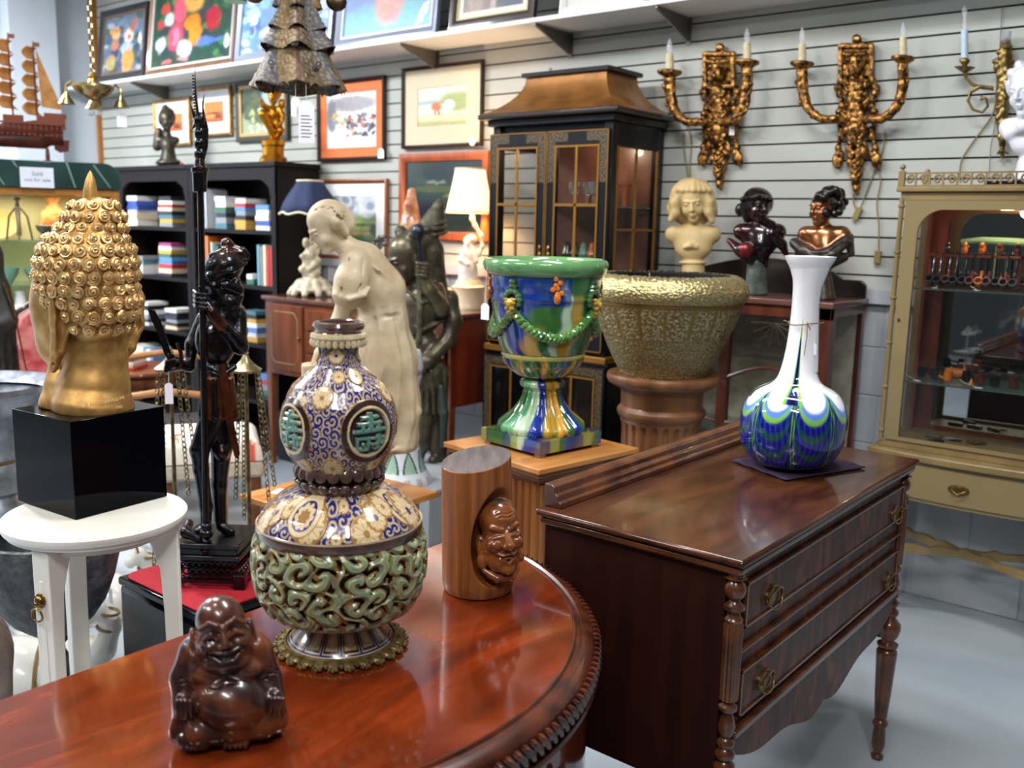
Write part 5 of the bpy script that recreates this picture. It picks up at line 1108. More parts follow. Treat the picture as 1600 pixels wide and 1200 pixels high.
# ================================================================ two brass oil-lamp stands hung with chains
M_brs = mat('dull_pale_brass',srgb(150,140,104),.35,.9,c2=srgb(96,84,56),scale=30)
def chain(m,a,b,sag=0.,L_=.022,r=.0022):
    a = Vector(a); b = Vector(b); n = max(2,int((b - a).length / (L_ * .8)))
    for i in range(n):
        f = (i + .5) / n; c = a.lerp(b,f) + Vector((0,0,-sag * sin(f * PI))); d = (b - a).normalized(); x = d.orthogonal().normalized(); y = d.cross(x)
        if i % 2: x = y
        m.tube([c + d * (L_ * .55 * cos(g)) + x * (L_ * .34 * sin(g)) for g in [k_ * PI / 4 for k_ in range(8)]],r,4,closed=True)
def lamp_stand(px,ytop,ycap,dist,label,n=4,spread=.07):
    p = atd(px,ycap,dist); t = thing('chain_stand',label,'lamp stand',(p[0],p[1],0),math.atan2(-p[0],p[1])); z = p[2]; zt = atd(px,ytop,dist)[2]
    m = MB(); m.lathe([(.05,0),(.05,.015),(.05,.03),(.02,.06),(.008,.1),(.006,z - .01)],24); m.build('pole',M_brs,t)
    m = MB(); m.lathe([(.048,z - .012),(.052,z - .004),(.046,z),(.03,z + .012),(.014,z + .03),(.008,z + .045),(.012,z + .05),(.008,z + .056),(.005,zt - .045),(.011,zt - .03),(.012,zt - .02),(.007,zt - .01),(.003,zt),(0,zt + .003)],28); m.build('cap',M_brs,t)
    for i in range(n):
        a = i * 2 * PI / n + .5; m = MB(); zb_ = z - (.42 + .13 * ((i * 7) % 3)); chain(m,(.045 * cos(a),.045 * sin(a),z - .012),(.045 * cos(a) + spread * cos(a) * .6,.045 * sin(a) + spread * sin(a) * .6,zb_)); m.build('chain',M_brs,t)
lamp_stand(266,540,573,3.12,'brass lamp stand with hanging chains just left of the warrior'); lamp_stand(384,505,575,3.12,'taller brass lamp stand with hanging chains behind the warrior',n=5,spread=.09)
# ================================================================ grey urns, elephants
M_ston = mat('dark_carved_stone',srgb(44,46,50),.6,c2=srgb(84,86,90),scale=26,detail=8,bump=.8,bscale=50); M_pew = mat('pewter_urn',srgb(92,98,108),.35,.6,c2=srgb(150,156,164),scale=14,detail=8,bump=.4)
def floor_lathe(name,label,cat,px,dist,pts,m_,n=48,base=(.5,.03),group=None,**kw):
    c = atd(px,800,dist); pf = PF(px,800,P=(c[0],c[1],0)); t = thing(name,label,cat,(c[0],c[1],0),pf.th)
    m = MB(); pr = [(hw * depth((c[0],c[1],pf.z(y))) / F,pf.z(y)) for hw,y in pts]; m.lathe(pr[::-1] if pr[0][1] > pr[-1][1] else pr,n,caps=False,**kw); return t,m,pf,pr
t,m,pf,pr = floor_lathe('stone_urn','dark carved stone goblet urn standing behind the cream stand legs','urn',74,2.62,[(88,838),(96,830),(101,832),(104,850),(101,870),(92,905),(78,940),(60,965),(34,985),(22,992),(20,1000),(13,1008),(14,1018),(22,1035),(22,1052),(13,1068),(12,1080)],M_ston)
m.build('bowl',M_ston,t)
zlow = pr[-1][1]; m = MB(); m.lathe([(.13,0),(.13,.03),(.09,.05),(.04,.09),(.025,zlow + .001)],32); m.build('foot',M_ston,t)
t,m,pf,pr = floor_lathe('pewter_urn','tall grey metal urn with a flared rim at the left edge behind the golden head','urn',-22,3.5,[(96,612),(112,600),(116,596),(114,606),(98,620),(82,650),(66,690),(56,716),(60,722),(66,740),(64,762),(56,768),(66,785),(84,820),(80,900),(40,960)],M_pew,n=64)
m.build('body',M_pew,t); zl = pr[-1][1]; m = MB(); m.lathe([(.12,0),(.12,.03),(.05,.08),(.09,zl + .002)],32); m.build('foot',M_pew,t); r1_ = pr[7][0]; z1_ = pr[7][1]; m = MB(); m.lathe([(r1_ + .003,z1_ - .008),(r1_ + .009,z1_ - .002),(r1_ + .003,z1_ + .004)],40,caps=False); m.build('gold_band',M_brass,t)
M_por = mat('white_porcelain',srgb(226,224,214),.16,coat=.6); M_porg = mat('gilt_trim',srgb(132,108,62),.4,.3)
c = atd(110,1000,3.5); pf = PF(110,1185,P=(c[0],c[1],0)); t = thing('elephant_stool','white ceramic elephant with gilt straps behind the stone urn','ceramic elephant',(c[0],c[1],0),pf.th)
yb = 1185
while pf.z(yb) > 0: yb += 3
def E_(x,y,d=0): return (x - 110,d,yb - y)
S = Sc(); S.k = 14; S.el(E_(105,985),(92,60,72)); S.el(E_(178,935,-10),(40,40,42)); S.path([E_(205,930,-26),E_(222,905,-34),E_(232,875,-34),E_(214,855,-34),E_(200,868,-36)],[20,16,13,11,9],k=6); S.el(E_(160,945,-50),(24,7,34),k=5)
for x,d in ((45,-34),(45,34),(160,-34),(160,34)): S.path([E_(x,1000,d),E_(x,yb - 12,d)],[30,26],k=8)
S.box((0,0,-40),(300,200,41),k=0,sub=True); S.build('body',M_por,pf,t,vox=3.6,x0=110,y0=yb)
es = depth((c[0],c[1],.5)) / F; ez = lambda y: pf.z(y)
for x,ry,rz_ in ((60,62,70),(135,62,70)):
    m = MB(); m.tube([((x - 110) * es,-ry * es * cos(g),ez(985) + rz_ * es * sin(g)) for g in [k_ * PI / 14 for k_ in range(28)]],.007,6,closed=True); m.build('gilt_strap',M_porg,t)
for (x,y,d,r) in ((228,893,-34,14.5),(230,872,-34,13),(213,856,-34,12)): m = MB(); q = Rot(.2 if x > 220 else 1.4,4,'Y'); m.M = Tr(((x - 110) * es,d * es,ez(y))) @ q; m.tube([(r * es * cos(g),r * es * sin(g),0) for g in [k_ * PI / 10 for k_ in range(20)]],.005,6,closed=True); m.M = I4; m.build('trunk_ring',M_porg,t)
c = atd(34,1000,3.02); dup(t,(c[0],c[1],0),math.atan2(-c[0],c[1]) - .25,'second white ceramic elephant low behind the left leg of the cream stand')
c = atd(-12,1000,2.3); pf = PF(-12,1200,P=(c[0],c[1],0)); yb = 1200
while pf.z(yb) > 0: yb += 3
t = thing('stone_elephant','rounded grey-brown stone elephant cut off by the left edge','stone figure',(c[0],c[1],0),pf.th); S = Sc(); S.k = 10
S.el((-20,0,yb - 1010),(52,44,60)); S.path([(10,-10,yb - 1010),(14,-16,yb - 1100),(16,-16,20)],[22,18,20]); S.path([(-50,-10,yb - 1040),(-50,-10,20)],[22,22]); S.box((0,0,-40),(300,200,41),k=0,sub=True); S.build('body',mat('grey_brown_stone',srgb(104,90,82),.6,c2=srgb(130,116,108),scale=20,bump=.3),pf,t,vox=3.4,x0=-12,y0=yb)
# ================================================================ upholstered stool, armchair, round table with books
M_turn = mat('reddish_turned_wood',srgb(96,52,32),.4,c2=srgb(130,76,48),scale=20,coat=.2)
c = atd(322,700,3.8); zs = float(atd(322,668,3.8)[2]); th = math.atan2(-c[0],c[1]); t = thing('upholstered_stool','low stool with white floral cushion and turned legs behind the warrior','stool',(c[0],c[1],0),th)
def fl_c(U,V):
    C = np.zeros(U.shape + (3,)) + np.array(srgb(222,214,200)); r = random.Random(3)
    for i in range(26):
        u0,v0 = r.random(),r.random(); d = np.hypot((U - u0) * 1.5,V - v0); C = mixc(C,(d < .03 + .02 * r.random()) * 1.,srgb(*r.choice([(196,70,50),(206,90,70),(120,140,90)])))
    return C
sw,sd = .215,.18; n = 34; m = MB(); rows = []; Cs = []
U,V = np.meshgrid(np.linspace(0,1,n + 1),np.linspace(0,1,n + 1)); Cf = fl_c(U,V)
for i in range(n + 1):
    rw = []
    for j in range(n + 1):
        x,y = U[i,j] * 2 - 1,V[i,j] * 2 - 1; k_ = max(abs(x),abs(y)); e = (1 - k_ ** 6); z = zs - .10 + .10 * max(0,e) ** .45; rw.append((x * sw * (1 + .0 * k_),y * sd,z))
    rows.append(rw)
m.grid(rows); m.c = np.c_[Cf.reshape(-1,3),np.ones((n + 1) ** 2)]; m.build('cushion',mat('floral_fabric',(.5,.5,.5),.9,attr='paint',bump=.15,bscale=60),t,sharp=180)
m = MB(); m.box(-sw,sw,-sd,sd,zs - .17,zs - .10); m.build('seat_rail',mat('pale_fabric',srgb(206,196,180),.9,c2=srgb(190,178,160),scale=40),t,bevel=.015)
for a in (-1,1):
    for b in (-1,1): m = MB(); h_ = zs - .17; m.lathe([(.016,0),(.022,h_ * .08),(.014,h_ * .15),(.026,h_ * .3),(.016,h_ * .42),(.028,h_ * .55),(.018,h_ * .7),(.026,h_ * .85),(.024,h_ + .01)],16,c=(a * (sw - .035),b * (sd - .035),0)); m.build('leg',M_turn,t)
M_beech = mat('beech_wood',srgb(150,100,54),.35,c2=srgb(176,124,74),scale=20,stretch=(1,.3,1),coat=.3)
c = atd(258,600,4.45); th = math.atan2(-c[0],c[1]); z0 = float(atd(258,604,4.45)[2]); t = thing('armchair','light wood armchair with curved arms behind the stool','chair',(c[0],c[1],0),th)
for q in (-1,1): m = MB(); m.tube([(q * .26,-.22,z0 - .10),(q * .27,-.16,z0 + .02),(q * .27,0,z0 + .0),(q * .26,.2,z0 + .03)],[.014,.02,.016,.016],10); m.build('arm',M_beech,t); m = MB(); m.tube([(q * .26,-.22,z0 - .10),(q * .25,-.21,z0 - .28),(q * .24,-.2,0)],[.016,.018,.012],8); m.build('leg',M_beech,t); m = MB(); m.tube([(q * .25,.22,z0 + .1),(q * .25,.21,z0 - .2),(q * .25,.26,0)],[.016,.018,.012],8); m.build('leg',M_beech,t)
m = MB(); m.tube([(-.27,-.2,z0 - .03),(-.16,-.245,z0 - .0),(0,-.25,z0 + .02),(.16,-.245,z0 - .005),(.27,-.2,z0 - .03)],[.014,.016,.018,.016,.014],10); m.build('front_rail',M_beech,t)
m = MB(); m.tube([(-.25,.22,z0 + .1),(0,.24,z0 + .13),(.25,.22,z0 + .1)],.017,8); m.build('top_rail',M_beech,t); m = MB(); m.box(-.26,.26,-.2,.22,z0 - .24,z0 - .17); m.build('seat',mat('dark_seat',srgb(40,36,38),.7),t,bevel=.02)
M_rt = wood('round_table_wood',srgb(104,54,28),srgb(136,78,42)); c = atd(205,574,4.9); z0 = float(c[2]); R_t = .25; t = thing('round_table','round reddish wood table with a stack of books beside the bookcase','table',(c[0],c[1],0),0)
m = MB(); m.lathe([(0,z0 - .02),(R_t,z0 - .02),(R_t + .004,z0 - .01),(R_t,z0),(0,z0)],48,caps=False); m.build('tabletop',M_rt,t); m = MB(); m.lathe([(R_t - .03,z0 - .085),(R_t - .03,z0 - .02)],120,caps=False,flute=lambda a,z: 1 + .012 * cos(40 * a)); m.build('reeded_apron',M_rt,t,solid=.01); m = MB(); m.lathe([(.2,0),(.2,.03),(.05,.06),(.035,.3),(.05,z0 - .1),(.1,z0 - .02)],24); m.build('pedestal',M_rt,t)
# ================================================================ books
BOOKC = [(210,212,220),(226,224,216),(60,84,160),(84,130,190),(40,44,60),(180,50,46),(196,150,60),(130,134,140),(214,190,160),(70,110,120),(30,30,34),(150,60,110),(100,150,170),(206,206,210),(225,120,60),(60,100,80)]
M_page = mat('book_pages',srgb(214,206,188),.8); BM = [mat('book_cover_%d' % i,srgb(*c),.45,coat=.2) for i,c in enumerate(BOOKC)]
def book_mesh(w_,h_,th_,mi,name='book'):
    """lying book: spine towards -y, w_ wide along x, h_ deep along y, th_ thick"""
    t = bpy.data.objects.new(name,None); col.objects.link(t); t.empty_display_size = .02
    m = MB(); m.box(-w_ / 2,w_ / 2,0,h_,0,.0025); m.box(-w_ / 2,w_ / 2,0,h_,th_ - .0025,th_); m.box(-w_ / 2,w_ / 2,0,.0025,.0025,th_ - .0025); m.box(w_ / 2 - .0025,w_ / 2,.0025,h_,.0025,th_ - .0025); m.build('cover',BM[mi],t)
    m = MB(); m.box(-w_ / 2 + .003,w_ / 2 - .003,.0025,h_ - .003,.0025,th_ - .0025); m.build('pages',M_page,t); return t
def lying_stack(x,y,z,rz,specs,group,where,r,parent_rz=0):
    """specs: list of (colour index, width, thickness)"""
    names = ['bottom','second','third','fourth','fifth','sixth','seventh','eighth','ninth']
    for i,(ci,w_,th_) in enumerate(specs):
        b = book_mesh(w_,.16,th_,ci); b.location = (x + r.uniform(-.006,.006),y,z); b.rotation_euler = (0,0,rz + r.uniform(-.05,.05)); z += th_ + .0006
        pos = 'topmost' if i == len(specs) - 1 else (names[i] + ' from the bottom' if i else 'bottom')
        tag(b,'%s book lying %s %s' % (CN[ci],pos,where),'book',group)
CN = ['pale grey','off-white','blue','light blue','navy','red','mustard','grey','beige','teal','black','magenta','sky blue','light grey','orange','dark green']
r = random.Random(5); lying_stack(c[0] + .02,c[1] - .12,z0 + .001,.6,[(5,.24,.012),(8,.22,.014),(1,.23,.016),(6,.2,.012),(13,.22,.014),(8,.2,.01)],'books on the round table','of the stack on the round table',r)
# ================================================================ lit display case, ship, things in it
M_marb = mat('green_marble',srgb(22,44,42),.25,c2=srgb(40,70,66),scale=5,detail=8,coat=.5); M_vein = mat('marble_vein',srgb(110,140,134),.3); M_honey = wood('honey_trim',srgb(176,120,50),srgb(150,96,36)); M_lit = mat('cream_lining',srgb(232,226,172),.8)
c = atd(30,330,4.9); th = math.atan2(-c[0],c[1]); P0 = np.array([c[0],c[1],0]); pf = PF(30,330,P=P0); ls = pf.s; hx = lambda px: (px - 30) * ls; zt,zb_ = pf.z(250),pf.z(292); x0_,x1_ = hx(-95),hx(173)
t = thing('display_case','lit glass-shelved display case with green marble canopy at the left','display case',P0,th)
m = MB(); arc = [(x1_ - .085 + .085 * sin(a),zt - .085 + .085 * cos(a)) for a in [j * PI / 16 for j in range(9)]]; m.prism([(x0_,zb_),(x0_,zt)] + arc + [(x1_,zb_)],-.04,.42); m.build('marble_canopy',M_marb,t,bevel=.004)
m = MB()
for a,b in (((0,270),(12,290)),((96,251),(107,291)),((133,253),(156,289)),((24,252),(30,262))):
    m.prism([(hx(a[0]),pf.z(a[1])),(hx(a[0] + 3),pf.z(a[1])),(hx(b[0] + 2),pf.z(b[1])),(hx(b[0]),pf.z(b[1]))],-.0415,-.039)
m.build('marble_vein',M_vein,t)
m = MB(); m.box(x0_,x1_ - .01,-.02,.40,zb_ - .035,zb_ - .001); m.box(x1_ - .05,x1_ - .01,-.02,.40,.3,zb_ - .035); m.box(x0_,x0_ + .04,-.02,.40,.3,zb_ - .035); m.build('frame',M_honey,t,bevel=.003)
m = MB(); m.box(x0_ + .04,x1_ - .05,.37,.40,.3,zb_ - .035); m.build('lining',M_lit,t); m = MB(); m.box(x0_,x1_ - .01,-.03,.40,0,.3); m.build('base_cabinet',M_honey,t,bevel=.004)
M_gls = mat('shelf_glass',srgb(190,220,205),.04,trans=.9,alpha=1.)
zsv = [pf.z(375),pf.z(446),pf.z(520)]
for z in zsv: m = MB(); m.box(x0_ + .042,x1_ - .052,.0,.365,z - .008,z); m.build('glass_shelf',M_gls,t)
l = bpy.data.lights.new('case_lamp','AREA'); l.energy = 4; l.color = (1,.92,.68); l.shape = 'RECTANGLE'; l.size = .8; l.size_y = .1; o = bpy.data.objects.new('case_lamp',l); col.objects.link(o); o.parent = t; o.location = ((x0_ + x1_) / 2,.12,zb_ - .045)
m = MB(); m.box(hx(34),hx(79),-.0465,-.0455,pf.z(292.5),pf.z(261)); sgn = m.build('sign_card',mat('card_paper',srgb(222,228,240),.7),loc=P0,rz=th); tag(sgn,'white card with two lines of small print on the green marble canopy','sign')
text_part('lettering','Sold',.03,M_ink,sgn,Tr((hx(57),-.0475,pf.z(274))) @ TX); text_part('lettering','not for sale',.026,M_ink,sgn,Tr((hx(57),-.0475,pf.z(283))) @ TX)
def W2(x,y,z): v = Rot(th,4,'Z') @ Vector((x,y,0)); return (P0[0] + v.x,P0[1] + v.y,z)
def onshelf(name,label,cat,px,k_,prof,m_,n=28,y=.12,**kw):
    t = thing(name,label,cat,W2(hx(px),y,zsv[k_] + .001),th); m = MB(); m.lathe(prof,n,caps=True,**kw); m.build(name + '_body',m_,t); return t
M_orv = mat('orange_ceramic',srgb(200,90,40),.25,c2=srgb(220,190,120),scale=14,coat=.5); M_gpl = mat('gold_plate',srgb(214,190,120),.3,.3)
t = onshelf('ceramic_vase','orange and cream vase in the lit case under the green canopy','vase',78,0,[(.03,0),(.045,.02),(.07,.09),(.066,.14),(.03,.18),(.025,.2),(.045,.225),(.04,.226)],M_orv,y=.26)
t = thing('gold_plate','round gold-rimmed plate propped in the lit display case','plate',W2(hx(5),.28,zsv[0] + .001),th); m = MB(); m.M = Tr((0,0,.075)) @ Rot(PI / 2 - .15,4,'X'); m.lathe([(.0,0),(.045,0),(.072,.01),(.074,.012),(.046,.006),(0,.005)],32,caps=False); m.build('plate',M_gpl,t)
M_pewt = mat('dark_pewter',srgb(96,92,78),.4,.6); t = thing('easel_candlestick','dark pewter candlestick on three curved legs in the lit case','candlestick',W2(hx(28),.09,zsv[0] + .001),th)
m = MB(); m.lathe([(.012,.02),(.01,.1),(.014,.18),(.012,.2),(.022,.215),(.022,.22)],16); m.build('stem',M_pewt,t)
for a in (0.5,2.6,4.7): m = MB(); m.tube([(.01 * cos(a),.01 * sin(a),.17),(.05 * cos(a),.05 * sin(a),.12),(.07 * cos(a),.07 * sin(a),.0)],.005,6); m.build('leg',M_pewt,t)
onshelf('small_urn','small dark green urn in the lit display case','urn',63,0,[(.02,0),(.03,.01),(.012,.025),(.035,.05),(.045,.075),(.04,.078)],M_pewt,y=.04)
onshelf('gold_vase','gold vase at the right end of the lit case','vase',122,0,[(.03,0),(.05,.05),(.06,.1),(.04,.16),(.03,.19),(.045,.2)],M_gpl)
M_bowlg = mat('green_glass',srgb(150,200,180),.08,trans=.6)
for i,(px,cc_) in enumerate(((8,'pale green glass bowl low in the display case left'),(48,'pale green glass bowl in the display case beside golden head'),(120,'pale green glass bowl in the display case hidden part'))[:2]): onshelf('glass_bowl',cc_,'bowl',px,1,[(.02,0),(.03,.02),(.055,.06),(.06,.09),(.056,.09),(.02,.025)],M_bowlg,y=.05)
onshelf('white_bottle','white ceramic bottle with a handle standing in the left case','bottle',24,2,[(.03,0),(.055,.02),(.062,.07),(.05,.12),(.028,.15),(.024,.2),(.03,.215),(.026,.216)],mat('white_ceramic',srgb(220,222,224),.3,coat=.3),y=-.0 + .06)
# ship model on the canopy
M_ship = mat('ship_wood',srgb(66,22,13),.35,c2=srgb(98,40,20),scale=20,coat=.4); M_ship2 = mat('ship_wood_light',srgb(112,52,26),.4); M_sail = mat('sail_cloth',srgb(166,110,54),.7,c2=srgb(192,140,80),scale=20)
zs0 = zt + .001; t = thing('ship_model','wooden sailing ship model with tan sails on top of the green canopy','ship model',W2(hx(0),.16,zs0),th)
sx = lambda px: hx(px) - hx(0); sz = lambda y: pf.z(y) - zs0
m = MB(); rows = []
for i in range(25):
    f = i / 24; x = lerp(sx(-110),sx(97),f); wd = .055 * sin(min(1,(f + .02) * 3) * PI / 2) * (.75 + .25 * (1 - f)) ; top = sz(200 - 10 * abs(f - .4) * 4 * (1 if f > .4 else .6)); bot = sz(228 - 6 * (f > .9)); rows.append([(x,-wd,top),(x,-wd * 1.1,lerp(bot,top,.6)),(x,-wd * .5,lerp(bot,top,.12)),(x,0,bot),(x,wd * .5,lerp(bot,top,.12)),(x,wd * 1.1,lerp(bot,top,.6)),(x,wd,top)])
m.grid(rows); m.f.append(tuple(range(7))); m.f.append(tuple(24 * 7 + j for j in range(7))[::-1]); m.m += [0,0]
for i in range(24): m.f.append((i * 7,i * 7 + 6,(i + 1) * 7 + 6,(i + 1) * 7)); m.m.append(0)
m.build('hull',M_ship,t,sharp=40)
m = MB(); m.box(sx(62),sx(101),-.045,.045,sz(196),sz(176)); m.box(sx(72),sx(103),-.04,.04,sz(178),sz(170)); m.box(sx(16),sx(44),-.035,.035,sz(196),sz(176)); m.build('deck_house',M_ship2,t,bevel=.002)
m = MB()
for i in range(22): x = sx(-60 + i * 7.4); m.box(x,x + .006,-.056,-.05,sz(199),sz(188)); m.ell((x,-.058,sz(207)),.005,6)
m.box(sx(-62),sx(100),-.057,-.051,sz(190),sz(187)); m.build('railing',M_ship2,t)
for px,top,mast_y in ((-28,36,0),(30,44,0),(63,54,0)):
    m = MB(); m.lathe([(.006,sz(200)),(.003,sz(top))],8,c=(sx(px),0,0)); m.box(sx(px),sx(px) + .03,-.001,.001,sz(top + 9),sz(top + 2)); ms = m.build('mast',M_ship2,t)
    for j in range(5):
        yc = 66 + j * 22.5 + (px > 50) * 8; mm = MB(); rows = [[(sx(px) - .004 - .024 * sin(PI * (i_ / 8)) + lerp(-.03 - .003 * j,.022 + .002 * j,j_ / 6),lerp(-.032 - .004 * j,.032 + .004 * j,j_ / 6) * .7,sz(yc + 10.5 - 21 * i_ / 8)) for j_ in range(7)] for i_ in range(9)]; mm.grid(rows); mm.build('sail',M_sail,t,solid=.0015)
        mm = MB(); mm.tube([(sx(px) - .004,-.045,sz(yc - 11)),(sx(px) - .004,.045,sz(yc - 11))],.0025,5); mm.build('yard',M_ship2,ms)
m = MB(); m.prism([(sx(66),sz(66)),(sx(99),sz(163)),(sx(70),sz(160))],-.001,.001); m.build('spanker_sail',M_sail,t)
m = MB(); m.lathe([(.03,0),(.03,.008),(.01,.014),(.012,.03),(.008,sz(226))],12,c=(sx(74),0,0)); m.lathe([(.03,0),(.03,.008),(.01,.014),(.012,.03),(.008,sz(226))],12,c=(sx(-40),0,0)); m.box(sx(-90),sx(92),-.03,.03,0,.006); m.build('cradle',M_turn,t)
m = MB(); m.prism([(sx(84),sz(212)),(sx(106),sz(212)),(sx(104),sz(230)),(sx(92),sz(233)),(sx(84),sz(228))],-.004,.004); m.build('rudder',M_ship,t)
# dark robed figure and rose chair at the left edge
c = atd(-8,620,4.0); pf = PF(-8,620,P=(c[0],c[1],0)); t = thing('robed_figure','tall dark robed figure with gold edging cut off by the left edge','statue',(c[0],c[1],0),pf.th)
yb = 620
while pf.z(yb) > 0: yb += 4
M_robe = mat('black_robe',srgb(22,20,18),.5,c2=srgb(64,50,26),scale=16,contrast=(.5,.8),bump=.3); S = Sc(); S.k = 10; S.path([(-10,0,yb - 420),(-4,0,yb - 500),(0,0,yb - 640),(0,0,20)],[24,36,46,56]); S.el((-20,0,yb - 400),(34,24,30)); S.el((-26,-4,yb - 352),(22,24,30)); S.path([(10,-10,yb - 450),(22,-24,yb - 500),(4,-34,yb - 506)],[14,12,9]); S.box((0,0,-60),(200,200,61),k=0,sub=True)
for i in range(7): a = -1.2 + i * .45; S.path([(30 * sin(a),-34 * cos(a),yb - 520),(50 * sin(a),-56 * cos(a),10)],[3,4],k=2,sub=True)
S.build('figure',M_robe,pf,t,vox=4,x0=-8,y0=yb); m = MB(); q = pf.s; m.tube([(22 * q,-30 * q,pf.z(440)),(34 * q,-34 * q,pf.z(490)),(42 * q,-36 * q,pf.z(560)),(54 * q,-36 * q,pf.z(640))],.004,6); m.build('gold_edging',M_brass,t)
M_rose = mat('rose_fabric',srgb(170,60,66),.85,c2=srgb(206,130,124),scale=18,detail=4); c = atd(62,560,4.7); pf = PF(62,560,P=(c[0],c[1],0)); t = thing('rose_chair','dark wood chair upholstered in red and pink fabric behind golden head','chair',(c[0],c[1],0),pf.th); q = pf.s
m = MB(); m.prism([((x - 62) * q,pf.z(y)) for x,y in ((34,600),(30,520),(38,492),(54,480),(90,480),(104,500),(104,600))],-.03,.03); m.build('back_cushion',M_rose,t,bevel=.02); m = MB(); m.tube([((x - 62) * q,0,pf.z(y)) for x,y in ((28,640),(25,520),(34,488),(54,474),(90,474),(106,494),(108,640))],.014,8); m.build('back_frame',M_dk_ if False else F_dark,t)
m = MB(); m.box(-.18,.18,-.36,.0,.40,.50); m.build('seat',M_rose,t,bevel=.03)
for a in (-1,1): 
    m = MB(); m.tube([(a * .16,-.33,.41),(a * .17,-.35,0)],[.02,.013],8); m.build('leg',F_dark,t); m = MB(); m.tube([(a * .15,0,pf.z(620)),(a * .16,.02,.3),(a * .17,.06,0)],[.016,.018,.013],8); m.build('leg',F_dark,t); m = MB(); m.tube([(a * .18,.0,.72),(a * .2,-.15,.7),(a * .2,-.3,.66),(a * .18,-.31,.45)],.015,8); m.build('arm',F_dark,t)
# ================================================================ bookcases and books
M_ebon = mat('ebony_wood',srgb(13,9,10),.5,spec=.25,c2=srgb(22,15,14),scale=30,stretch=(1,1,.1))
BV = 3.55; BT = float(atv(240,259,BV)[2]); xl = [float(atv(px,py,BV)[0]) for px,py in ((184,262),(294,254),(430,250))]
shz = [float(atv(240,y,BV)[2]) for y in (354,431,512,590)]; BB = WALL - .03
def bookcase(label,x0,x1):
    t = thing('bookcase',label,'bookcase',((x0 + x1) / 2,(BV + BB) / 2,0)); w_ = (x1 - x0) / 2 - .002; d0,d1 = BV - (BV + BB) / 2,BB - (BV + BB) / 2
    m = MB(); m.box(-w_ - .02 if x0 == xl[0] else -w_,w_ + (.02 if x1 == xl[2] else 0),d0 - .02,d1,BT - .03,BT); m.build('top',M_ebon,t,bevel=.004)
    for a,b in ((-w_,-w_ + .028),(w_ - .028,w_)): m = MB(); m.box(a,b,d0,d1,0,BT - .03); m.build('side',M_ebon,t)
    m = MB(); m.box(-w_ + .028,w_ - .028,d1 - .012,d1,0,BT - .03); m.build('back',M_ebon,t)
    for z in shz: m = MB(); m.box(-w_ + .028,w_ - .028,d0 + .005,d1 - .012,z - .024,z); m.build('shelf',M_ebon,t)
    m = MB(); q = w_ - .05; za = BT - .03; P = [(-w_,za),(w_,za),(w_,za - .17),(q,za - .17),(q - .01,za - .12),(q - .06,za - .09),(q - .09,za - .075),(-q + .09,za - .075),(-q + .06,za - .09),(-q + .01,za - .12),(-q,za - .17),(-w_,za - .17)]
    m.prism(P,d0 - .006,d0 + .014); m.build('arched_valance',M_ebon,t,bevel=.002)
    for a,b in ((-w_,-w_ + .045),(w_ - .045,w_)): m = MB(); m.box(a,b,d0 - .006,d0 + .012,0,za - .17); m.build('front_post',M_ebon,t,bevel=.002)
    m = MB(); m.box(-w_ + .028,w_ - .028,d0,d1,0,.09); m.build('plinth',M_ebon,t); return t
bookcase('left black wooden bookcase with an arched valance and stacked books',xl[0],xl[1]); bookcase('right black wooden bookcase with open shelves nearest the blue lamp',xl[1],xl[2])
r = random.Random(8)
def stack_at(px,k_,cols,wpx,grp,where,thick=.03):
    v = BV + .03; x = float(atv(px,400,v)[0]); x = float(atv(px,[354,431,512,590][k_],v)[0]); specs = [(c,wpx * 5.3 / F * 1.05 + r.uniform(-.01,.004),thick * r.uniform(.75,1.25)) for c in cols]; lying_stack(x,v,shz[k_] + .001,0,specs,grp,where,r)
def upright(px0,k_,items,grp,where,lean=0.):
    """items: (colour, thickness, height)"""
    v = BV + .03; x = float(atv(px0,[354,431,512,590][k_],v)[0])
    for i,(c,th_,h_) in enumerate(items):
        t = thing('book','%s upright book, %s %s' % (CN[c],['leftmost','second from left','third from left','fourth from left','fifth from left','sixth from left','seventh from left','eighth from left'][i],where),'book',(x + th_ / 2,v,shz[k_] + .001),0,grp)
        m = MB(); m.box(-th_ / 2,th_ / 2,0,.003,0,h_); m.box(-th_ / 2,-th_ / 2 + .003,0,.16,0,h_); m.box(th_ / 2 - .003,th_ / 2,0,.16,0,h_); m.build('cover',BM[c],t); m = MB(); m.box(-th_ / 2 + .003,th_ / 2 - .003,.003,.155,.004,h_ - .004); m.build('pages',M_page,t)
        if lean: t.rotation_euler = (0,lean,0); t.location.z += abs(sin(lean)) * th_ / 2 + .001
        x += th_ + .002 + abs(lean) * .0
L_,R2_ = 'books in the left bookcase','books in the right bookcase'
stack_at(208,0,[1,8,13,2,2,1],34,L_,'of the top-shelf left stack, left bookcase',.034); stack_at(259,0,[7,6,9,4,8,5,1,10],44,L_,'of the top-shelf right stack, left bookcase',.024)
stack_at(219,1,[13,1,12,7],24,L_,'of the second-shelf short stack, left bookcase',.03); stack_at(259,1,[4,8,5,3,3,15,6,1,11],44,L_,'of the second-shelf tall stack, left bookcase',.026)
stack_at(225,2,[13,4,7,0,10,1],34,L_,'of the third-shelf left pile, left bookcase',.028); stack_at(268,2,[8,10,7,4,10,1],38,L_,'of the third-shelf right pile, left bookcase',.026)
upright(207,3,[(0,.05,.2),(1,.05,.21),(0,.06,.2),(12,.04,.2),(1,.05,.19),(3,.04,.2)],L_,'on the low shelf of left bookcase')
upright(318,0,[(12,.02,.26),(0,.018,.25)],R2_,'leaning on the top shelf of right bookcase')
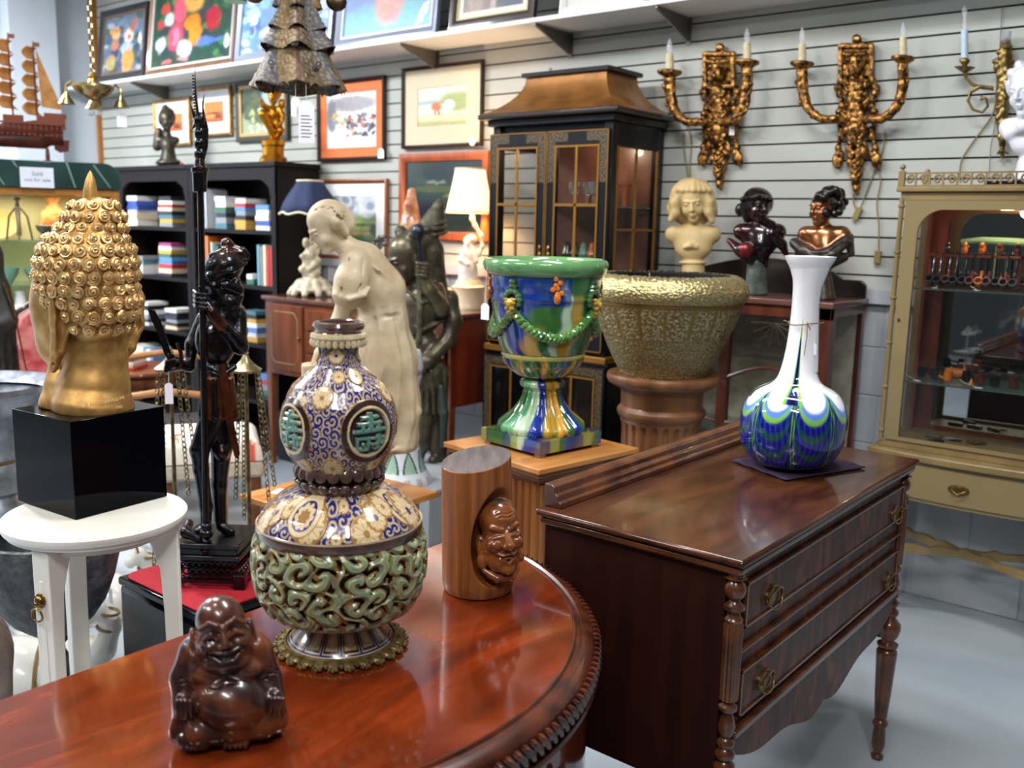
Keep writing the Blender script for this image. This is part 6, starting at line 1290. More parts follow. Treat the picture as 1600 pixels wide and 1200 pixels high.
stack_at(345,0,[9,7,4,15,1,0],30,R2_,'of the top-shelf left stack, right bookcase',.03); stack_at(376,0,[6,6,10,7,3,5,1],28,R2_,'of the top-shelf middle stack, right bookcase',.026); stack_at(410,0,[0,2,1,1,3],34,R2_,'of the top-shelf right stack, right bookcase',.03)
upright(317,1,[(11,.035,.3),(14,.035,.29),(4,.02,.24),(8,.025,.25),(9,.03,.24),(15,.03,.23)],R2_,'on the second shelf, left end, right bookcase')
upright(402,1,[(12,.03,.25),(7,.025,.24),(8,.035,.25),(5,.03,.23),(5,.03,.24)],R2_,'on the second shelf, right end, right bookcase'); stack_at(390,1,[15,1],18,R2_,'of the small second-shelf pair, right bookcase',.028)
stack_at(390,2,[6,13,3,1,6,10,9],40,R2_,'of the third-shelf stack, right bookcase',.028); stack_at(412,3,[10,15,7,5,3],30,R2_,'of the low-shelf stack, right bookcase',.03); stack_at(345,2,[4,8,13,5],36,R2_,'of the third-shelf left pile, right bookcase',.03)
M_crate = mat('black_crate',srgb(20,22,28),.5)
t = thing('storage_crate','black plastic crate on the floor below the inlaid sideboard','crate',(-4.43,3.64,0)); m = MB(); m.box(-.26,.26,-.14,.14,0,.02)
for x0,x1,y0,y1 in ((-.26,.26,-.14,-.128),(-.26,.26,.128,.14),(-.26,-.248,-.128,.128),(.248,.26,-.128,.128)): m.box(x0,x1,y0,y1,.02,.30); m.box(x0 - .004,x1 + .004,y0 - .004,y1 + .004,.28,.31)
m.build('crate_shell',M_crate,t)
# ================================================================ small sculptures on the bookcases
def solve_base(pf):
    lo,hi = 50.,950.
    for _ in range(40):
        mid = (lo + hi) / 2
        if pf.z(mid) > 0: lo = mid
        else: hi = mid
    pf.y0 = lo; return pf
M_bbz = mat('dark_bust_bronze',srgb(46,44,40),.4,.7,c2=srgb(84,78,64),scale=14,bump=.1)
def bust(pf,t,cx,ytop,hh,yaw,yb,sw,mats,vox,hair=0,dress=None,nod=0,tilt=0,sock=None,hairm=0,skinm=0,dressm=0,extra=None,shy=None,shtilt=0):
    """portrait bust: head height hh px whose crown is at ytop, shoulders sw px half-width, truncated at yb"""
    X0_,Y0_ = pf.x0,pf.y0; q = lambda x,y,d=0: (x - X0_,d,Y0_ - y); S = Sc(); S.k = hh * .08
    hc = q(cx,ytop + hh * .52,-hh * .04); S.mi = skinm; S.path([q(cx,ytop + hh * .8,hh * .1),q(X0_ + (cx - X0_) * .5,ytop + hh * 1.25,hh * .08)],[hh * .17,hh * .2],k=hh * .1)
    sy = ytop + hh * 1.42 if shy is None else shy; S.mi = dressm
    S.el(q(X0_,sy + sw * .15,0),(sw * .72,sw * .38,sw * .42),k=hh * .15,m=skinm)
    for sg in (-1,1): S.el(q(X0_ + sg * sw * .66,sy + sw * .1 + sg * shtilt,0),(sw * .34,sw * .3,sw * .32),k=hh * .15)
    S.el(q(X0_,sy + sw * .55,-sw * .12),(sw * .66,sw * .34,sw * .45),k=hh * .15); S.path([q(X0_,sy + sw * .7,0),q(X0_,yb,0)],[sw * .42,sw * .3],k=hh * .15)
    S.mi = skinm; head(S,hc,hh,yaw=yaw,nod=nod,tilt=tilt,ears=hair == 0); S.k = hh * .06
    if extra: extra(S,q,hc)
    return S.build('bust',mats,pf,t,vox=vox)
pf = solve_base(PF(263,0,P=(float(atv(263,247,3.62)[0]),3.62,BT + .002))); t = pf.root('small_bust','small dark bronze bust of a hooded woman on the left bookcase','bust')
def ex(S,q,hc):
    S.el(q(261,184,4),(14,14,17),k=2); S.el(q(258,170,3),(6,6,7)); S.path([q(248,205,4),(q(246,228,4))],[6,8]); S.el(q(263,pf.y0 - 5,0),(20,15,7),k=2); S.path([q(263,228,0),q(263,pf.y0 - 6,0)],[9,14],k=3)
bust(pf,t,260,172,32,25,240,18,[M_bbz],1.1,extra=ex)
M_gilt = mat('bright_gilt',srgb(200,140,40),.28,.95,c2=srgb(150,96,24),scale=12)
pf = solve_base(PF(427,0,P=(float(atv(427,241,3.64)[0]),3.64,BT + .002))); t = pf.root('gold_cherub','bright gold cherub statuette on a round base on the right bookcase','statuette')
m = MB(); zt_ = pf.y0 - 217; m.lathe([(22,0),(22,zt_ * .15),(17,zt_ * .3),(17,zt_ * .65),(19,zt_ * .72),(19,zt_ * .9),(14,zt_),(0,zt_)],32); m.px(pf); m.build('base',M_gilt,t)
S = Sc(); S.k = 3; q = lambda x,y,d=0: (x - 427,d,pf.y0 - y)
head(S,q(428,152,-2),25,yaw=-30,nod=20); S.k = 3; S.el(q(430,146,2),(11,11,9)); S.el(q(427,180,0),(11,9,15)); S.path([q(420,170,-3),q(411,166,-12),q(408,158,-14)],[5,4,3]); S.path([q(436,170,-2),q(442,182,-6),q(440,192,-8)],[5,4,3]); S.path([q(421,192,-2),q(411,180,-16),q(424,206,-8),q(427,216,-6)],[8,7,5,4]); S.path([q(432,192,0),q(438,205,-8),q(433,216,-2)],[8,6,4]); S.el(q(440,162,8),(6,3,9)); S.build('figure',M_gilt,pf,t,vox=1)
t2 = thing('red_apple','tiny red ball lying on top of the left bookcase','ornament',(float(atv(284,246,3.62)[0]),3.62,BT + .0105)); m = MB(); m.ell((0,0,0),.011,10); m.build('ball',mat('red_ball',srgb(150,30,30),.4),t2)
# ================================================================ hanging metal sculpture, chandelier, green shade
M_patch = mat('patchwork_metal',(.5,.5,.5),.6,.2,attr='paint',bump=.4,bscale=60)
c = atd(466,100,3.1); pf = PF(466,100,P=c); t = pf.root('hanging_metal_sculpture','hanging patchwork metal sculpture of tiered flared skirts with studs','hanging sculpture')
def patch_c(A,Zv,R):
    C = np.zeros(A.shape + (3,)) + np.array(srgb(82,68,50)); k_ = np.floor(A * 5 / PI + Zv * 3); C = mixc(C,(np.sin(k_ * 2.3) > .3) * 1.,srgb(74,72,78)); C = mixc(C,(np.sin(k_ * 4.1) > .75) * 1.,srgb(108,82,42)); s,d = scroll_field(A * .12,Zv,.016,5,1.3); C = mixc(C,(d < .3) * .8,srgb(126,116,92)); return mixc(C,(np.abs(((A * 2.5 / PI) % 1) - .5) > .46) * .9,srgb(80,50,32))
for nm,prf,n_ in (('lower_skirt',[(40,62),(46,80),(56,105),(66,128),(71,140)],7),('middle_skirt',[(30,34),(38,50),(48,66),(56,80)],6),('upper_skirt',[(24,-10),(27,10),(34,34),(42,50)],6),('bodice',[(12,-80),(22,-40),(26,-12),(30,16)],5)):
    pr = smooth_prof([(a * pf.s,pf.z(b)) for a,b in prf],26); zb1 = pr[-1,1]
    painted_lathe(pr,150,patch_c,nm,M_patch,t,disp=lambda A,Zv,R: .006 * np.cos(A * n_) * (1 - np.clip((Zv - zb1) / .12,0,1)) * 3 + .003 * (np.sin(A * 40) * np.sin(Zv * 200) > .5),solid=.002)
for nm,a_,y0_ in (('hem_point',5,100),):
    for i in range(9):
        a = i * 2 * PI / 9 + .2; rr = 64 * pf.s; m = MB(); m.M = Rot(a,4,'Z') @ Tr((rr,0,pf.z(128))) @ Rot(-.5,4,'Y'); m.prism([(-.016,.0),(.016,.0),(.02,-.035),(0,-.02),(-.02,-.035)],-.001,.001,plane='yz'); m.M = I4; m.build(nm,M_patch if 0 else mat('tarnished_sheet',srgb(96,80,56),.4,.8,c2=srgb(60,48,34),scale=30),t)
for i in range(14):
    a = -1.3 + i * .2; m = MB(); yy = (55,88)[i % 2]; rr = (46,62)[i % 2] * pf.s; m.M = Rot(a,4,'Z') @ Tr((0,-rr,pf.z(yy + 20))); m.M = m.M @ Rot(PI / 2 + .3,4,'X'); m.lathe([(.012,0),(.012,.003),(.006,.004),(.005,.008),(0,.009)],14); m.M = I4
    if i % 3 == 0: m.build('rosette_stud',mat('silver_stud',srgb(150,150,150),.35,.9),t)
m = MB(); m.lathe([(.006,pf.z(-78)),(.006,3.4 - pf.P[2])],8); m.build('hanging_rod',M_bracket,t)
for sg,px_,py_ in ((-1,402,-8),(1,526,-4)): m = MB(); x = (px_ - 466) * pf.s; zc_ = pf.z(py_); m.tube([(sg * .04,0,pf.z(-40)),(x * .7,-.01,pf.z(-30)),(x,-.02,zc_)],[.016,.018,.024],10); m.ell((x,-.02,zc_ - .01),(.034,.02,.03),12); m.build('arm',mat('tarnished_sheet'),t)
wq = lambda x,y,d: (lambda v: pf.P + pf.ax * v[0] + pf.n * v[1] + [0,0,v[2]])(pf.q(x,y,d))
flat_tag(0,0,0,.05,.13,'large printed white tag on a string below the metal sculpture',string=(-.0,.085),lines=7,rz=pf.th,P=wq(478,166,-70))
flat_tag(0,0,0,.03,.06,'small blank white tag beside the large printed tag',string=(.004,.075),rz=pf.th + .3,P=wq(462,160,-68))
c = atd(146,140,4.2); pf = PF(146,140,P=c); t = pf.root('brass_chandelier','small hanging brass chandelier with bell cups on a chain','chandelier'); M_yb = mat('polished_brass',srgb(190,160,80),.22,.95,c2=srgb(120,110,90),scale=10)
m = MB(); m.lathe([(a * pf.s,pf.z(b)) for a,b in ((2,168),(5,162),(4,158),(12,154),(26,144),(31,137),(30,133),(20,131),(9,129),(6,124),(8,120),(5,116),(2,112))],36); m.build('pan',M_yb,t)
m = MB(); chain(m,(0,0,pf.z(112)),(0,0,3.4 - pf.P[2]),L_=.03,r=.003); m.build('chain',M_yb,t)
for a in (-2.95,-.2,1.6): 
    m = MB(); ca,sa = cos(a),sin(a); R1 = 40 * pf.s; m.tube([(26 * pf.s * ca,26 * pf.s * sa,pf.z(138)),(33 * pf.s * ca,33 * pf.s * sa,pf.z(131)),(R1 * ca,R1 * sa,pf.z(138)),(R1 * ca,R1 * sa,pf.z(147))],.006,8); am = m.build('arm',M_yb,t)
    m = MB(); m.lathe([(2 * pf.s,pf.z(145)),(3 * pf.s,pf.z(150)),(7 * pf.s,pf.z(156)),(13 * pf.s,pf.z(166)),(12 * pf.s,pf.z(166))],20,c=(R1 * ca,R1 * sa,0),caps=False); m.build('bell_cup',M_yb,am); bell = (R1 * ca,R1 * sa,pf.z(166)) if a == -.2 else None or (bell if a > 0 else None)
m = MB()
for i in range(6): m.ell((8 * pf.s * cos(i),8 * pf.s * sin(i),pf.z(176)),(.008,.008,.014),8)
m.build('crystal_drop',mat('crystal',srgb(225,230,235),.03,trans=.9),t)
flat_tag(0,0,0,.04,.06,'lilac-white tag hanging under the right bell of the chandelier',string=(0,.03),rz=pf.th,P=pf.P + pf.ax * bell[0] + pf.n * bell[1] + [0,0,bell[2] - .025])
c = atd(368,-4,3.9); t = thing('green_lampshade','green glass lampshade edge hanging at the very top of the view','lamp',c,0); m = MB(); m.lathe([(.045,-.018),(.047,-.01),(.03,.03),(.012,.05),(.006,3.4 - c[2])],32); m.build('shade',mat('green_glass_shade',srgb(20,130,80),.15,coat=.5),t)
# ================================================================ sideboard
M_side = mat('sideboard_mahogany',srgb(92,44,22),.35,c2=srgb(122,66,34),scale=20,stretch=(1,1,.12),detail=7,coat=.4); M_sidetop = mat('sideboard_top',srgb(86,50,38),.2,c2=srgb(104,60,44),scale=14,coat=.6); M_sider = mat('sideboard_end',srgb(84,26,14),.3,c2=srgb(120,46,22),scale=8,stretch=(1,1,.2),coat=.5); M_inlay = mat('pale_inlay',srgb(150,120,84),.5)
SVF = 3.38; a = atv(407,461,SVF); STZ = float(a[2]); sx0 = float(a[0]); sx1 = float(atv(705,491,SVF)[0]); sb = float(atv(409,580,SVF)[2]); SVB = WALL - .035
t = thing('sideboard','tall mahogany sideboard with inlaid doors and tapered legs behind the cream statue','sideboard',((sx0 + sx1) / 2,(SVF + SVB) / 2,0)); w_ = (sx1 - sx0) / 2; d0 = SVF - (SVF + SVB) / 2; d1 = -d0
m = MB(); m.box(-w_,w_,d0,d1,STZ - .022,STZ); m.build('top',M_sidetop,t,bevel=.006); m = MB(); m.box(-w_ + .02,w_ - .02,d0 + .02,d1,sb,STZ - .022); m.build('body',M_side,t)
m = MB(); m.box(w_ - .022,w_ - .016,d0 + .03,d1 - .01,float(atv(703,640,SVF)[2]),STZ - .03); m.build('end_panel',M_sider,t)
for a,b in ((-w_ + .05,-w_ + .37),(w_ - .37,w_ - .05)):
    m = MB(); m.box(a,b,d0 + .006,d0 + .021,sb + .03,STZ - .045); dr = m.build('door',M_side,t,bevel=.002); q = [(a + .04,sb + .10),(a + .07,sb + .07),(b - .07,sb + .07),(b - .04,sb + .10),(b - .04,STZ - .12),(b - .07,STZ - .085),(a + .07,STZ - .085),(a + .04,STZ - .12)]; m = MB(); m.tube([(x,d0 + .006,z) for x,z in q],.003,5,closed=True); m.build('inlay',M_inlay,dr); m = MB(); m.ell((b - .02,d0 - .004,(sb + STZ) / 2),.012,10); m.build('knob',M_brass,dr)
nd = 3
for i in range(nd):
    z0 = sb + .03 + i * (STZ - .075 - sb) / nd; z1 = z0 + (STZ - .075 - sb) / nd - .012; m = MB(); m.box(-w_ + .40,w_ - .40,d0 + .006,d0 + .021,z0,z1); dr = m.build('drawer',M_side,t,bevel=.002)
    for x in (-w_ + .54,w_ - .54): m = MB(); m.M = Tr((x,d0 + .004,(z0 + z1) / 2)) @ Rot(PI / 2,4,'X'); m.lathe([(.032,0),(.03,.004),(.01,.006)],20,sx=1.2,sy=.7); m.M = I4; m.tube([(x - .024,d0 - .008,(z0 + z1) / 2),(x,d0 - .014,(z0 + z1) / 2 - .018),(x + .024,d0 - .008,(z0 + z1) / 2)],.003,6); m.build('brass_pull',M_brass,dr)
for x in (-w_ + .04,w_ - .04):
    for y in (d0 + .04,d1 - .04): m = MB(); m.v = []; q0,q1 = .013,.022; m.add([(x + a * q,y + b * q,z) for z,q in ((0,q0),(sb + .01,q1)) for a,b in ((-1,-1),(1,-1),(1,1),(-1,1))],[(0,1,5,4),(1,2,6,5),(2,3,7,6),(3,0,4,7),(3,2,1,0),(4,5,6,7)]); m.build('leg',M_side,t,bevel=.002)
for x in (-w_ + .385,w_ - .385): m = MB(); m.box(x - .015,x + .015,d0 + .03,d0 + .06,0,sb + .01); m.build('leg',M_side,t)
# ---- lamps on the sideboard
M_ivory = mat('ivory_resin',srgb(200,192,168),.4,c2=srgb(160,148,120),scale=30,contrast=(.4,.7)); M_navy = mat('navy_shade',srgb(34,46,78),.8,bump=.1,bscale=200); M_trim = mat('cream_trim',srgb(220,212,180),.7)
def lamp_pf(px,v): P = np.array(atv(px,470,v)); P[2] = STZ + .001; return PF(px,0,P=P)
pf = solve_base(lamp_pf(487,SVF + .20)); t = pf.root('table_lamp','unlit table lamp with navy blue shade and ivory cherub base','lamp')
sh = [(a * pf.s,pf.z(b)) for a,b in [(46,334),(40,318),(32,304),(24,292),(19,283)]]
m = MB(); m.lathe(sh,64,caps=False,flute=lambda a,z: 1 + .03 * cos(8 * a)); m.build('lamp_shade',M_navy,t,solid=.003)
for (r_,z_),nm in ((sh[0],0),(sh[-1],1)): m = MB(); m.tube([(r_ * (1 + .03 * cos(8 * g)) * cos(g),r_ * (1 + .03 * cos(8 * g)) * sin(g),z_ - (.006 * cos(8 * g) if not nm else 0)) for g in [k_ * PI / 32 for k_ in range(64)]],.006,6,closed=True); m.build('shade_trim',M_trim,t)
S = Sc(); S.k = 4; yb = pf.y0; q = lambda x,y,d=0: (x - 487,d,yb - y)
S.el(q(487,452),(34,28,7)); S.el(q(487,444),(24,20,12))
for i in range(10): g = i * 2 * PI / 10; S.path([q(487 + 20 * cos(g),442,16 * sin(g)),q(487 + 34 * cos(g),yb - 4,28 * sin(g))],[6,5])
for i in range(14): g = i * 2.4; S.el(q(487 + 10 * cos(g),436 - i * 2.2,10 * sin(g)),6)
S.path([q(488,414),q(484,398,-4),q(486,390)],[9,8,9]); head(S,q(478,379,-6),16,yaw=-20); S.k = 3; S.path([q(482,392,-4),q(472,400,-10),q(476,408,-8)],[4,3,3]); S.path([q(490,388),q(500,372),q(496,352),q(486,345)],[5,4,3,3]); S.cut = 0; S.path([q(492,400),q(502,380),q(500,350),q(488,330)],[5,4,4,3]); S.path([q(482,412,-4),q(472,420,-10),q(480,430,-8)],[6,5,4]); S.build('cherub_base',M_ivory,pf,t,vox=1.3)
m = MB(); m.lathe([(.004,pf.z(335)),(.004,pf.z(284))],8); m.lathe([(.012,pf.z(330)),(.014,pf.z(320)),(.012,pf.z(312))],12); m.build('socket',M_brass,t)
pf = solve_base(lamp_pf(732,SVF + .34)); t = pf.root('table_lamp','lit table lamp with cream shade and white figurine on a round base','lamp')
M_shade = mat('lit_shade',(1.0,.80,.52),.8,emit=1.35); M_shade.node_tree.nodes['Principled BSDF'].inputs['Emission Color'].default_value = (1,.76,.45,1)
sh = [(a * pf.s,pf.z(b)) for a,b in [(37,332),(34,318),(29,296),(25,276),(23,264)]]; m = MB(); m.lathe(sh,48,caps=False); m.build('lamp_shade',M_shade,t,solid=.002)
for r_,z_ in (sh[0],sh[-1]): m = MB(); m.tube([(r_ * cos(g),r_ * sin(g),z_) for g in [k_ * PI / 24 for k_ in range(48)]],.005,6,closed=True); m.build('shade_trim',M_trim,t)
S = Sc(); S.k = 4; yb = pf.y0; q = lambda x,y,d=0: (x - 732,d,yb - y); S.path([q(738,330),q(738,342),q(742,352),q(752,368),q(754,385),q(748,400)],[3.5,3.5,3,3,3,3])
S.path([q(732,446),q(731,420),q(732,400),q(732,388)],[18,14,10,9]); head(S,q(730,378,-3),17,yaw=10); S.el(q(737,374,3),(9,9,8),k=2); S.path([q(724,394,-6),q(720,406,-10),q(730,412,-14)],[4,4,3]); S.path([q(740,394,-4),q(744,408,-8)],[5,4]); S.build('figurine',mat('white_bisque',srgb(226,216,204),.4),pf,t,vox=1.3)
m = MB(); m.lathe([(27,0),(27,4),(25,8),(25,30),(27,34),(22,37),(19,44),(0,44)],40); m.px(pf); m.build('base',mat('cream_lamp_base',srgb(222,204,170),.35,coat=.3),t)
l = bpy.data.lights.new('lamp_bulb','POINT'); l.energy = 20; l.color = (1,.66,.36); l.shadow_soft_size = .03; o = bpy.data.objects.new('lamp_bulb',l); col.objects.link(o); o.parent = t; o.location = (0,0,(sh[0][1] + sh[-1][1]) / 2 - .02)
# ---- ornaments along the sideboard top
M_silv = mat('tarnished_silver',srgb(150,150,146),.3,.8,c2=srgb(60,58,54),scale=30,contrast=(.4,.6))
pf = solve_base(lamp_pf(566,SVF + .18)); t = pf.root('silver_flowers','tarnished silver branch of flowers behind the cream statue','ornament'); m = MB(); rr_ = random.Random(4); yb = pf.y0
m.lathe([(22,0),(20,5),(8,10),(5,30)],20)
for i in range(9):
    ex_,ey_ = rr_.uniform(-40,40),yb - rr_.uniform(372,420); m.tube([(0,0,20),(ex_ * .5,rr_.uniform(-8,8),45),(ex_,0,ey_)],[3,2,1.5],6)
    for j in range(6): g = j * PI / 3; m.ell((ex_ + 6 * cos(g),-2,ey_ + 6 * sin(g)),(4.4,2.6,4.4),8)
    m.ell((ex_,-4,ey_),(2.6,2.6,2.6),8)
m.px(pf); m.build('flower_branch',M_silv,t)
pf = solve_base(lamp_pf(643,SVF + .22)); t = pf.root('carved_figure','reddish brown carved stone figure on the sideboard left of lit lamp','figurine'); S = Sc(); S.k = 5; yb = pf.y0; q = lambda x,y,d=0: (x - 643,d,yb - y)
S.path([q(643,300),q(642,325),q(644,352),q(648,400),q(650,yb - 6)],[7,11,15,20,24]); S.el(q(640,322,-8),(9,7,12)); S.path([q(634,340,-8),q(630,370,-10)],[7,9]); S.cut = 0; S.build('figure',mat('red_jasper',srgb(150,84,56),.35,c2=srgb(206,160,120),scale=16,detail=6,coat=.4),pf,t,vox=1.8)
wp = pf.q(632,335,-18); flat_tag(0,0,0,.022,.05,'white tag hanging from the reddish carved stone figure',string=(.012,.015),rz=pf.th,P=pf.P + pf.ax * wp[0] + pf.n * wp[1] + [0,0,wp[2]])
t = thing('porcelain_dish','white porcelain dish on the sideboard beside the dark bronze deity','dish',(float(atv(592,440,SVF + .12)[0]),SVF + .14,STZ + .001)); m = MB(); m.lathe([(.04,0),(.05,.01),(.11,.045),(.108,.048),(.05,.018),(0,.016)],32); m.build('dish',M_por,t)
t = thing('paper_note','white paper note pinned on the wall right of the blue lamp','paper',(float(atv(522,425,WALL - .004)[0]),WALL - .003,float(atv(522,425,WALL)[2]) - .06)); m = MB(); m.box(-.06,.06,-.001,.001,0,.12); m.build('paper',M_tag,t)
# ================================================================ cream lady statue on its pedestal
PZ2 = .50; c3 = [atz(*p,PZ2) for p in ((374,772),(686,768))]; cen = (c3[0] + c3[1]) / 2; dg = c3[1] - c3[0]; w1 = float(np.linalg.norm(dg)) / math.sqrt(2); rz2 = math.atan2(dg[1],dg[0]) - PI / 4
t = thing('statue_pedestal','cream square pedestal with an oak top under the cream woman statue','pedestal',(cen[0],cen[1],0),rz2); h_ = w1 / 2
m = MB(); m.box(-h_,h_,-h_,h_,PZ2 - .022,PZ2); m.build('top_board',M_oak,t,bevel=.003); m = MB(); m.box(-h_ + .05,h_ - .05,-h_ + .05,h_ - .05,0,PZ2 - .022); m.build('shaft',mat('cream_pedestal',srgb(186,172,148),.6,c2=srgb(170,156,130),scale=12),t,bevel=.003)
m = MB(); m.box(-h_ + .03,h_ - .03,-h_ + .03,h_ - .03,0,.08); m.build('base',mat('cream_pedestal'),t,bevel=.004)
o = MB(); cc = atz(447,770,PZ2); o.prism([(-.05,-.03),(.05,-.035),(.052,.03),(-.048,.035)],0,.0015,plane='xy'); oo = o.build('paper_sheet',M_tag,loc=(cc[0],cc[1],PZ2 + .001),rz=.4); tag(oo,'torn white paper lying on the oak pedestal top beside gourd vase','paper')
M_stat = mat('cream_plaster',srgb(172,150,116),.5,c2=srgb(208,192,162),scale=9,detail=8,contrast=(.3,.65),bump=.08,bscale=50,coat=.1)
pf = PF(580,775,P=(cen[0] + .02,cen[1] + .02,PZ2 + .001)); solve_base(pf); yb = pf.y0; t = pf.root('woman_statue','tall cream plaster statue of a bending woman in a draped dress','statue'); q = lambda x,y,d=0: (x - pf.x0,d,yb - y)
pf.x0 = 560; q = lambda x,y,d=0: (x - 560,d,yb - y)
# keep the map consistent with the base position
S = Sc(); S.k = 8
S.path([q(522,372,0),q(545,388,2),q(560,402,2)],[15,16,22],k=8)
S.path([q(568,415,0),q(592,455,4),q(600,500,4)],[36,40,34],k=12); S.el(q(562,425,-10),(30,28,36),k=10)
S.path([q(600,500,4),q(606,560,6),q(616,630,4),q(624,680,0)],[35,44,38,30],k=14); S.path([q(580,520,0),q(566,600,0),q(560,700,0),q(556,yb - 20,0)],[32,38,42,44],k=16); S.path([q(604,560,16),q(600,650,20),q(586,700,16)],[38,38,24],k=14)
S.path([q(620,600,-14),q(632,650,-14),q(634,690,-12)],[16,18,16],k=8)
S.cut = 0
# shoulder, sleeve and arms
S.el(q(556,420,-30),(24,20,30),k=8); S.path([q(554,410,-34),q(548,436,-40),q(545,455,-40)],[22,25,26],k=6); S.path([q(545,455,-40),q(534,482,-42),q(520,512,-46),q(500,545,-48),q(494,560,-50)],[14,12,10,8.5,8],k=3); S.path([q(580,420,30),q(560,460,24),q(530,510,0),q(506,550,-30)],[18,14,10,8],k=4)
for j in range(4): S.path([q(496 + j * 3,560 + j,-56),q(488 + j * 3,570 + j * 2,-58),q(486 + j * 4,578 + j,-54)],[3.4,3.2,2.6],k=1.5)
S.path([q(502,556,-52),q(504,566,-58)],[3.6,3],k=1.5)
# folds
rr_ = random.Random(6)
for i in range(11): x = 566 + i * 7; S.path([q(584 + i * 3.4,496,-30 - 10 * sin(i * .35)),q(x,590,-40 - 8 * sin(i * .3)),q(x - 6 + i * 2,690 + rr_.uniform(-10,20),-42 - 6 * sin(i * .3))],[1.6,3,4.2],k=5,sub=True)
for i in range(6): S.path([q(546 + i * 7,402,-50),q(532 + i * 9,458,-62)],[1.2,2.2],k=3,sub=True)
S.path([q(524,456,-52),q(546,462,-66),q(568,456,-60),q(576,446,-48)],[3.2,4,4,3],k=3); S.path([q(534,398,-20),q(560,396,-34),q(590,420,-36),q(615,446,-24)],[2.4,2.6,2.6,2.4],k=2.5); S.path([q(562,480,-30),q(590,492,-38),q(624,490,-26)],3,k=3,sub=True)
S.path([q(640,560,-10),q(650,640,-14),q(640,694,-20),q(600,698,-34)],[6,8,6,4],k=6)
# head
head(S,q(512,352,-4),78,yaw=-72,nod=34,tilt=0,ears=True); S.k = 5; S.el(q(520,338,0),(28,27,22),k=6); S.el(q(541,348,2),(15,17,21),k=5); S.path([q(488,348,-8),q(502,336,-22),q(526,348,-26),q(540,364,-16)],[5,7,7,6],k=4)
for i in range(6): S.path([q(492 + i * 4,330 + i,-22),q(512 + i * 5,322 + i * 5,-26),q(538 + i,334 + i * 6,-18)],1.3,k=2,sub=True)
S.build('figure',M_stat,pf,t,vox=2.,x0=560,y0=yb,disp=lambda X,Y,Z: np.where(Z < yb - 478,1.,np.where(Z < yb - 400,.25,0.)) * (3.4 * np.abs(np.sin(X * .11 + Y * .07 + 1.3 * np.sin(Z * .018 + X * .02))) ** .7 - 1.6) * np.clip((yb - 470 - Z) / 60 + .3,.2,1))
S = Sc(); S.k = 3; S.path([q(490,566,-52),q(491,640,-50),q(492,yb - 4,-50)],[17,15,20],k=2); S.el(q(490,552,-52),(15,15,18),k=3,sub=True); S.box((q(490,530,-52)),(40,40,22),k=2,sub=True); S.box((-70,-50,-40),(100,100,41),k=0,sub=True); S.build('water_jar',M_stat,pf,t,vox=2.2,x0=560,y0=yb)
# ================================================================ low plinth, porcelain jardiniere, bronze deity
LZ = .30; ca = atz(672,724,LZ); cb = atz(636,752,LZ)
t = thing('low_plinth','low grey painted plinth under the bronze deity and porcelain jardiniere','plinth',((ca[0] + cb[0]) / 2 + .02,(ca[1] + cb[1]) / 2,0),0); m = MB(); m.box(-.30,.24,-.2,.28,0,LZ - .02); m.build('body',mat('grey_plinth',srgb(150,156,160),.5),t,bevel=.003); m = MB(); m.box(-.31,.25,-.21,.29,LZ - .02,LZ); m.build('top',mat('grey_plinth'),t,bevel=.003)
pf = PF(637,745,P=(cb[0] - .02,cb[1] - .02,LZ + .001)); solve_base(pf); t = pf.root('porcelain_jardiniere','white porcelain jardiniere with coloured band and green leaf foot','jardiniere')
def jz(v): return pf.z(v)
jp = smooth_prof([(a * pf.s,jz(b)) for a,b in [(30,552),(32,556),(34,566),(35,578),(33,592),(28,608),(24,640),(24,670),(27,695),(32,715),(38,732),(40,736),(42,740),(48,750),(49,756)]],150); jp[:,1] -= min(0,jp[:,1].min()); jp[:,1] = np.maximum(jp[:,1],0)
def j_c(A,Zv,R):
    C = np.zeros(A.shape + (3,)) + np.array(srgb(206,214,220)); b = (Zv < jz(560)) & (Zv > jz(598)); u_ = (A * 9 / PI) % 1 - .5; C = mixc(C,(b & (np.hypot(u_ * .03,Zv - jz(580)) < .009)) * .9,srgb(170,70,50)); C = mixc(C,(b & (np.abs(np.hypot(u_ * .03,Zv - jz(580)) - .012) < .002)) * .9,srgb(60,80,140)); b2 = (Zv < jz(700)) & (Zv > jz(732)); u2 = (A * 4 / PI) % 1 - .5; hgt = (Zv - jz(732)) / (jz(700) - jz(732))
    C = mixc(C,(b2 & (np.abs(u2) < .36 * (1 - hgt ** 2))) * .7,srgb(110,160,120)); C = mixc(C,(b2 & (np.abs(np.abs(u2) - .36 * (1 - hgt ** 2)) < .05)) * 1.,srgb(20,40,30)); b3 = Zv < jz(740); return mixc(C,(b3 & (np.abs((A * 7 / PI) % 1 - .5) < .25)) * .6,srgb(170,130,120))
painted_lathe(jp,220,j_c,'jardiniere',M_sat,t); m = MB(); m.lathe([(30 * pf.s,jz(552)),(27 * pf.s,jz(553)),(26 * pf.s,jz(600)),(.001,jz(640))],40,caps=False); m.build('inside',M_por,t)
pf = PF(672,722,P=(ca[0] + .03,ca[1] + .09,LZ + .001)); solve_base(pf); yb = pf.y0; t = pf.root('bronze_deity','dark bronze standing deity statue with tall headdress holding a mace','statue'); q = lambda x,y,d=0: (x - 672,d,yb - y)
M_deity = mat('green_black_bronze',srgb(66,56,54),.34,.55,c2=srgb(100,94,70),scale=12,detail=6,bump=.12,bscale=60); M_deity2 = mat('mossy_bronze',srgb(92,88,66),.55,.4,c2=srgb(58,54,44),scale=30,bump=.3)
S = Sc(); S.k = 6
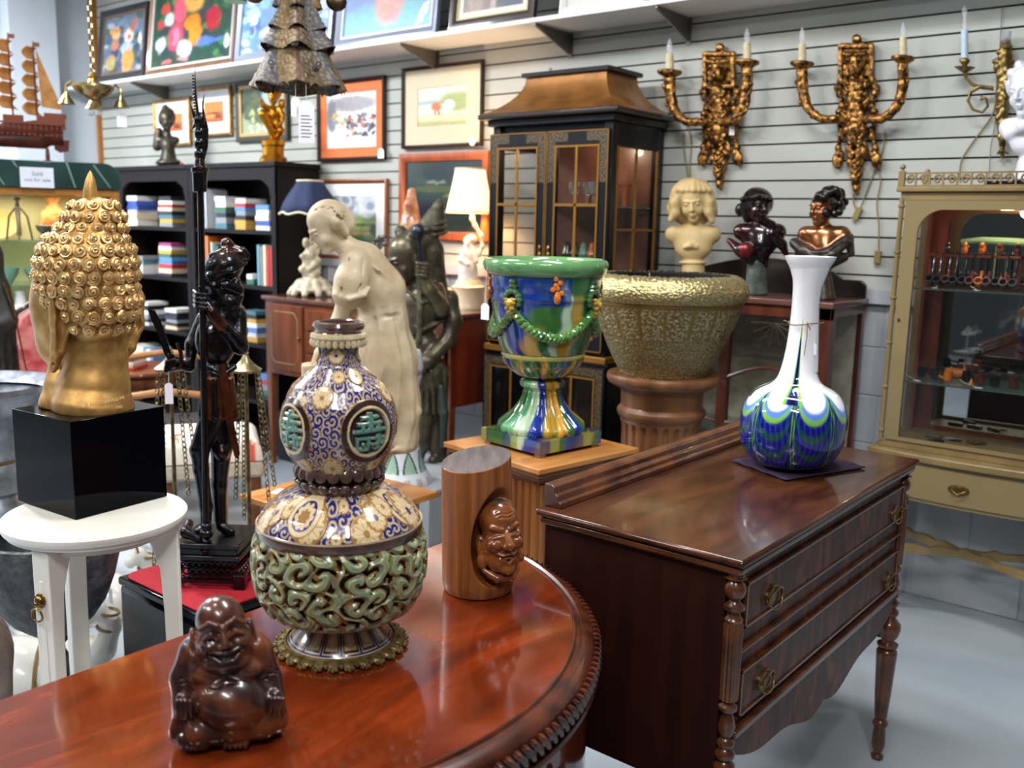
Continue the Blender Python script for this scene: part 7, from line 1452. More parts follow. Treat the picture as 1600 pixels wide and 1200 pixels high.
S.path([q(655,610,0),q(662,650,-8),q(660,690,-8),q(652,yb - 8,-8)],[24,18,13,10]); S.path([q(676,610,6),q(682,650,4),q(684,700,4),q(686,yb - 8,2)],[24,18,14,11]); S.path([q(652,yb - 6,-8),q(638,yb - 4,-16)],[9,7]); S.path([q(688,yb - 6,2),q(676,yb - 4,-12)],[9,7]); S.el(q(668,590,0),(34,28,32),m=1)
for i in range(7): S.path([q(640 + i * 9,575,-26),q(642 + i * 9,640,-26)],[2,3],k=3,m=1)
S.el(q(662,540,-4),(26,24,26)); S.el(q(660,480,-6),(33,28,42)); S.el(q(650,500,-16),(22,18,24))
S.el(q(700,470,6),(16,16,20)); S.path([q(700,470,4),q(708,500,-2),q(700,530,-10),q(668,560,-34),q(650,570,-36)],[15,14,12,10,9]); S.path([q(682,452,-14),q(690,480,-26),q(672,450,-40),q(662,428,-42)],[13,13,10,9]); S.el(q(662,416,-44),(12,10,11),k=3)
for j in range(4): S.path([q(652,408 + j * 6,-46),q(655,409 + j * 6,-56),q(668,411 + j * 6,-54)],[3.2,3.4,3],k=1)
S.path([q(670,426,-44),q(664,420,-54)],[4,3],k=1); S.path([q(655,432,-30),q(658,480,-38),q(656,530,-34)],4.5,k=2,m=1); S.path([q(634,450,-26),q(662,470,-38),q(690,460,-24)],3,k=2,m=1); S.path([q(634,500,-26),q(660,512,-36),q(694,498,-20)],3,k=2,m=1)
S.path([q(650,440,0),q(648,425,-4)],[18,18]); head(S,q(638,402,-10),80,yaw=-62,nod=20,ears=True)
S.mi = 1; S.k = 4; S.el(q(660,372,2),(27,27,24)); S.path([q(630,384,-22),q(646,366,-26),q(668,358,-20)],6,k=3); S.el(q(626,362,0),(10,10,10),k=2); S.path([q(672,392,2),q(676,430,8),q(684,450,10)],[22,20,16]); S.path([q(674,352,4),q(680,338,6)],[20,15],k=3); S.path([q(680,336,6),q(685,322,8),q(687,314,8)],[12,9,5],k=2); S.mi = 0
for y,r_ in ((346,17),(354,20),(362,23)): S.path([q(676 + r_ * cos(g) + (354 - y) * .3,y + r_ * .22 * sin(g),4 - r_ * sin(g)) for g in [k_ * PI / 5 for k_ in range(11)]],3,k=1.5,m=1)
S.cut = 0; S.build('figure',[M_deity,M_deity2],pf,t,vox=1.8,x0=672,y0=yb)
m = MB(); m.tube([(-15 + 672 - 672,-50,yb - 372),(-13,-50,yb - 405),(-10,-50,yb - 432)],[3.6,3.6,3.6],8); m.ell((-17,-50,yb - 362),(10,10,13),12); m.px(pf,672,yb); m.build('mace',mat('bluish_bronze',srgb(56,60,70),.3,.8),t)
S = Sc(); S.k = 3; S.path([q(689,600,-28),q(694,640,-30),q(692,690,-28)],[5,7,5]); S.build('club',mat('verdigris_bronze',srgb(60,76,70),.5,.5),pf,t,vox=2,x0=672,y0=yb)
flat_tag(650,702,float(pf.P[1]) - .16,.02,.035,'tiny white tag hanging near the bronze deity feet',string=(.0,.02))
flat_tag(758,474,2.18,.032,.05,'white price tag on a string beside the majolica urn',string=(.003,.11))
flat_tag(1014,440,2.86,.012,.02,'tiny white tag over the rim of the brass bowl',string=(.0,.03))
# ================================================================ black and gold lacquer display cabinet
M_bl = mat('black_gold_lacquer',srgb(10,11,17),.35,spec=.35,coat=.15); M_gl = mat('gold_line',srgb(140,98,34),.4,.5); M_chi = mat('diaper_pattern',srgb(30,28,26),.4,c2=srgb(104,84,48),scale=160,detail=1,contrast=(.5,.56)); M_goldroof = mat('gilt_roof',srgb(150,100,46),.42,.5,c2=srgb(116,74,32),scale=10)
M_pane = mat('window_pane',(.01,.012,.012),.02,alpha=.16,spec=1.); M_cabin = mat('cabinet_inner_wood',srgb(92,54,40),.35,c2=srgb(124,80,62),scale=6,coat=.3)
CF = 3.45; CB = WALL - .03; a = atv(771,200,CF); b = atv(958,188,CF); kx0,kx1 = float(a[0]),float(b[0]); kzt = float(b[2]); kcx = (kx0 + kx1) / 2; kcy = (CF + CB) / 2; kzl = float(atv(860,548,CF)[2])
t = thing('lacquer_cabinet','black and gold lacquer display cabinet with a pagoda top against the slatted wall','cabinet',(kcx,kcy,0)); w_ = (kx1 - kx0) / 2; d0,d1 = CF - kcy,CB - kcy
m = MB()
for x in (-w_,w_ - .04): m.box(x,x + .04,d0,d0 + .04,kzl,kzt); m.box(x,x + .04,d1 - .04,d1,kzl,kzt)
for x in (-w_,w_ - .04): m.box(x,x + .04,d0 + .04,d1 - .04,kzt - .10,kzt); m.box(x,x + .04,d0 + .04,d1 - .04,kzl,kzl + .05)
m.box(-w_ + .04,w_ - .04,d0 + .02,d1,kzt - .05,kzt); m.box(-w_ + .04,w_ - .04,d0 + .02,d1,kzl,kzl + .03); m.build('upper_case',M_bl,t,bevel=.002)
m = MB(); m.box(-w_ + .04,w_ - .04,d1 - .012,d1 - .004,kzl + .03,kzt - .05); m.build('back_panel',M_cabin,t)
for x in (-w_ + .018,w_ - .022): m = MB(); m.box(x,x + .004,d0 + .04,d1 - .04,kzl + .05,kzt - .10); m.build('side_glass',M_pane,t)
m = MB()
for yy in (d0 + .05,d0 + .20,d1 - .05): m.box(w_ - .006,w_ + .002,yy - .006,yy + .006,kzl + .05,kzt - .10)
m.box(w_ - .006,w_ + .002,d0 + .05,d1 - .05,kzl + .55,kzl + .56); m.build('side_muntins',M_gl,t)
shz2 = float(atv(900,320,CF)[2]); shz3 = float(atv(900,425,CF)[2])
for z in (shz2,shz3): m = MB(); m.box(-w_ + .045,w_ - .045,d0 + .03,d1 - .014,z - .008,z); m.build('glass_shelf',M_gls,t)
for i,(x0,x1) in enumerate(((-w_ + .003,-.003),(.003,w_ - .003))):
    z0,z1 = kzl + .02,kzt - .035; y0,y1 = d0 - .022,d0 - .002; fw = .052; m = MB()
    m.box(x0,x0 + fw,y0,y1,z0,z1); m.box(x1 - fw,x1,y0,y1,z0,z1); m.box(x0 + fw,x1 - fw,y0,y1,z1 - .07,z1); m.box(x0 + fw,x1 - fw,y0,y1,z0,z0 + .06); dr = m.build('door',M_bl,t,bevel=.001)
    m = MB(); m.box(x0 + .006,x0 + .046,y0 - .001,y0,z1 - .22,z1 - .006); m.box(x0 + .046,(x0 + x1) / 2 - .05,y0 - .001,y0,z1 - .045,z1 - .006); m.build('diaper_border',M_chi,dr); m = MB(); m.box(x1 - .046,x1 - .006,y0 - .001,y0,z1 - .22,z1 - .006); m.box((x0 + x1) / 2 + .05,x1 - .046,y0 - .001,y0,z1 - .045,z1 - .006); m.build('diaper_border',M_chi,dr)
    m = MB(); g = .004
    for a0,a1,b0,b1 in ((x0,x1,z1 - g,z1),(x0,x0 + g,z0,z1),(x1 - g,x1,z0,z1),(x0,x1,z0,z0 + g)): m.box(a0,a1,y0 - .003,y0,b0,b1)
    X0_,X1_,Z0_,Z1_ = x0 + fw,x1 - fw,z0 + .06,z1 - .07
    for a0,a1,b0,b1 in ((X0_ - .008,X1_ + .008,Z1_,Z1_ + .008),(X0_ - .008,X0_,Z0_,Z1_),(X1_,X1_ + .008,Z0_,Z1_),(X0_ - .008,X1_ + .008,Z0_ - .008,Z0_),((X0_ + X1_) / 2 - .006,(X0_ + X1_) / 2 + .006,Z0_,Z1_),(X0_,X1_,shz2 - .007,shz2 + .005)): m.box(a0,a1,y0 - .004,y0 + .002,b0,b1)
    m.build('gold_muntins',M_gl,dr); m = MB(); m.box(X0_,X1_,y0 + .008,y0 + .011,Z0_,Z1_); m.build('pane',M_pane,dr)
    m = MB(); hx_ = x1 - .022 if i == 0 else x0 + .022; zz = (kzl + kzt) / 2 - .1
    for j in range(5): m.ell((hx_,y0 - .004,zz + (j - 2) * .028),(.010 - .002 * abs(j - 2) / 2,.004,.018),8)
    m.build('brass_pull',M_brass,dr)
m = MB(); ov = .055
m.box(-w_ - .02,w_ + .02,d0 - .02,d1,kzt,kzt + .03); m.build('frieze',M_bl,t,bevel=.004)
m = MB(); m.box(-w_ - ov,w_ + ov,d0 - ov,d1,kzt + .03,kzt + .055); m.build('cornice',mat('dark_cornice',srgb(34,24,20),.35,coat=.3),t,bevel=.008)
m = MB(); n = 7; rows = []
rx0,rx1,rh = w_ + ov - .01,w_ - .11,.17
for i in range(n + 1):
    f = i / n; e = f ** .55 if 0 else 1 - (1 - f) ** 1.9; hxw = lerp(rx0,rx1,e); yy0 = lerp(d0 - ov + .01,d0 + .10,e); yy1 = lerp(d1,d1 - .08,e); z = kzt + .055 + rh * f ** 1.15; rows.append([(-hxw,yy0,z),(hxw,yy0,z),(hxw,yy1,z),(-hxw,yy1,z)])
m.grid(rows,wrap=True); m.build('pagoda_roof',M_goldroof,t,sharp=50); m = MB(); m.box(-rx1 - .02,rx1 + .02,d0 + .085,d1 - .06,kzt + .055 + rh,kzt + .075 + rh); m.build('roof_cap',M_bl,t,bevel=.003)
# lower case
lw = w_ + .02; m = MB(); m.box(-lw,lw,d0 - .02,d1,kzl - .03,kzl); m.build('waist_moulding',M_gl,t,bevel=.004); m = MB(); m.box(-lw,-lw + .03,d0 - .0,d1,.06,kzl - .03); m.box(lw - .03,lw,d0,d1,.06,kzl - .03); m.box(-lw + .03,lw - .03,d1 - .015,d1,.06,kzl - .03); m.box(-lw + .03,lw - .03,d0,d1 - .015,.06,.10); m.box(-lw + .03,lw - .03,d0,d1 - .015,kzl - .06,kzl - .03); m.box(-lw,lw,d0 - .012,d1,0,.06); m.build('lower_case',M_bl,t)
for i,(x0,x1) in enumerate(((-lw + .002,-.002),(.002,lw - .002))):
    z0,z1 = .08,kzl - .045; y0,y1 = d0 - .022,d0 - .002; m = MB(); fw = .055
    m.box(x0,x0 + fw,y0,y1,z0,z1); m.box(x1 - fw,x1,y0,y1,z0,z1); m.box(x0 + fw,x1 - fw,y0,y1,z1 - .06,z1); m.box(x0 + fw,x1 - fw,y0,y1,z0,z0 + .06); dr = m.build('lower_door',M_bl,t)
    m = MB(); m.box(x0 + .008,x0 + .046,y0 - .001,y0,z0 + .01,z1 - .01); m.box(x1 - .046,x1 - .008,y0 - .001,y0,z0 + .01,z1 - .01); m.box(x0 + .046,x1 - .046,y0 - .001,y0,z1 - .045,z1 - .01); m.build('diaper_border',M_chi,dr); m = MB()
    for a0,a1,b0,b1 in ((x0 + fw - .008,x0 + fw,z0 + .05,z1 - .05),(x1 - fw,x1 - fw + .008,z0 + .05,z1 - .05),(x0 + fw,x1 - fw,z1 - .06,z1 - .052),(x0 + fw,x1 - fw,z0 + .052,z0 + .06),((x0 + x1) / 2 - .005,(x0 + x1) / 2 + .005,z0 + .06,z1 - .06)): m.box(a0,a1,y0 - .004,y0 + .002,b0,b1)
    m.build('gold_muntins',M_gl,dr); m = MB(); m.box(x0 + fw,x1 - fw,y0 + .008,y0 + .011,z0 + .06,z1 - .06); m.build('pane',M_pane,dr)
m = MB(); m.box(-lw + .03,lw - .03,d1 - .02,d1 - .016,.10,kzl - .06); m.build('lower_back',M_cabin,t)
l = bpy.data.lights.new('cabinet_lamp','POINT'); l.energy = 3.2; l.color = (1,.74,.48); l.shadow_soft_size = .02; o = bpy.data.objects.new('cabinet_lamp',l); col.objects.link(o); o.parent = t; o.location = (.08,0,kzt - .08)
# things inside
def put(name,label,cat,x,y,z,prof,m_,n=20,group=None):
    t = thing(name,label,cat,(x,y,z),0,group); m = MB(); m.lathe(prof,n,caps=True); m.build('body',m_,t); return t
M_cry = mat('cut_crystal',srgb(225,228,232),.06,trans=.85); M_amber = mat('amber_glass',srgb(200,110,50),.15,coat=.5,emit=.0)
r = random.Random(12); X = lambda f: kcx + lerp(-w_ + .09,w_ - .09,f); GL = 'glassware in the lacquer cabinet'
goblet = [(.022,0),(.022,.003),(.005,.008),(.005,.04),(.02,.055),(.027,.08),(.024,.105),(.022,.105),(.024,.08),(.004,.058)]
for i,f in enumerate((.55,.66,.78,.9)): put('crystal_goblet',['first','second','third','fourth'][i] + ' crystal goblet from the left on the lacquer cabinet middle shelf','glass',X(f),kcy - .05 + .03 * (i % 2),shz2 + .001,goblet,M_cry,group=GL)
for i,f in enumerate((.5,.6,.7,.8,.92)): put('shell_dish',['first','second','third','fourth','fifth'][i] + ' orange shell dish from the left behind the crystal goblets','dish',X(f),kcy + .10 - .015 * (i % 2),shz2 + .001,[(.012,0),(.016,.07),(.03,.09),(.036,.10),(.028,.095),(.014,.085)],M_amber,group='orange shell dishes in the lacquer cabinet')
put('glass_decanter','dark glass decanter in the left half of the lacquer cabinet','decanter',X(.28),kcy - .06,shz3 + .001,[(.03,0),(.042,.02),(.04,.07),(.014,.11),(.012,.15),(.02,.16),(.012,.19),(.001,.2)],mat('dark_glass',srgb(30,24,34),.1,coat=.5))
put('porcelain_box','white and pink porcelain pot in the left half of lacquer cabinet','pot',X(.22),kcy - .13,shz3 + .001,[(.03,0),(.04,.02),(.034,.04),(.01,.055),(.001,.06)],M_por)
put('pink_ornament','small purple ornament on the middle shelf of lacquer cabinet','ornament',X(.3),kcy - .05,shz2 + .001,[(.02,0),(.03,.015),(.012,.035),(.001,.04)],mat('purple_glaze',srgb(130,60,120),.2))
S_ = [(.55,'silver'),(.64,'grey'),(.74,'green'),(.84,'amber'),(.93,'brown')]
for i,(f,cn) in enumerate(S_): put('figurine',cn + ' lumpy figurine on the lower shelf of the lacquer cabinet','figurine',X(f),kcy - .05 + .04 * ((i * 3) % 3 - 1),shz3 + .001,[(.025,0),(.03,.02),(.018,.05),(.026,.075),(.015,.1),(.012,.12),(.001,.13)],[M_silv,M_pewt,M_bowlg,M_amber,M_turn][i],14)
put('white_tag_stand','small white upright card on the shelf right of the crystal goblets','card',X(.97),kcy - .1,shz2 + .001,[(.008,0),(.008,.07),(.001,.08)],M_tag,8)
# ================================================================ china cabinet
M_ch = mat('china_mahogany',srgb(66,30,22),.32,c2=srgb(96,46,30),scale=16,stretch=(1,1,.15),coat=.5); M_chs = mat('china_side',srgb(54,52,58),.35,coat=.3)
HV = 3.5; HB = WALL - .035; a = atv(1300,473,HV); hx1 = float(a[0]); hz = float(a[2]); hx0 = hx1 - .86; hcx = (hx0 + hx1) / 2; hcy = (HV + HB) / 2; w_ = .43; d0,d1 = HV - hcy,HB - hcy
t = thing('china_cabinet','low mahogany china cabinet with arched fretwork glass doors carrying three busts','cabinet',(hcx,hcy,0))
m = MB(); m.box(-w_ - .012,w_ + .012,d0 - .012,d1,hz - .025,hz); m.build('top',mat('china_top',srgb(96,62,54),.25,coat=.5),t,bevel=.005)
m = MB(); P = [(-w_,0),(w_,0),(w_,.05),(w_ - .02,.07),(w_ - .1,.07),(w_ - .14,.10)] + [(w_ - .14 - (2 * w_ - .28) * f,.10 + .045 * sin(f * PI)) for f in [i / 12 for i in range(1,12)]] + [(-w_ + .14,.10),(-w_ + .1,.07),(-w_ + .02,.07),(-w_,.05)]; m.prism([(x,z + hz) for x,z in P],d1 - .02,d1); m.build('back_gallery',mat('dark_gallery',srgb(22,14,14),.3,coat=.4),t,bevel=.003)
bz = .30; m = MB()
for x in (-w_,-.022,w_ - .045):
    m.box(x,x + .045,d0,d0 + .03,bz,hz - .025)
m.box(-w_,w_,d0,d0 + .03,hz - .07,hz - .025); m.box(-w_,w_,d0,d0 + .03,bz,bz + .05); m.build('front_frame',M_ch,t,bevel=.002)
for x in (w_ - .02,-w_): m = MB(); m.box(x,x + .02,d0 + .03,d0 + .06,bz,hz - .025); m.box(x,x + .02,d1 - .03,d1,bz,hz - .025); m.box(x,x + .02,d0 + .06,d1 - .03,bz,bz + .04); m.box(x,x + .02,d0 + .06,d1 - .03,hz - .06,hz - .025); m.build('side_frame',M_ch,t); m = MB(); m.box(x + .008,x + .011,d0 + .06,d1 - .03,bz + .04,hz - .06); m.build('side_glass',M_pane,t)
m = MB(); m.box(-w_ + .02,w_ - .02,d1 - .012,d1 - .004,bz,hz - .025); m.build('back_panel',mat('linen_back',srgb(196,190,168),.8,c2=srgb(160,152,128),scale=14,detail=6),t); m = MB(); m.box(-w_ + .02,w_ - .02,d0 + .03,d1 - .012,bz,bz + .02); m.build('bottom',M_ch,t)
for x0,x1 in ((-w_ + .045,-.022),(.023,w_ - .045)):
    m = MB(); m.box(x0,x1,d0 + .01,d0 + .013,bz + .05,hz - .07); p = m.build('door_glass',M_pane,t); za = hz - .33; m = MB(); m.tube([(lerp(x0,x1,f),d0 + .006,za + .055 * sin(f * PI)) for f in [i / 14 for i in range(15)]],.007,6)
    m.tube([(x0,d0 + .006,za - .19),((x0 + x1) / 2,d0 + .006,za - .16),(x1,d0 + .006,za - .19)],.009,6); m.build('arched_fret',M_ch,p)
    m = MB()
    for k_ in range(8): g = k_ * PI / 7; m.tube([((x0 + x1) / 2,d0 + .02,hz - .1),((x0 + x1) / 2 + .1 * cos(g + PI),d0 + .02,hz - .1 - .09 * sin(g)),((x0 + x1) / 2 + .07 * cos(g + PI + .3),d0 + .02,hz - .1 - .06 * sin(g))],.004,5)
    m.build('carved_lace',mat('lace_wood',srgb(88,70,52),.6),p)
for x in (-w_ + .025,w_ - .025):
    for y in (d0 + .025,d1 - .025): m = MB(); m.lathe([(.016,0),(.022,.02),(.014,.05),(.022,bz + .01)],12,c=(x,y,0)); m.build('leg',M_ch,t)
m = MB(); m.box(-w_ + .03,w_ - .03,d0 + .03,d1 - .03,bz + .33,bz + .338); m.build('glass_shelf',M_gls,t)
# ---------------- the three busts
M_crm = mat('cream_bust',srgb(196,172,122),.5,c2=srgb(180,154,104),scale=8,bump=.03,bscale=60,sss=.05); M_drk = mat('dark_red_bronze',srgb(34,24,26),.22,.7,c2=srgb(78,30,28),scale=7,contrast=(.5,.7),coat=.6); M_cop = mat('copper_skin',srgb(120,72,40),.22,.8,c2=srgb(150,98,60),scale=8,coat=.4); M_drs = mat('grey_bronze_cloth',srgb(52,48,46),.35,.6,c2=srgb(78,70,64),scale=20,bump=.3); M_hairb = mat('black_bronze_hair',srgb(28,22,22),.25,.7,coat=.4,bump=.3,bscale=80); M_grn = mat('green_marble_base',srgb(46,54,50),.35,c2=srgb(90,98,92),scale=20,coat=.3)
def place_bust(px,v): P = np.array(atv(px,440,v)); P[2] = hz + .002; return solve_base(PF(px,0,P=P))
pf = place_bust(1083,3.66); t = pf.root('girl_bust','cream plaster bust of a smiling girl with wavy hair','bust')
def ex1(S,q,hc):
    S.el(q(1081,308,9),(35,29,31),k=6); S.el(q(1081,332,16),(34,20,22),k=6)
    for sg,pts in ((-1,[(1065,302),(1056,318),(1054,333),(1050,343)]),(1,[(1097,298),(1107,316),(1109,332),(1112,345)])):
        for j in range(5): S.path([q(x + sg * (j * 1.0 + 2 * sin(y * .3 + j)),y - j * 3,-14 + j * 9) for x,y in pts],[6.5,7.5,7.5,5],k=3)
    for j in range(7): S.path([q(1066 + j * 6,284 + abs(j - 3) * 2,-16),q(1060 + j * 8,298,-25 + abs(j - 3) * 2.5)],[4.5,5],k=2)
    for j in range(9): S.path([q(1062 + j * 5,284,-6),q(1048 + j * 8,330,-12 + 4 * sin(j))],.8,k=1.5,sub=True) if j in (0,1,7,8) else None
    S.path([q(1070,386,-22),q(1078,383,-24),q(1088,386,-22)],[3,4,3],k=3)
    S.el(q(1083,410,0),(23,20,4),k=3); S.path([q(1083,418,0),q(1083,pf.y0 + 20,0)],[18,22],k=3); S.cut = 0
bust(pf,t,1083,283,62,-6,410,44,[M_crm],1.5,hair=1,extra=ex1,nod=14,tilt=-4,shy=362)
pf = place_bust(1187,3.64); t = pf.root('dark_bust','dark red-brown bronze bust of a girl in a beaded headband','bust')
def ex2(S,q,hc):
    S.mi = 1; S.el(q(1184,316,6),(25,25,24),k=4); S.el(q(1157,328,6),(9,9,11),k=3); S.path([q(1164,318,-4),q(1168,338,-2),q(1170,346,2)],[7,8,6]); S.path([q(1160,312,-10),q(1182,308,-22),q(1204,312,-14)],4.5,k=2)
    for j in range(8): S.el(q(1162 + j * 6,311 - 2 * sin(j * .45),-18 - 6 * sin(j * .45)),2.6,k=.6)
    S.mi = 0; S.path([q(1196,346,-10),q(1206,352,-8),q(1204,362,-4)],[7,7,5],k=3); S.path([q(1140,376,-6),q(1156,390,-18),q(1170,404,-16)],[5,9,9]); S.el(q(1165,390,-22),(12,10,12),k=3,m=2); S.path([q(1205,365,-8),q(1222,382,-4),q(1228,396,0)],[8,8,5])
    S.mi = 3; S.path([q(1182,414,0),q(1182,pf.y0 + 16,0)],[15,20],k=3); S.cut = 0; S.mi = 0
bust(pf,t,1182,293,54,30,412,42,[M_drk,M_hairb,mat('red_enamel',srgb(110,30,36),.3,.5,coat=.4),M_grn],1.5,hair=1,extra=ex2,nod=4,shy=358)
pf = place_bust(1288,3.62); t = pf.root('bronze_lady_bust','bronze bust of a bare-shouldered lady with piled hair looking left','bust')
def ex3(S,q,hc):
    S.mi = 1; S.el(q(1300,318,4),(22,22,22),k=4)
    for j in range(26): g = j * 2.4; S.el(q(1299 + 21 * cos(g) * (1 - j / 60),316 + 20 * sin(g),-8 + 14 * sin(j * 1.7)),6.5,k=2)
    S.el(q(1294,298,2),(10,9,8),k=2); S.el(q(1312,300,6),(9,8,7),k=2); S.path([q(1272,318,-12),q(1280,306,-18),q(1296,302,-20)],[4,6,6])
    S.mi = 2; S.path([q(1242,380,0),q(1258,392,-16),q(1276,402,-24),q(1300,394,-22),q(1322,376,-8)],[9,10,10,9,10],k=4); S.path([q(1310,384,-4),q(1326,372,0),q(1330,396,-2)],[10,8,6]); S.path([q(1252,396,-4),q(1286,410,-8),q(1318,402,-2)],[10,15,8]); S.path([q(1320,372,-2),q(1321,366,0)],[9,3])
    for j in range(5): S.path([q(1262 + j * 4,388 + j * 3,-30),q(1290 + j * 5,396 - j,-34),q(1318 + j * 2,378 + j * 2,-20)],1.5,k=1.5,sub=True)
    S.path([q(1286,416,0),q(1286,430,0)],[11,9]); S.path([q(1286,430,0),q(1286,pf.y0 + 16,0)],[13,24],k=2); S.cut = 0; S.el(q(1286,426,0),(14,12,3),k=1)
bust(pf,t,1286,297,56,-40,414,42,[M_cop,M_hairb,M_drs],1.5,hair=1,extra=ex3,shy=362,skinm=0,dressm=0)
# ================================================================ gilt wall sconces
M_gs = mat('antique_gilt',srgb(64,40,18),.34,.7,c2=srgb(178,128,62),scale=55,detail=6,contrast=(.42,.62),bump=.15,bscale=80); M_cand = mat('candle_sleeve',srgb(206,196,162),.6,c2=srgb(188,176,140),scale=40,bump=.2); M_bulb = mat('clear_bulb',srgb(235,235,240),.02,alpha=.25)
def sconce(label,cx,ytop,ybot,sq,L,R,seed,arm_lo):
    """L, R: (cup x, cup y, candle top y, bulb top y)"""
    P = np.array(atv(cx,ybot,WALL - .012)); pf = PF(cx,ybot,P=P,flat=True); t = thing('wall_sconce',label,'sconce',P,0); q = lambda x,y,d=0: (x - cx,-d,ybot - y); r = random.Random(seed); S = Sc(); S.k = 1.1
    H_ = ybot - ytop; Y = lambda f: ytop + H_ * f; u = H_ / 230.
    S.el(q(cx,Y(.035),6),(7 * u,6,8 * u)); S.el(q(cx,Y(.085),5),(11 * u,5,8 * u)); S.box(q(cx,Y(.16),4),(23 * u,4,24 * u),rd=1,k=1)
    for sg in (-1,1): S.box(q(cx + sg * 22 * u,Y(.19),8),(3 * u,5,26 * u),rd=1,k=1)
    for f in (.08,.30): S.box(q(cx,Y(f),8),(25 * u,5,3 * u),rd=1,k=1)
    S.el(q(cx,Y(.17),12),(15 * u,10,14 * u)); S.el(q(cx,Y(.22),16),(10 * u,10,13 * u)); S.el(q(cx,Y(.24),24),(4 * u,5,8 * u))
    for sg in (-1,1): S.el(q(cx + sg * 7 * u,Y(.17),20),(5 * u,5,4 * u)); S.path([q(cx + sg * 4 * u,Y(.14),20),q(cx + sg * 14 * u,Y(.13),14),q(cx + sg * 18 * u,Y(.17),10)],[4,5,4])
    for i in range(13): f = i / 12; S.el(q(cx + (r.random() - .5) * 4,Y(.32 + .26 * f),12),(9 * u + 4 * sin(i * 2.1),8,8 * u))
    S.el(q(cx,Y(.38),4),(17 * u,8,34 * u))
    for sg in (-1,1):
        for i in range(13): f = i / 12; S.el(q(cx + sg * (24 + 3 * sin(i * 1.3)) * u,Y(.30 + .45 * f),5),((5 + 2 * sin(i * 1.7)) * u,6,6.4 * u))
        S.el(q(cx + sg * 28 * u,Y(.79),5),(8 * u,6,12 * u)); S.el(q(cx + sg * 12 * u,Y(.60),12),(7 * u,7,7 * u)); S.path([q(cx,Y(.52),10),q(cx + sg * 8 * u,Y(.50),12),q(cx + sg * 12 * u,Y(.56),12)],[5,5,4])
    S.el(q(cx,Y(.60),16),(10 * u,9,15 * u)); S.el(q(cx,Y(.66),16),(6 * u,8,12 * u)); S.el(q(cx,Y(.72),4),(17 * u,6,18 * u))
    for i in range(20): f = i / 19; wd = 15 * u * (1 - f) + 3; S.el(q(cx + (r.random() - .5) * wd * 1.6,Y(.70 + .27 * f),8),(6 * u * (1 - .5 * f),7,6.5 * u))
    for k_ in range(4): S.el(q(cx,Y(.80 + k_ * .055),7),((11 - 2 * k_) * u,8,8 * u))
    for i in range(70): f = r.random(); wd = (17 if f < .45 else 20 * (1.05 - f)) * u; sg = r.choice((-1,1)); x = cx + sg * wd * r.random(); S.cap(q(x,Y(.3 + .62 * f),17),q(x + sg * 5 * u,Y(.3 + .62 * f) - 7 * u,14),2.6 * u,1.3 * u,k=.8)
    S.el(q(cx,Y(.985),4),(3 * u,3,6 * u)); S.build('carved_plate',M_gs,pf,t,vox=1.1,smooth=0)
    for nm,(x,yc,yt,yb_) in (('left',L),('right',R)):
        sg = -1 if x < cx else 1; S = Sc(); S.k = 2; lo = arm_lo; pts = [q(cx + sg * 10 * u,Y(.56),12),q(cx + sg * 22 * u,lo + 3,26),q(lerp(cx,x,.62),lo + 2,32),q(lerp(cx,x,.88),lo - 16,32),q(x - sg * 1,lo - 45,30),q(x,yc + 8,30)]; rs_ = [5,6.5,7,7.5,8,8.5]
        P_ = []; R_ = []
        for i in range(41):
            f = i / 40 * (len(pts) - 1); a_ = min(int(f),len(pts) - 2); w = f - a_; p0 = Vector(pts[max(a_ - 1,0)]); p1 = Vector(pts[a_]); p2 = Vector(pts[a_ + 1]); p3 = Vector(pts[min(a_ + 2,len(pts) - 1)])
            P_.append(.5 * ((2 * p1) + (p2 - p0) * w + (2 * p0 - 5 * p1 + 4 * p2 - p3) * w * w + (3 * p1 - p0 - 3 * p2 + p3) * w ** 3)); R_.append(lerp(rs_[a_],rs_[a_ + 1],w) + .6 * sin(i * 1.4))
        m = MB(); m.tube(P_,R_,14)
        for j in range(3): m.tube([P_[i] + Vector(((R_[i] * .85) * cos(j * 2.1 + i * .25),R_[i] * .85 * sin(j * 2.1 + i * .25),0)) for i in range(12,41)],1.9,6)
        for i in (10,18,26,34): m.ell(P_[i] + Vector((sg * R_[i],-3,0)),(3.5,3.5,4.5),8)
        m.lathe([(6,-8),(9,-3),(16,1),(18,4),(17,7),(12,8),(8,9)],28,c=q(x,yc + 4,30)); m.px(pf); am = m.build('horn_arm',M_gs,t,sharp=60)
        m = MB(); m.lathe([(5.6,0),(5.8,(yc - yt) * .5),(5.2,yc - yt - 2),(4.6,yc - yt)],16,c=q(x,yc,30)); m.px(pf); m.build('candle_sleeve',M_cand,am)
        hb_ = yt - yb_; m = MB(); m.lathe([(2.4,0),(4.2,hb_ * .25),(4.4,hb_ * .45),(2.2,hb_ * .8),(.3,hb_)],14,c=q(x,yt,30)); m.px(pf); m.build('flame_bulb',M_bulb,am)
    return t,pf
t,pf = sconce('gilt carved two-arm wall sconce with a white tag, left of the pair',1128,68,296,0,(1061,117,88,64),(1181,102,72,48),1,190)
flat_tag(1144,196,WALL - .07,.022,.04,'white tag tied to the lower part of the left gilt sconce',string=(-.004,.008),rz=.4)
sconce('gilt carved two-arm wall sconce above the bronze lady bust',1341,54,304,0,(1265,104,73,46),(1421,96,63,40),2,186)
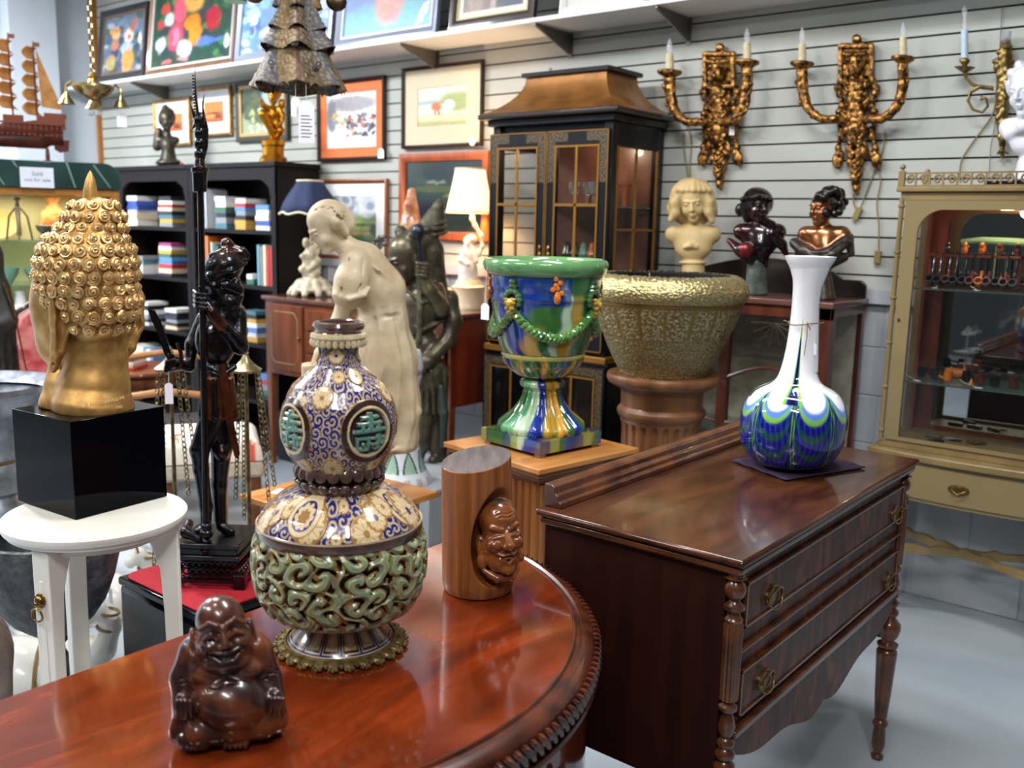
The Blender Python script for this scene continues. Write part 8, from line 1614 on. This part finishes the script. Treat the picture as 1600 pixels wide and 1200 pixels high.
def cord(name,label,pts,r=.0028,m_=None,v=WALL - .008,plug=None):
    t = thing(name,label,'cord',atv(*pts[0],v)); P0 = np.array(t.location); ds = [atv(x,y,v) - P0 for x,y in pts]; out = []
    for i in range(len(ds) - 1):
        for j in range(6): w = j / 6; p0 = ds[max(i - 1,0)]; p1,p2 = ds[i],ds[i + 1]; p3 = ds[min(i + 2,len(ds) - 1)]; out.append(tuple(.5 * ((2 * p1) + (p2 - p0) * w + (2 * p0 - 5 * p1 + 4 * p2 - p3) * w * w + (3 * p1 - p0 - 3 * p2 + p3) * w ** 3)))
    out.append(tuple(ds[-1])); m = MB(); m.tube(out,r,6); m.build('cable',m_,t); e = ds[-1]
    if plug: m = MB(); m.M = Tr(e) @ Rot(plug,4,'Y'); m.box(-.012,.012,-.012,.004,-.05,0); m.box(-.006,-.003,-.006,-.002,-.065,-.05); m.box(.003,.006,-.006,-.002,-.065,-.05); m.M = I4; m.build('plug',m_,t,bevel=.002)
    return t
M_cord = mat('gold_flex',srgb(128,116,70),.5)
cord('power_cord','pale gold power cord hanging under the left arm of the left sconce',[(1068,206),(1069,232),(1073,262),(1078,290)],m_=M_cord); cord('power_cord','second gold cord strand hanging behind the cream girl bust',[(1075,196),(1080,224),(1078,258),(1080,292)],m_=M_cord)
cord('power_cord','gold power cord with a plug slanting down below the right sconce',[(1383,206),(1379,236),(1369,260),(1358,290),(1344,325)],m_=M_cord,plug=.35)
cord('power_cord','gold power cord hanging straight down right of the slanting cord',[(1369,262),(1376,282),(1370,318),(1373,350),(1373,392)],m_=M_cord,plug=.01)
cord('power_cord','short dark gold cord hanging from the tip of the right sconce',[(1333,302),(1334,318),(1340,330)],m_=M_cord)
cord('power_cord','gold cord curving down from the brass candle sconce to the curio',[(1556,158),(1548,184),(1520,222),(1502,252),(1500,284)],m_=M_cord); cord('power_cord','thin grey cord running straight down behind the brass candle sconce',[(1566,10),(1563,60),(1556,180),(1548,230),(1545,284)],r=.0016,m_=mat('grey_cord',srgb(120,120,116),.6))
# ---- brass candle sconce at the right
P = np.array(atv(1570,248,WALL - .02)); pf = PF(1570,248,P=P,flat=True); t = thing('candle_sconce','brass wall sconce with a pale blue candle and scrolled arm at the right','sconce',P); q = lambda x,y,d=0: (x - 1570,-d,248 - y); M_br3 = mat('olive_brass',srgb(92,76,40),.35,.8,c2=srgb(150,128,76),scale=24,bump=.2)
S = Sc(); S.k = 2; S.path([q(1574,72,10),q(1572,100,6),q(1568,150,6),q(1567,190,6),q(1567,225,4),q(1567,246,4)],[9,12,11,9,5,3]); r = random.Random(3)
for i in range(34): f = i / 33; S.el(q(1571 - 4 * f + (r.random() - .5) * 22 * (1 - f * .7),84 + 135 * f,14),(5.5,5,5.5))
S.path([q(1556,98,10),q(1572,92,14),q(1584,98,10)],[4,4,4]); S.path([q(1560,240,6),q(1567,236,8),q(1576,240,6)],[2,3,2]); S.build('backplate',M_br3,pf,t,vox=1.2,smooth=0)
m = MB(); m.tube([q(1556,140,14),q(1536,138,20),q(1522,146,22),(q(1518,160,22)),q(1526,174,22),q(1540,178,22),q(1549,168,22),q(1546,156,22),q(1538,156,22)],[4,3.6,3,2.6,2.4,2.2,2,2.4,4],8); m.tube([q(1534,138,20),q(1524,134,22),q(1515,124,22),q(1513,112,22)],[3,3,3,4],8); m.lathe([(3,-6),(15,2),(16,3),(3,4),(5,8),(8,11),(8,15),(5,16)],20,c=q(1513,111,22)); m.px(pf); m.build('scroll_arm',M_br3,t)
m = MB(); m.lathe([(5.6,0),(5.6,44)],14,c=q(1513,94,22)); m.px(pf); m.build('blue_candle',mat('pale_blue_candle',srgb(180,200,216),.5),t); m = MB(); m.lathe([(2,0),(4,8),(2,18),(4.4,26),(4,32),(.4,38)],12,c=q(1513,50,22)); m.px(pf); m.build('bulb',M_bulb,t)
m = MB(); m.lathe([(9,0),(10,4),(7,8)],16,c=q(1576,78,14)); m.px(pf); m.build('cup',M_br3,t); m = MB(); m.lathe([(6,0),(7,10),(8,18),(7,18),(5,4)],16,c=q(1576,69,14)); m.px(pf); m.build('glass_cup',M_cry,t)
# ================================================================ painted curio cabinet
M_cur = mat('gold_cream_paint',srgb(134,114,74),.4,c2=srgb(118,98,60),scale=10,stretch=(1,1,.3),coat=.15); M_curd = mat('curio_panel',srgb(128,112,76),.4,coat=.2); M_inred = mat('inner_redwood',srgb(96,42,26),.35,c2=srgb(120,60,36),scale=14,stretch=(1,1,.2)); M_mirror = mat('mirror',srgb(200,205,205),.02,1.)
UV_ = 3.57; UB = WALL - .035; ux0 = float(atv(1408,300,UV_)[0]); ux1 = -.50; uzt = float(atv(1410,300,UV_)[2]); uzb = float(atv(1378,692,UV_)[2]); ucx = (ux0 + ux1) / 2; ucy = (UV_ + UB) / 2; w_ = (ux1 - ux0) / 2; d0,d1 = UV_ - ucy,UB - ucy
t = thing('curio_cabinet','gold-cream painted glass curio cabinet full of pipes at the right edge','cabinet',(ucx,ucy,0))
m = MB()
for x in (-w_,w_ - .03): m.box(x,x + .03,d1 - .03,d1,uzb,uzt)
m.box(-w_,w_,d0,d1,uzt - .03,uzt); m.box(-w_,w_,d0,d1,uzb - .01,uzb + .02); m.build('case',M_cur,t,bevel=.002)
for x in (-w_ - .002,w_ - .012):
    m = MB(); m.lathe([(.009,uzb + .01),(.009,uzt - .02)],12,c=(x + .007,d0 + .004,0))
    for k_ in range(6): z = lerp(uzb + .05,uzt - .05,k_ / 5); m.lathe([(.009,z - .006),(.013,z - .003),(.013,z + .003),(.009,z + .006)],12,c=(x + .007,d0 + .004,0))
    m.build('bamboo_post',M_cur,t)
# arched door
m = MB(); fx0,fx1,fz0,fz1 = -w_ + .02,w_ - .02,uzb + .02,uzt - .03; gx0 = float(atv(1430,400,UV_)[0]) - ucx; gx1 = -gx0; gz1 = float(atv(1500,328,UV_)[2]); gz0 = float(atv(1402,682,UV_)[2]); Ra = .085; n = 10
outer = []; inner = []
def corner(cx,cz,a0): return [(cx + Ra * cos(a0 + i * PI / 2 / n),cz + Ra * sin(a0 + i * PI / 2 / n)) for i in range(n + 1)]
inner = [(gx1,gz0)] + corner(gx1 - Ra,gz1 - Ra,0) + corner(gx0 + Ra,gz1 - Ra,PI / 2) + [(gx0,gz0)]
outer = [(fx1,fz0)] + [(fx1,lerp(gz1 - Ra,fz1,i / n)) for i in range(n + 1)] + [(fx0,lerp(fz1,gz1 - Ra,i / n)) for i in range(n + 1)] + [(fx0,fz0)]
vs = [(x,y,z) for y in (d0 - .006,d0 + .012) for L__ in (outer,inner) for x,z in L__]; K = len(inner); fs = []
for i in range(K):
    j = (i + 1) % K; fs += [(i,j,K + j,K + i),(2 * K + i,3 * K + i,3 * K + j,2 * K + j),(i,2 * K + i,2 * K + j,j),(K + i,K + j,3 * K + j,3 * K + i)]
m.add(vs,fs); dr = m.build('door',M_curd,t,sharp=30); m = MB(); m.box(gx0 - .005,gx1 + .005,d0 + .003,d0 + .006,gz0 - .005,gz1 + .0); m.build('pane',M_pane,dr)
m = MB(); kz = float(atv(1408,500,UV_)[2]); m.ell((gx0 - .035,d0 - .008,kz),(.004,.004,.008),8); m.build('keyhole',mat('black_hole',(.01,.01,.01),.5),dr)
for x in (-w_ + .03,w_ - .036): m = MB(); m.box(x,x + .006,d0 + .02,d1 - .03,uzb + .02,uzt - .03); m.build('side_glass',M_pane,t); m = MB(); m.box(x,x + .012,d0 + .02,d0 + .04,uzb + .02,uzt - .03); m.box(x,x + .012,d1 - .05,d1 - .03,uzb + .02,uzt - .03); m.build('inner_stile',M_inred,t)
m = MB(); m.box(-w_ + .03,w_ - .03,d1 - .012,d1 - .006,uzb + .02,uzt - .03); m.build('back',M_inred,t); m = MB(); P_ = [(-w_ + .10,uzb + .04)] + [(w_ - .10,uzb + .04)] + [(w_ - .10 - .06 + .06 * cos(g),uzt - .12 + .06 * sin(g)) for g in [i * PI / 16 for i in range(9)]] + [(-w_ + .16 - .06 * sin(g),uzt - .12 + .06 * cos(g)) for g in [i * PI / 16 for i in range(9)]]; m.prism(P_,d1 - .016,d1 - .0125); m.build('mirror',M_mirror,t)
uz1,uz2 = float(atv(1440,449,UV_ + .05)[2]),float(atv(1430,594,UV_ + .05)[2])
for z in (uz1,uz2): m = MB(); m.box(-w_ + .037,w_ - .037,d0 + .02,d1 - .018,z - .006,z); m.build('glass_shelf',M_gls,t)
# gallery
m = MB(); m.box(-w_ - .014,w_ + .014,d0 - .016,d1,uzt,uzt + .018); m.build('cornice',M_cur,t,bevel=.004); m = MB(); gz = uzt + .018
for yy in (d0 - .004,):
    m.box(-w_,w_,yy - .004,yy + .004,gz,gz + .006); m.box(-w_,w_,yy - .004,yy + .004,gz + .044,gz + .05)
    for i in range(13):
        x = lerp(-w_ + .03,w_ - .03,i / 12); m.tube([(x + (.017 - .002 * j * .2) * (1 - j / 22) * cos(j * .55 + (i % 2) * PI),yy,gz + .025 + .017 * (1 - j / 22) * sin(j * .55)) for j in range(16)],.0038,5); m.box(x + .016,x + .022,yy - .003,yy + .003,gz + .006,gz + .044)
m.build('fretwork_gallery',M_cur,t)
for x,y in ((-w_,d0 - .004),(w_,d0 - .004),(-w_,d1 - .01),(w_,d1 - .01)): m = MB(); m.box(x - .01,x + .01,y - .01,y + .01,gz,gz + .055); m.lathe([(.006,gz + .055),(.005,gz + .06),(.011,gz + .068),(.009,gz + .076),(.001,gz + .08)],12,c=(x,y,0)); m.build('finial_post',M_cur,t)
# table base, bowed front
def bow(x): return -.035 * (1 - (x / (w_ + .03)) ** 2)
tz = uzb - .01; m = MB(); xs = [lerp(-w_ - .03,w_ + .03,i / 20) for i in range(21)]; m.prism([(x,d0 - .03 + bow(x)) for x in xs] + [(w_ + .03,d1),(-w_ - .03,d1)],tz - .03,tz,plane='xy'); m.build('table_top',M_cur,t,bevel=.006)
dzb = float(atv(1470,786,UV_)[2]); m = MB(); xs = [lerp(-w_ + .01,w_ - .01,i / 20) for i in range(21)]; m.prism([(x,d0 - .012 + bow(x)) for x in xs] + [(w_ - .01,d1 - .01),(-w_ + .01,d1 - .01)],dzb,tz - .03,plane='xy'); m.build('frieze',M_curd,t); m = MB(); xs = [lerp(-w_ + .07,w_ - .07,i / 20) for i in range(21)]; m.prism([(x,d0 - .018 + bow(x)) for x in xs] + [(x,d0 - .008 + bow(x)) for x in xs[::-1]],dzb + .012,tz - .042,plane='xy'); dw = m.build('drawer',M_curd,t,bevel=.002)
pz = (dzb + tz - .03) / 2; m = MB(); m.M = Tr((.0,d0 - .02 + bow(0),pz)) @ Rot(PI / 2,4,'X'); m.lathe([(.03,0),(.028,.004),(.01,.007)],20,sx=1.2,sy=.6); m.M = I4; m.tube([(-.024,d0 - .032 + bow(0),pz),(0,d0 - .036 + bow(0),pz - .014),(.024,d0 - .032 + bow(0),pz)],.0025,6); m.build('oval_pull',M_brass,dw)
for x,y in ((-w_ + .03,d0 + .01),(w_ - .03,d0 + .01),(-w_ + .03,d1 - .03),(w_ - .03,d1 - .03)):
    m = MB(); m.lathe([(.011,0),(.010,.01),(.014,.2),(.02,dzb - .1),(.022,dzb + .02)],14,c=(x,y,0)); m.build('leg',M_cur,t)
    if y < 0: m = MB(); sg = 1 if x < 0 else -1; m.tube([(x + sg * .02,y - .005,dzb - .07),(x + sg * .035,y - .008,dzb - .03),(x + sg * .08,y - .008,dzb - .006)],[.004,.008,.004],6); m.ell((x + sg * .03,y - .006,dzb - .03),(.014,.008,.018),8); m.build('gilt_bracket',M_brass,t)
for a,b in (((-w_ + .03,d0 + .01),(w_ - .03,d1 - .03)),((-w_ + .03,d1 - .03),(w_ - .03,d0 + .01))):
    m = MB(); sz_ = .30; n = 18; top = [(f,sz_ + .006 * sin(f * 40) * (1 if f < .8 else 0)) for f in [i / n for i in range(n + 1)]]; A = Vector((a[0],a[1],0)); B = Vector((b[0],b[1],0)); d_ = (B - A).normalized(); nn = Vector((-d_.y,d_.x,0)) * .009
    vs = []; 
    for f,z in top: c = A.lerp(B,f); vs += [c + nn + Vector((0,0,z)),c - nn + Vector((0,0,z)),c - nn + Vector((0,0,sz_ - .03)),c + nn + Vector((0,0,sz_ - .03))]
    fs = [(i * 4 + k_,i * 4 + (k_ + 1) % 4,(i + 1) * 4 + (k_ + 1) % 4,(i + 1) * 4 + k_) for i in range(n) for k_ in range(4)] + [(0,1,2,3),(n * 4 + 3,n * 4 + 2,n * 4 + 1,n * 4)]; m.add(vs,fs); m.build('cross_stretcher',M_cur,t)
l = bpy.data.lights.new('curio_lamp','POINT'); l.energy = 2.6; l.color = (1,.66,.36); l.shadow_soft_size = .02; o = bpy.data.objects.new('curio_lamp',l); col.objects.link(o); o.parent = t; o.location = (.02,-.02,uzt - .06)
m = MB(); m.lathe([(.05,uzt - .034),(.05,uzt - .045),(.02,uzt - .05)],20,c=(.02,-.02,0)); m.build('lamp_disc',mat('warm_lamp_disc',(1,.7,.4),.5,emit=3.),t)
# pipes and curios
M_pipe = mat('briar_pipe',srgb(60,26,18),.25,c2=srgb(100,46,26),scale=20,coat=.6); M_pipeb = mat('black_pipe',srgb(20,18,20),.2,coat=.6); M_pipeo = mat('amber_pipe',srgb(190,110,40),.25,coat=.5)
rk = thing('pipe_rack','long reddish wooden pipe rack on the upper curio shelf','rack',(ucx - .06,ucy,uz1 + .001)); m = MB(); m.box(-.17,.14,-.05,.05,0,.012); m.box(-.17,-.16,-.01,.01,.012,.12); m.box(.13,.14,-.01,.01,.012,.12); m.box(-.17,.14,-.022,.022,.112,.12); m.build('rack',M_inred,rk)
r = random.Random(17)
def pipe(loc,rz,tilt,mi,label,grp='smoking pipes in the curio cabinet',s=1.):
    t = thing('smoking_pipe',label,'pipe',loc,rz,grp); t.rotation_euler = (tilt,0,rz); m = MB(); m.lathe([(.006,0),(.014,.004),(.0165,.02),(.015,.04),(.011,.04),(.010,.02),(.002,.014)],14); m.tube([(0,.012,.012),(0,.03,.012),(0,.05,.018)],[.006,.005,.0045],8); m.build('bowl',(M_pipe,M_pipeb,M_pipeo)[mi],t); m = MB(); m.tube([(0,.05,.018),(0,.08,.03),(0,.11,.034)],[.0045,.004,.003],8); m.build('stem',M_pipeb,t); t.scale = (s,s,s); return t
OR = ['first','second','third','fourth','fifth','sixth','seventh','eighth','ninth','tenth','eleventh']
for i in range(11): pipe((ucx - .205 + i * .0275,ucy - .035 - .012 * (i % 2),uz1 + .0145),0,1.05,[1,1,0,1,1,0,2,0,1,0,1][i],OR[i] + ' pipe from the left standing bowl-down in the pipe rack')
for i in range(5): t = thing('carved_pipe_head',OR[i] + ' small carved head from the left on top of pipe rack','pipe head',(ucx - .17 + i * .058,ucy,uz1 + .1225),0,'carved heads on the pipe rack'); m = MB(); m.ell((0,0,.016),(.012,.012,.016),10); m.ell((0,-.004,.034),(.010,.010,.011),10); m.ell((0,-.013,.033),(.003,.003,.004),6); m.build('head',(M_pipeb,M_pipeo,M_pipeo,M_turn,M_pipe)[i],t)
bt = thing('jade_fish','pale green jade carving lying crosswise above the pipe rack','carving',(ucx - .02,ucy + .06,uz1 + .001),0)
m = MB(); m.lathe([(.004,0),(.003,.155)],8); m.box(-.03,.03,-.02,.02,0,.006); m.tube([(-.12,0,.165),(-.05,0,.172),(.06,0,.17),(.13,0,.162)],[.01,.014,.014,.01],10); m.build('carving',mat('pale_jade',srgb(110,160,130),.2,coat=.5,emit=0),bt)
for i in range(8):
    x = ucx - .21 + i * .052; pipe((x,ucy - .03 - .02 * (i % 3),uz2 + .003),r.uniform(-1.2,1.2),0,[1,1,2,1,0,1,0,1][i],OR[i] + ' pipe from the left lying among curios on the middle glass shelf',grp='pipes on the middle curio shelf')
t = thing('cheroot_box','orange wooden barrel-shaped box on the middle curio shelf','box',(ucx - .11,ucy + .045,uz2 + .001),0); m = MB(); m.M = Tr((0,0,.02)) @ Rot(PI / 2,4,'Y'); m.lathe([(.019,-.035),(.02,0),(.019,.035)],18); m.build('barrel',mat('orange_wood',srgb(176,96,36),.4),t)
put('glass_stand','two-tier frosted glass stand at the back of middle curio shelf','stand',ucx - .09,ucy + .08,uz2 + .001,[(.02,0),(.004,.01),(.004,.09),(.045,.10),(.045,.104),(.004,.11),(.004,.16),(.025,.165),(.025,.17),(.001,.2)],M_cry)
put('yellow_holder','yellow amber cigarette holder on the middle curio shelf','holder',ucx - .02,ucy - .10,uz2 + .001,[(.004,0),(.009,.003),(.005,.02),(.001,.028)],M_pipeo,10)
for i,(f,z,lb) in enumerate(((-.17,uz1,'white tag trailing over the left of upper curio shelf'),(-.03,uz1,'white tag on string among the pipes in the rack'),(-.2,uz2,'white tag at the left end of the middle curio shelf'),(.01,uz2,'white tag at the front of the middle curio shelf'))):
    tg = thing('string_tag',lb,'tag',(ucx + f,ucy - .115,z + .001),.3 + i * .4); m = MB(); m.box(-.008,.008,-.012,.012,0,.0008); m.build('tag_card',M_tag,tg); m = MB(); m.tube([(0,.012,.001),(.01,.03,.004),(.0,.05,.012),(.01,.07,.02)],.0009,5); m.build('string',M_string,tg)
for i,(x,c_,lb) in enumerate(((-.15,M_pewt,'small pewter case at the left on the curio floor'),(-.08,M_silv,'small silver case second from left on the curio floor'),(.0,M_brass,'brass chain heap on the curio floor'),(-.12,M_crate,'black spectacle case near the door on the curio floor'))):
    tt = thing('small_case',lb,'case',(ucx + x,ucy - .02 - .08 * (i == 3),uzb + .021),.2 * i); m = MB()
    if i == 2: [m.ell((r.uniform(-.03,.03),r.uniform(-.015,.015),.004 + r.random() * .006),.005,6) for _ in range(40)]
    else: m.box(-.028,.028,-.01,.01,0,.012)
    m.build('case_body',c_,tt,bevel=.002 if i != 2 else 0)
# ---- white bust and dark tray on top of the curio
P = np.array(atv(1612,290,UV_ + .10)); P[2] = gz + .022; tr = thing('dark_slab','dark blue-black slab under the white bust on the curio','base',(P[0],P[1],gz + .0005)); m = MB(); m.box(-.13,.12,-.09,.09,0,.0185); m.build('slab',mat('navy_slab',srgb(16,20,48),.3,coat=.4),tr)
pf = solve_base(PF(1612,0,P=P)); t = pf.root('white_bust','glossy white ceramic bust cut off by the right edge above the curio','bust'); M_wb = mat('white_glaze_bust',srgb(214,214,222),.18,coat=.6)
def ex4(S,q,hc):
    for j in range(16): g = j * .6; S.el(q(1608 + 30 * cos(g),128 + 30 * sin(g),6),(9,14,9),k=3)
    S.path([q(1575,212,-8),q(1600,200,-26),q(1640,214,-10)],[8,10,8]); S.el(q(1612,238,0),(24,20,6),k=2); S.path([q(1612,244,0),q(1612,262,0),q(1612,pf.y0 + 20,0)],[18,24,42],k=3); S.cut = 0
bust(pf,t,1606,100,82,-30,240,52,[M_wb],2.,hair=1,extra=ex4,nod=10,shy=196)
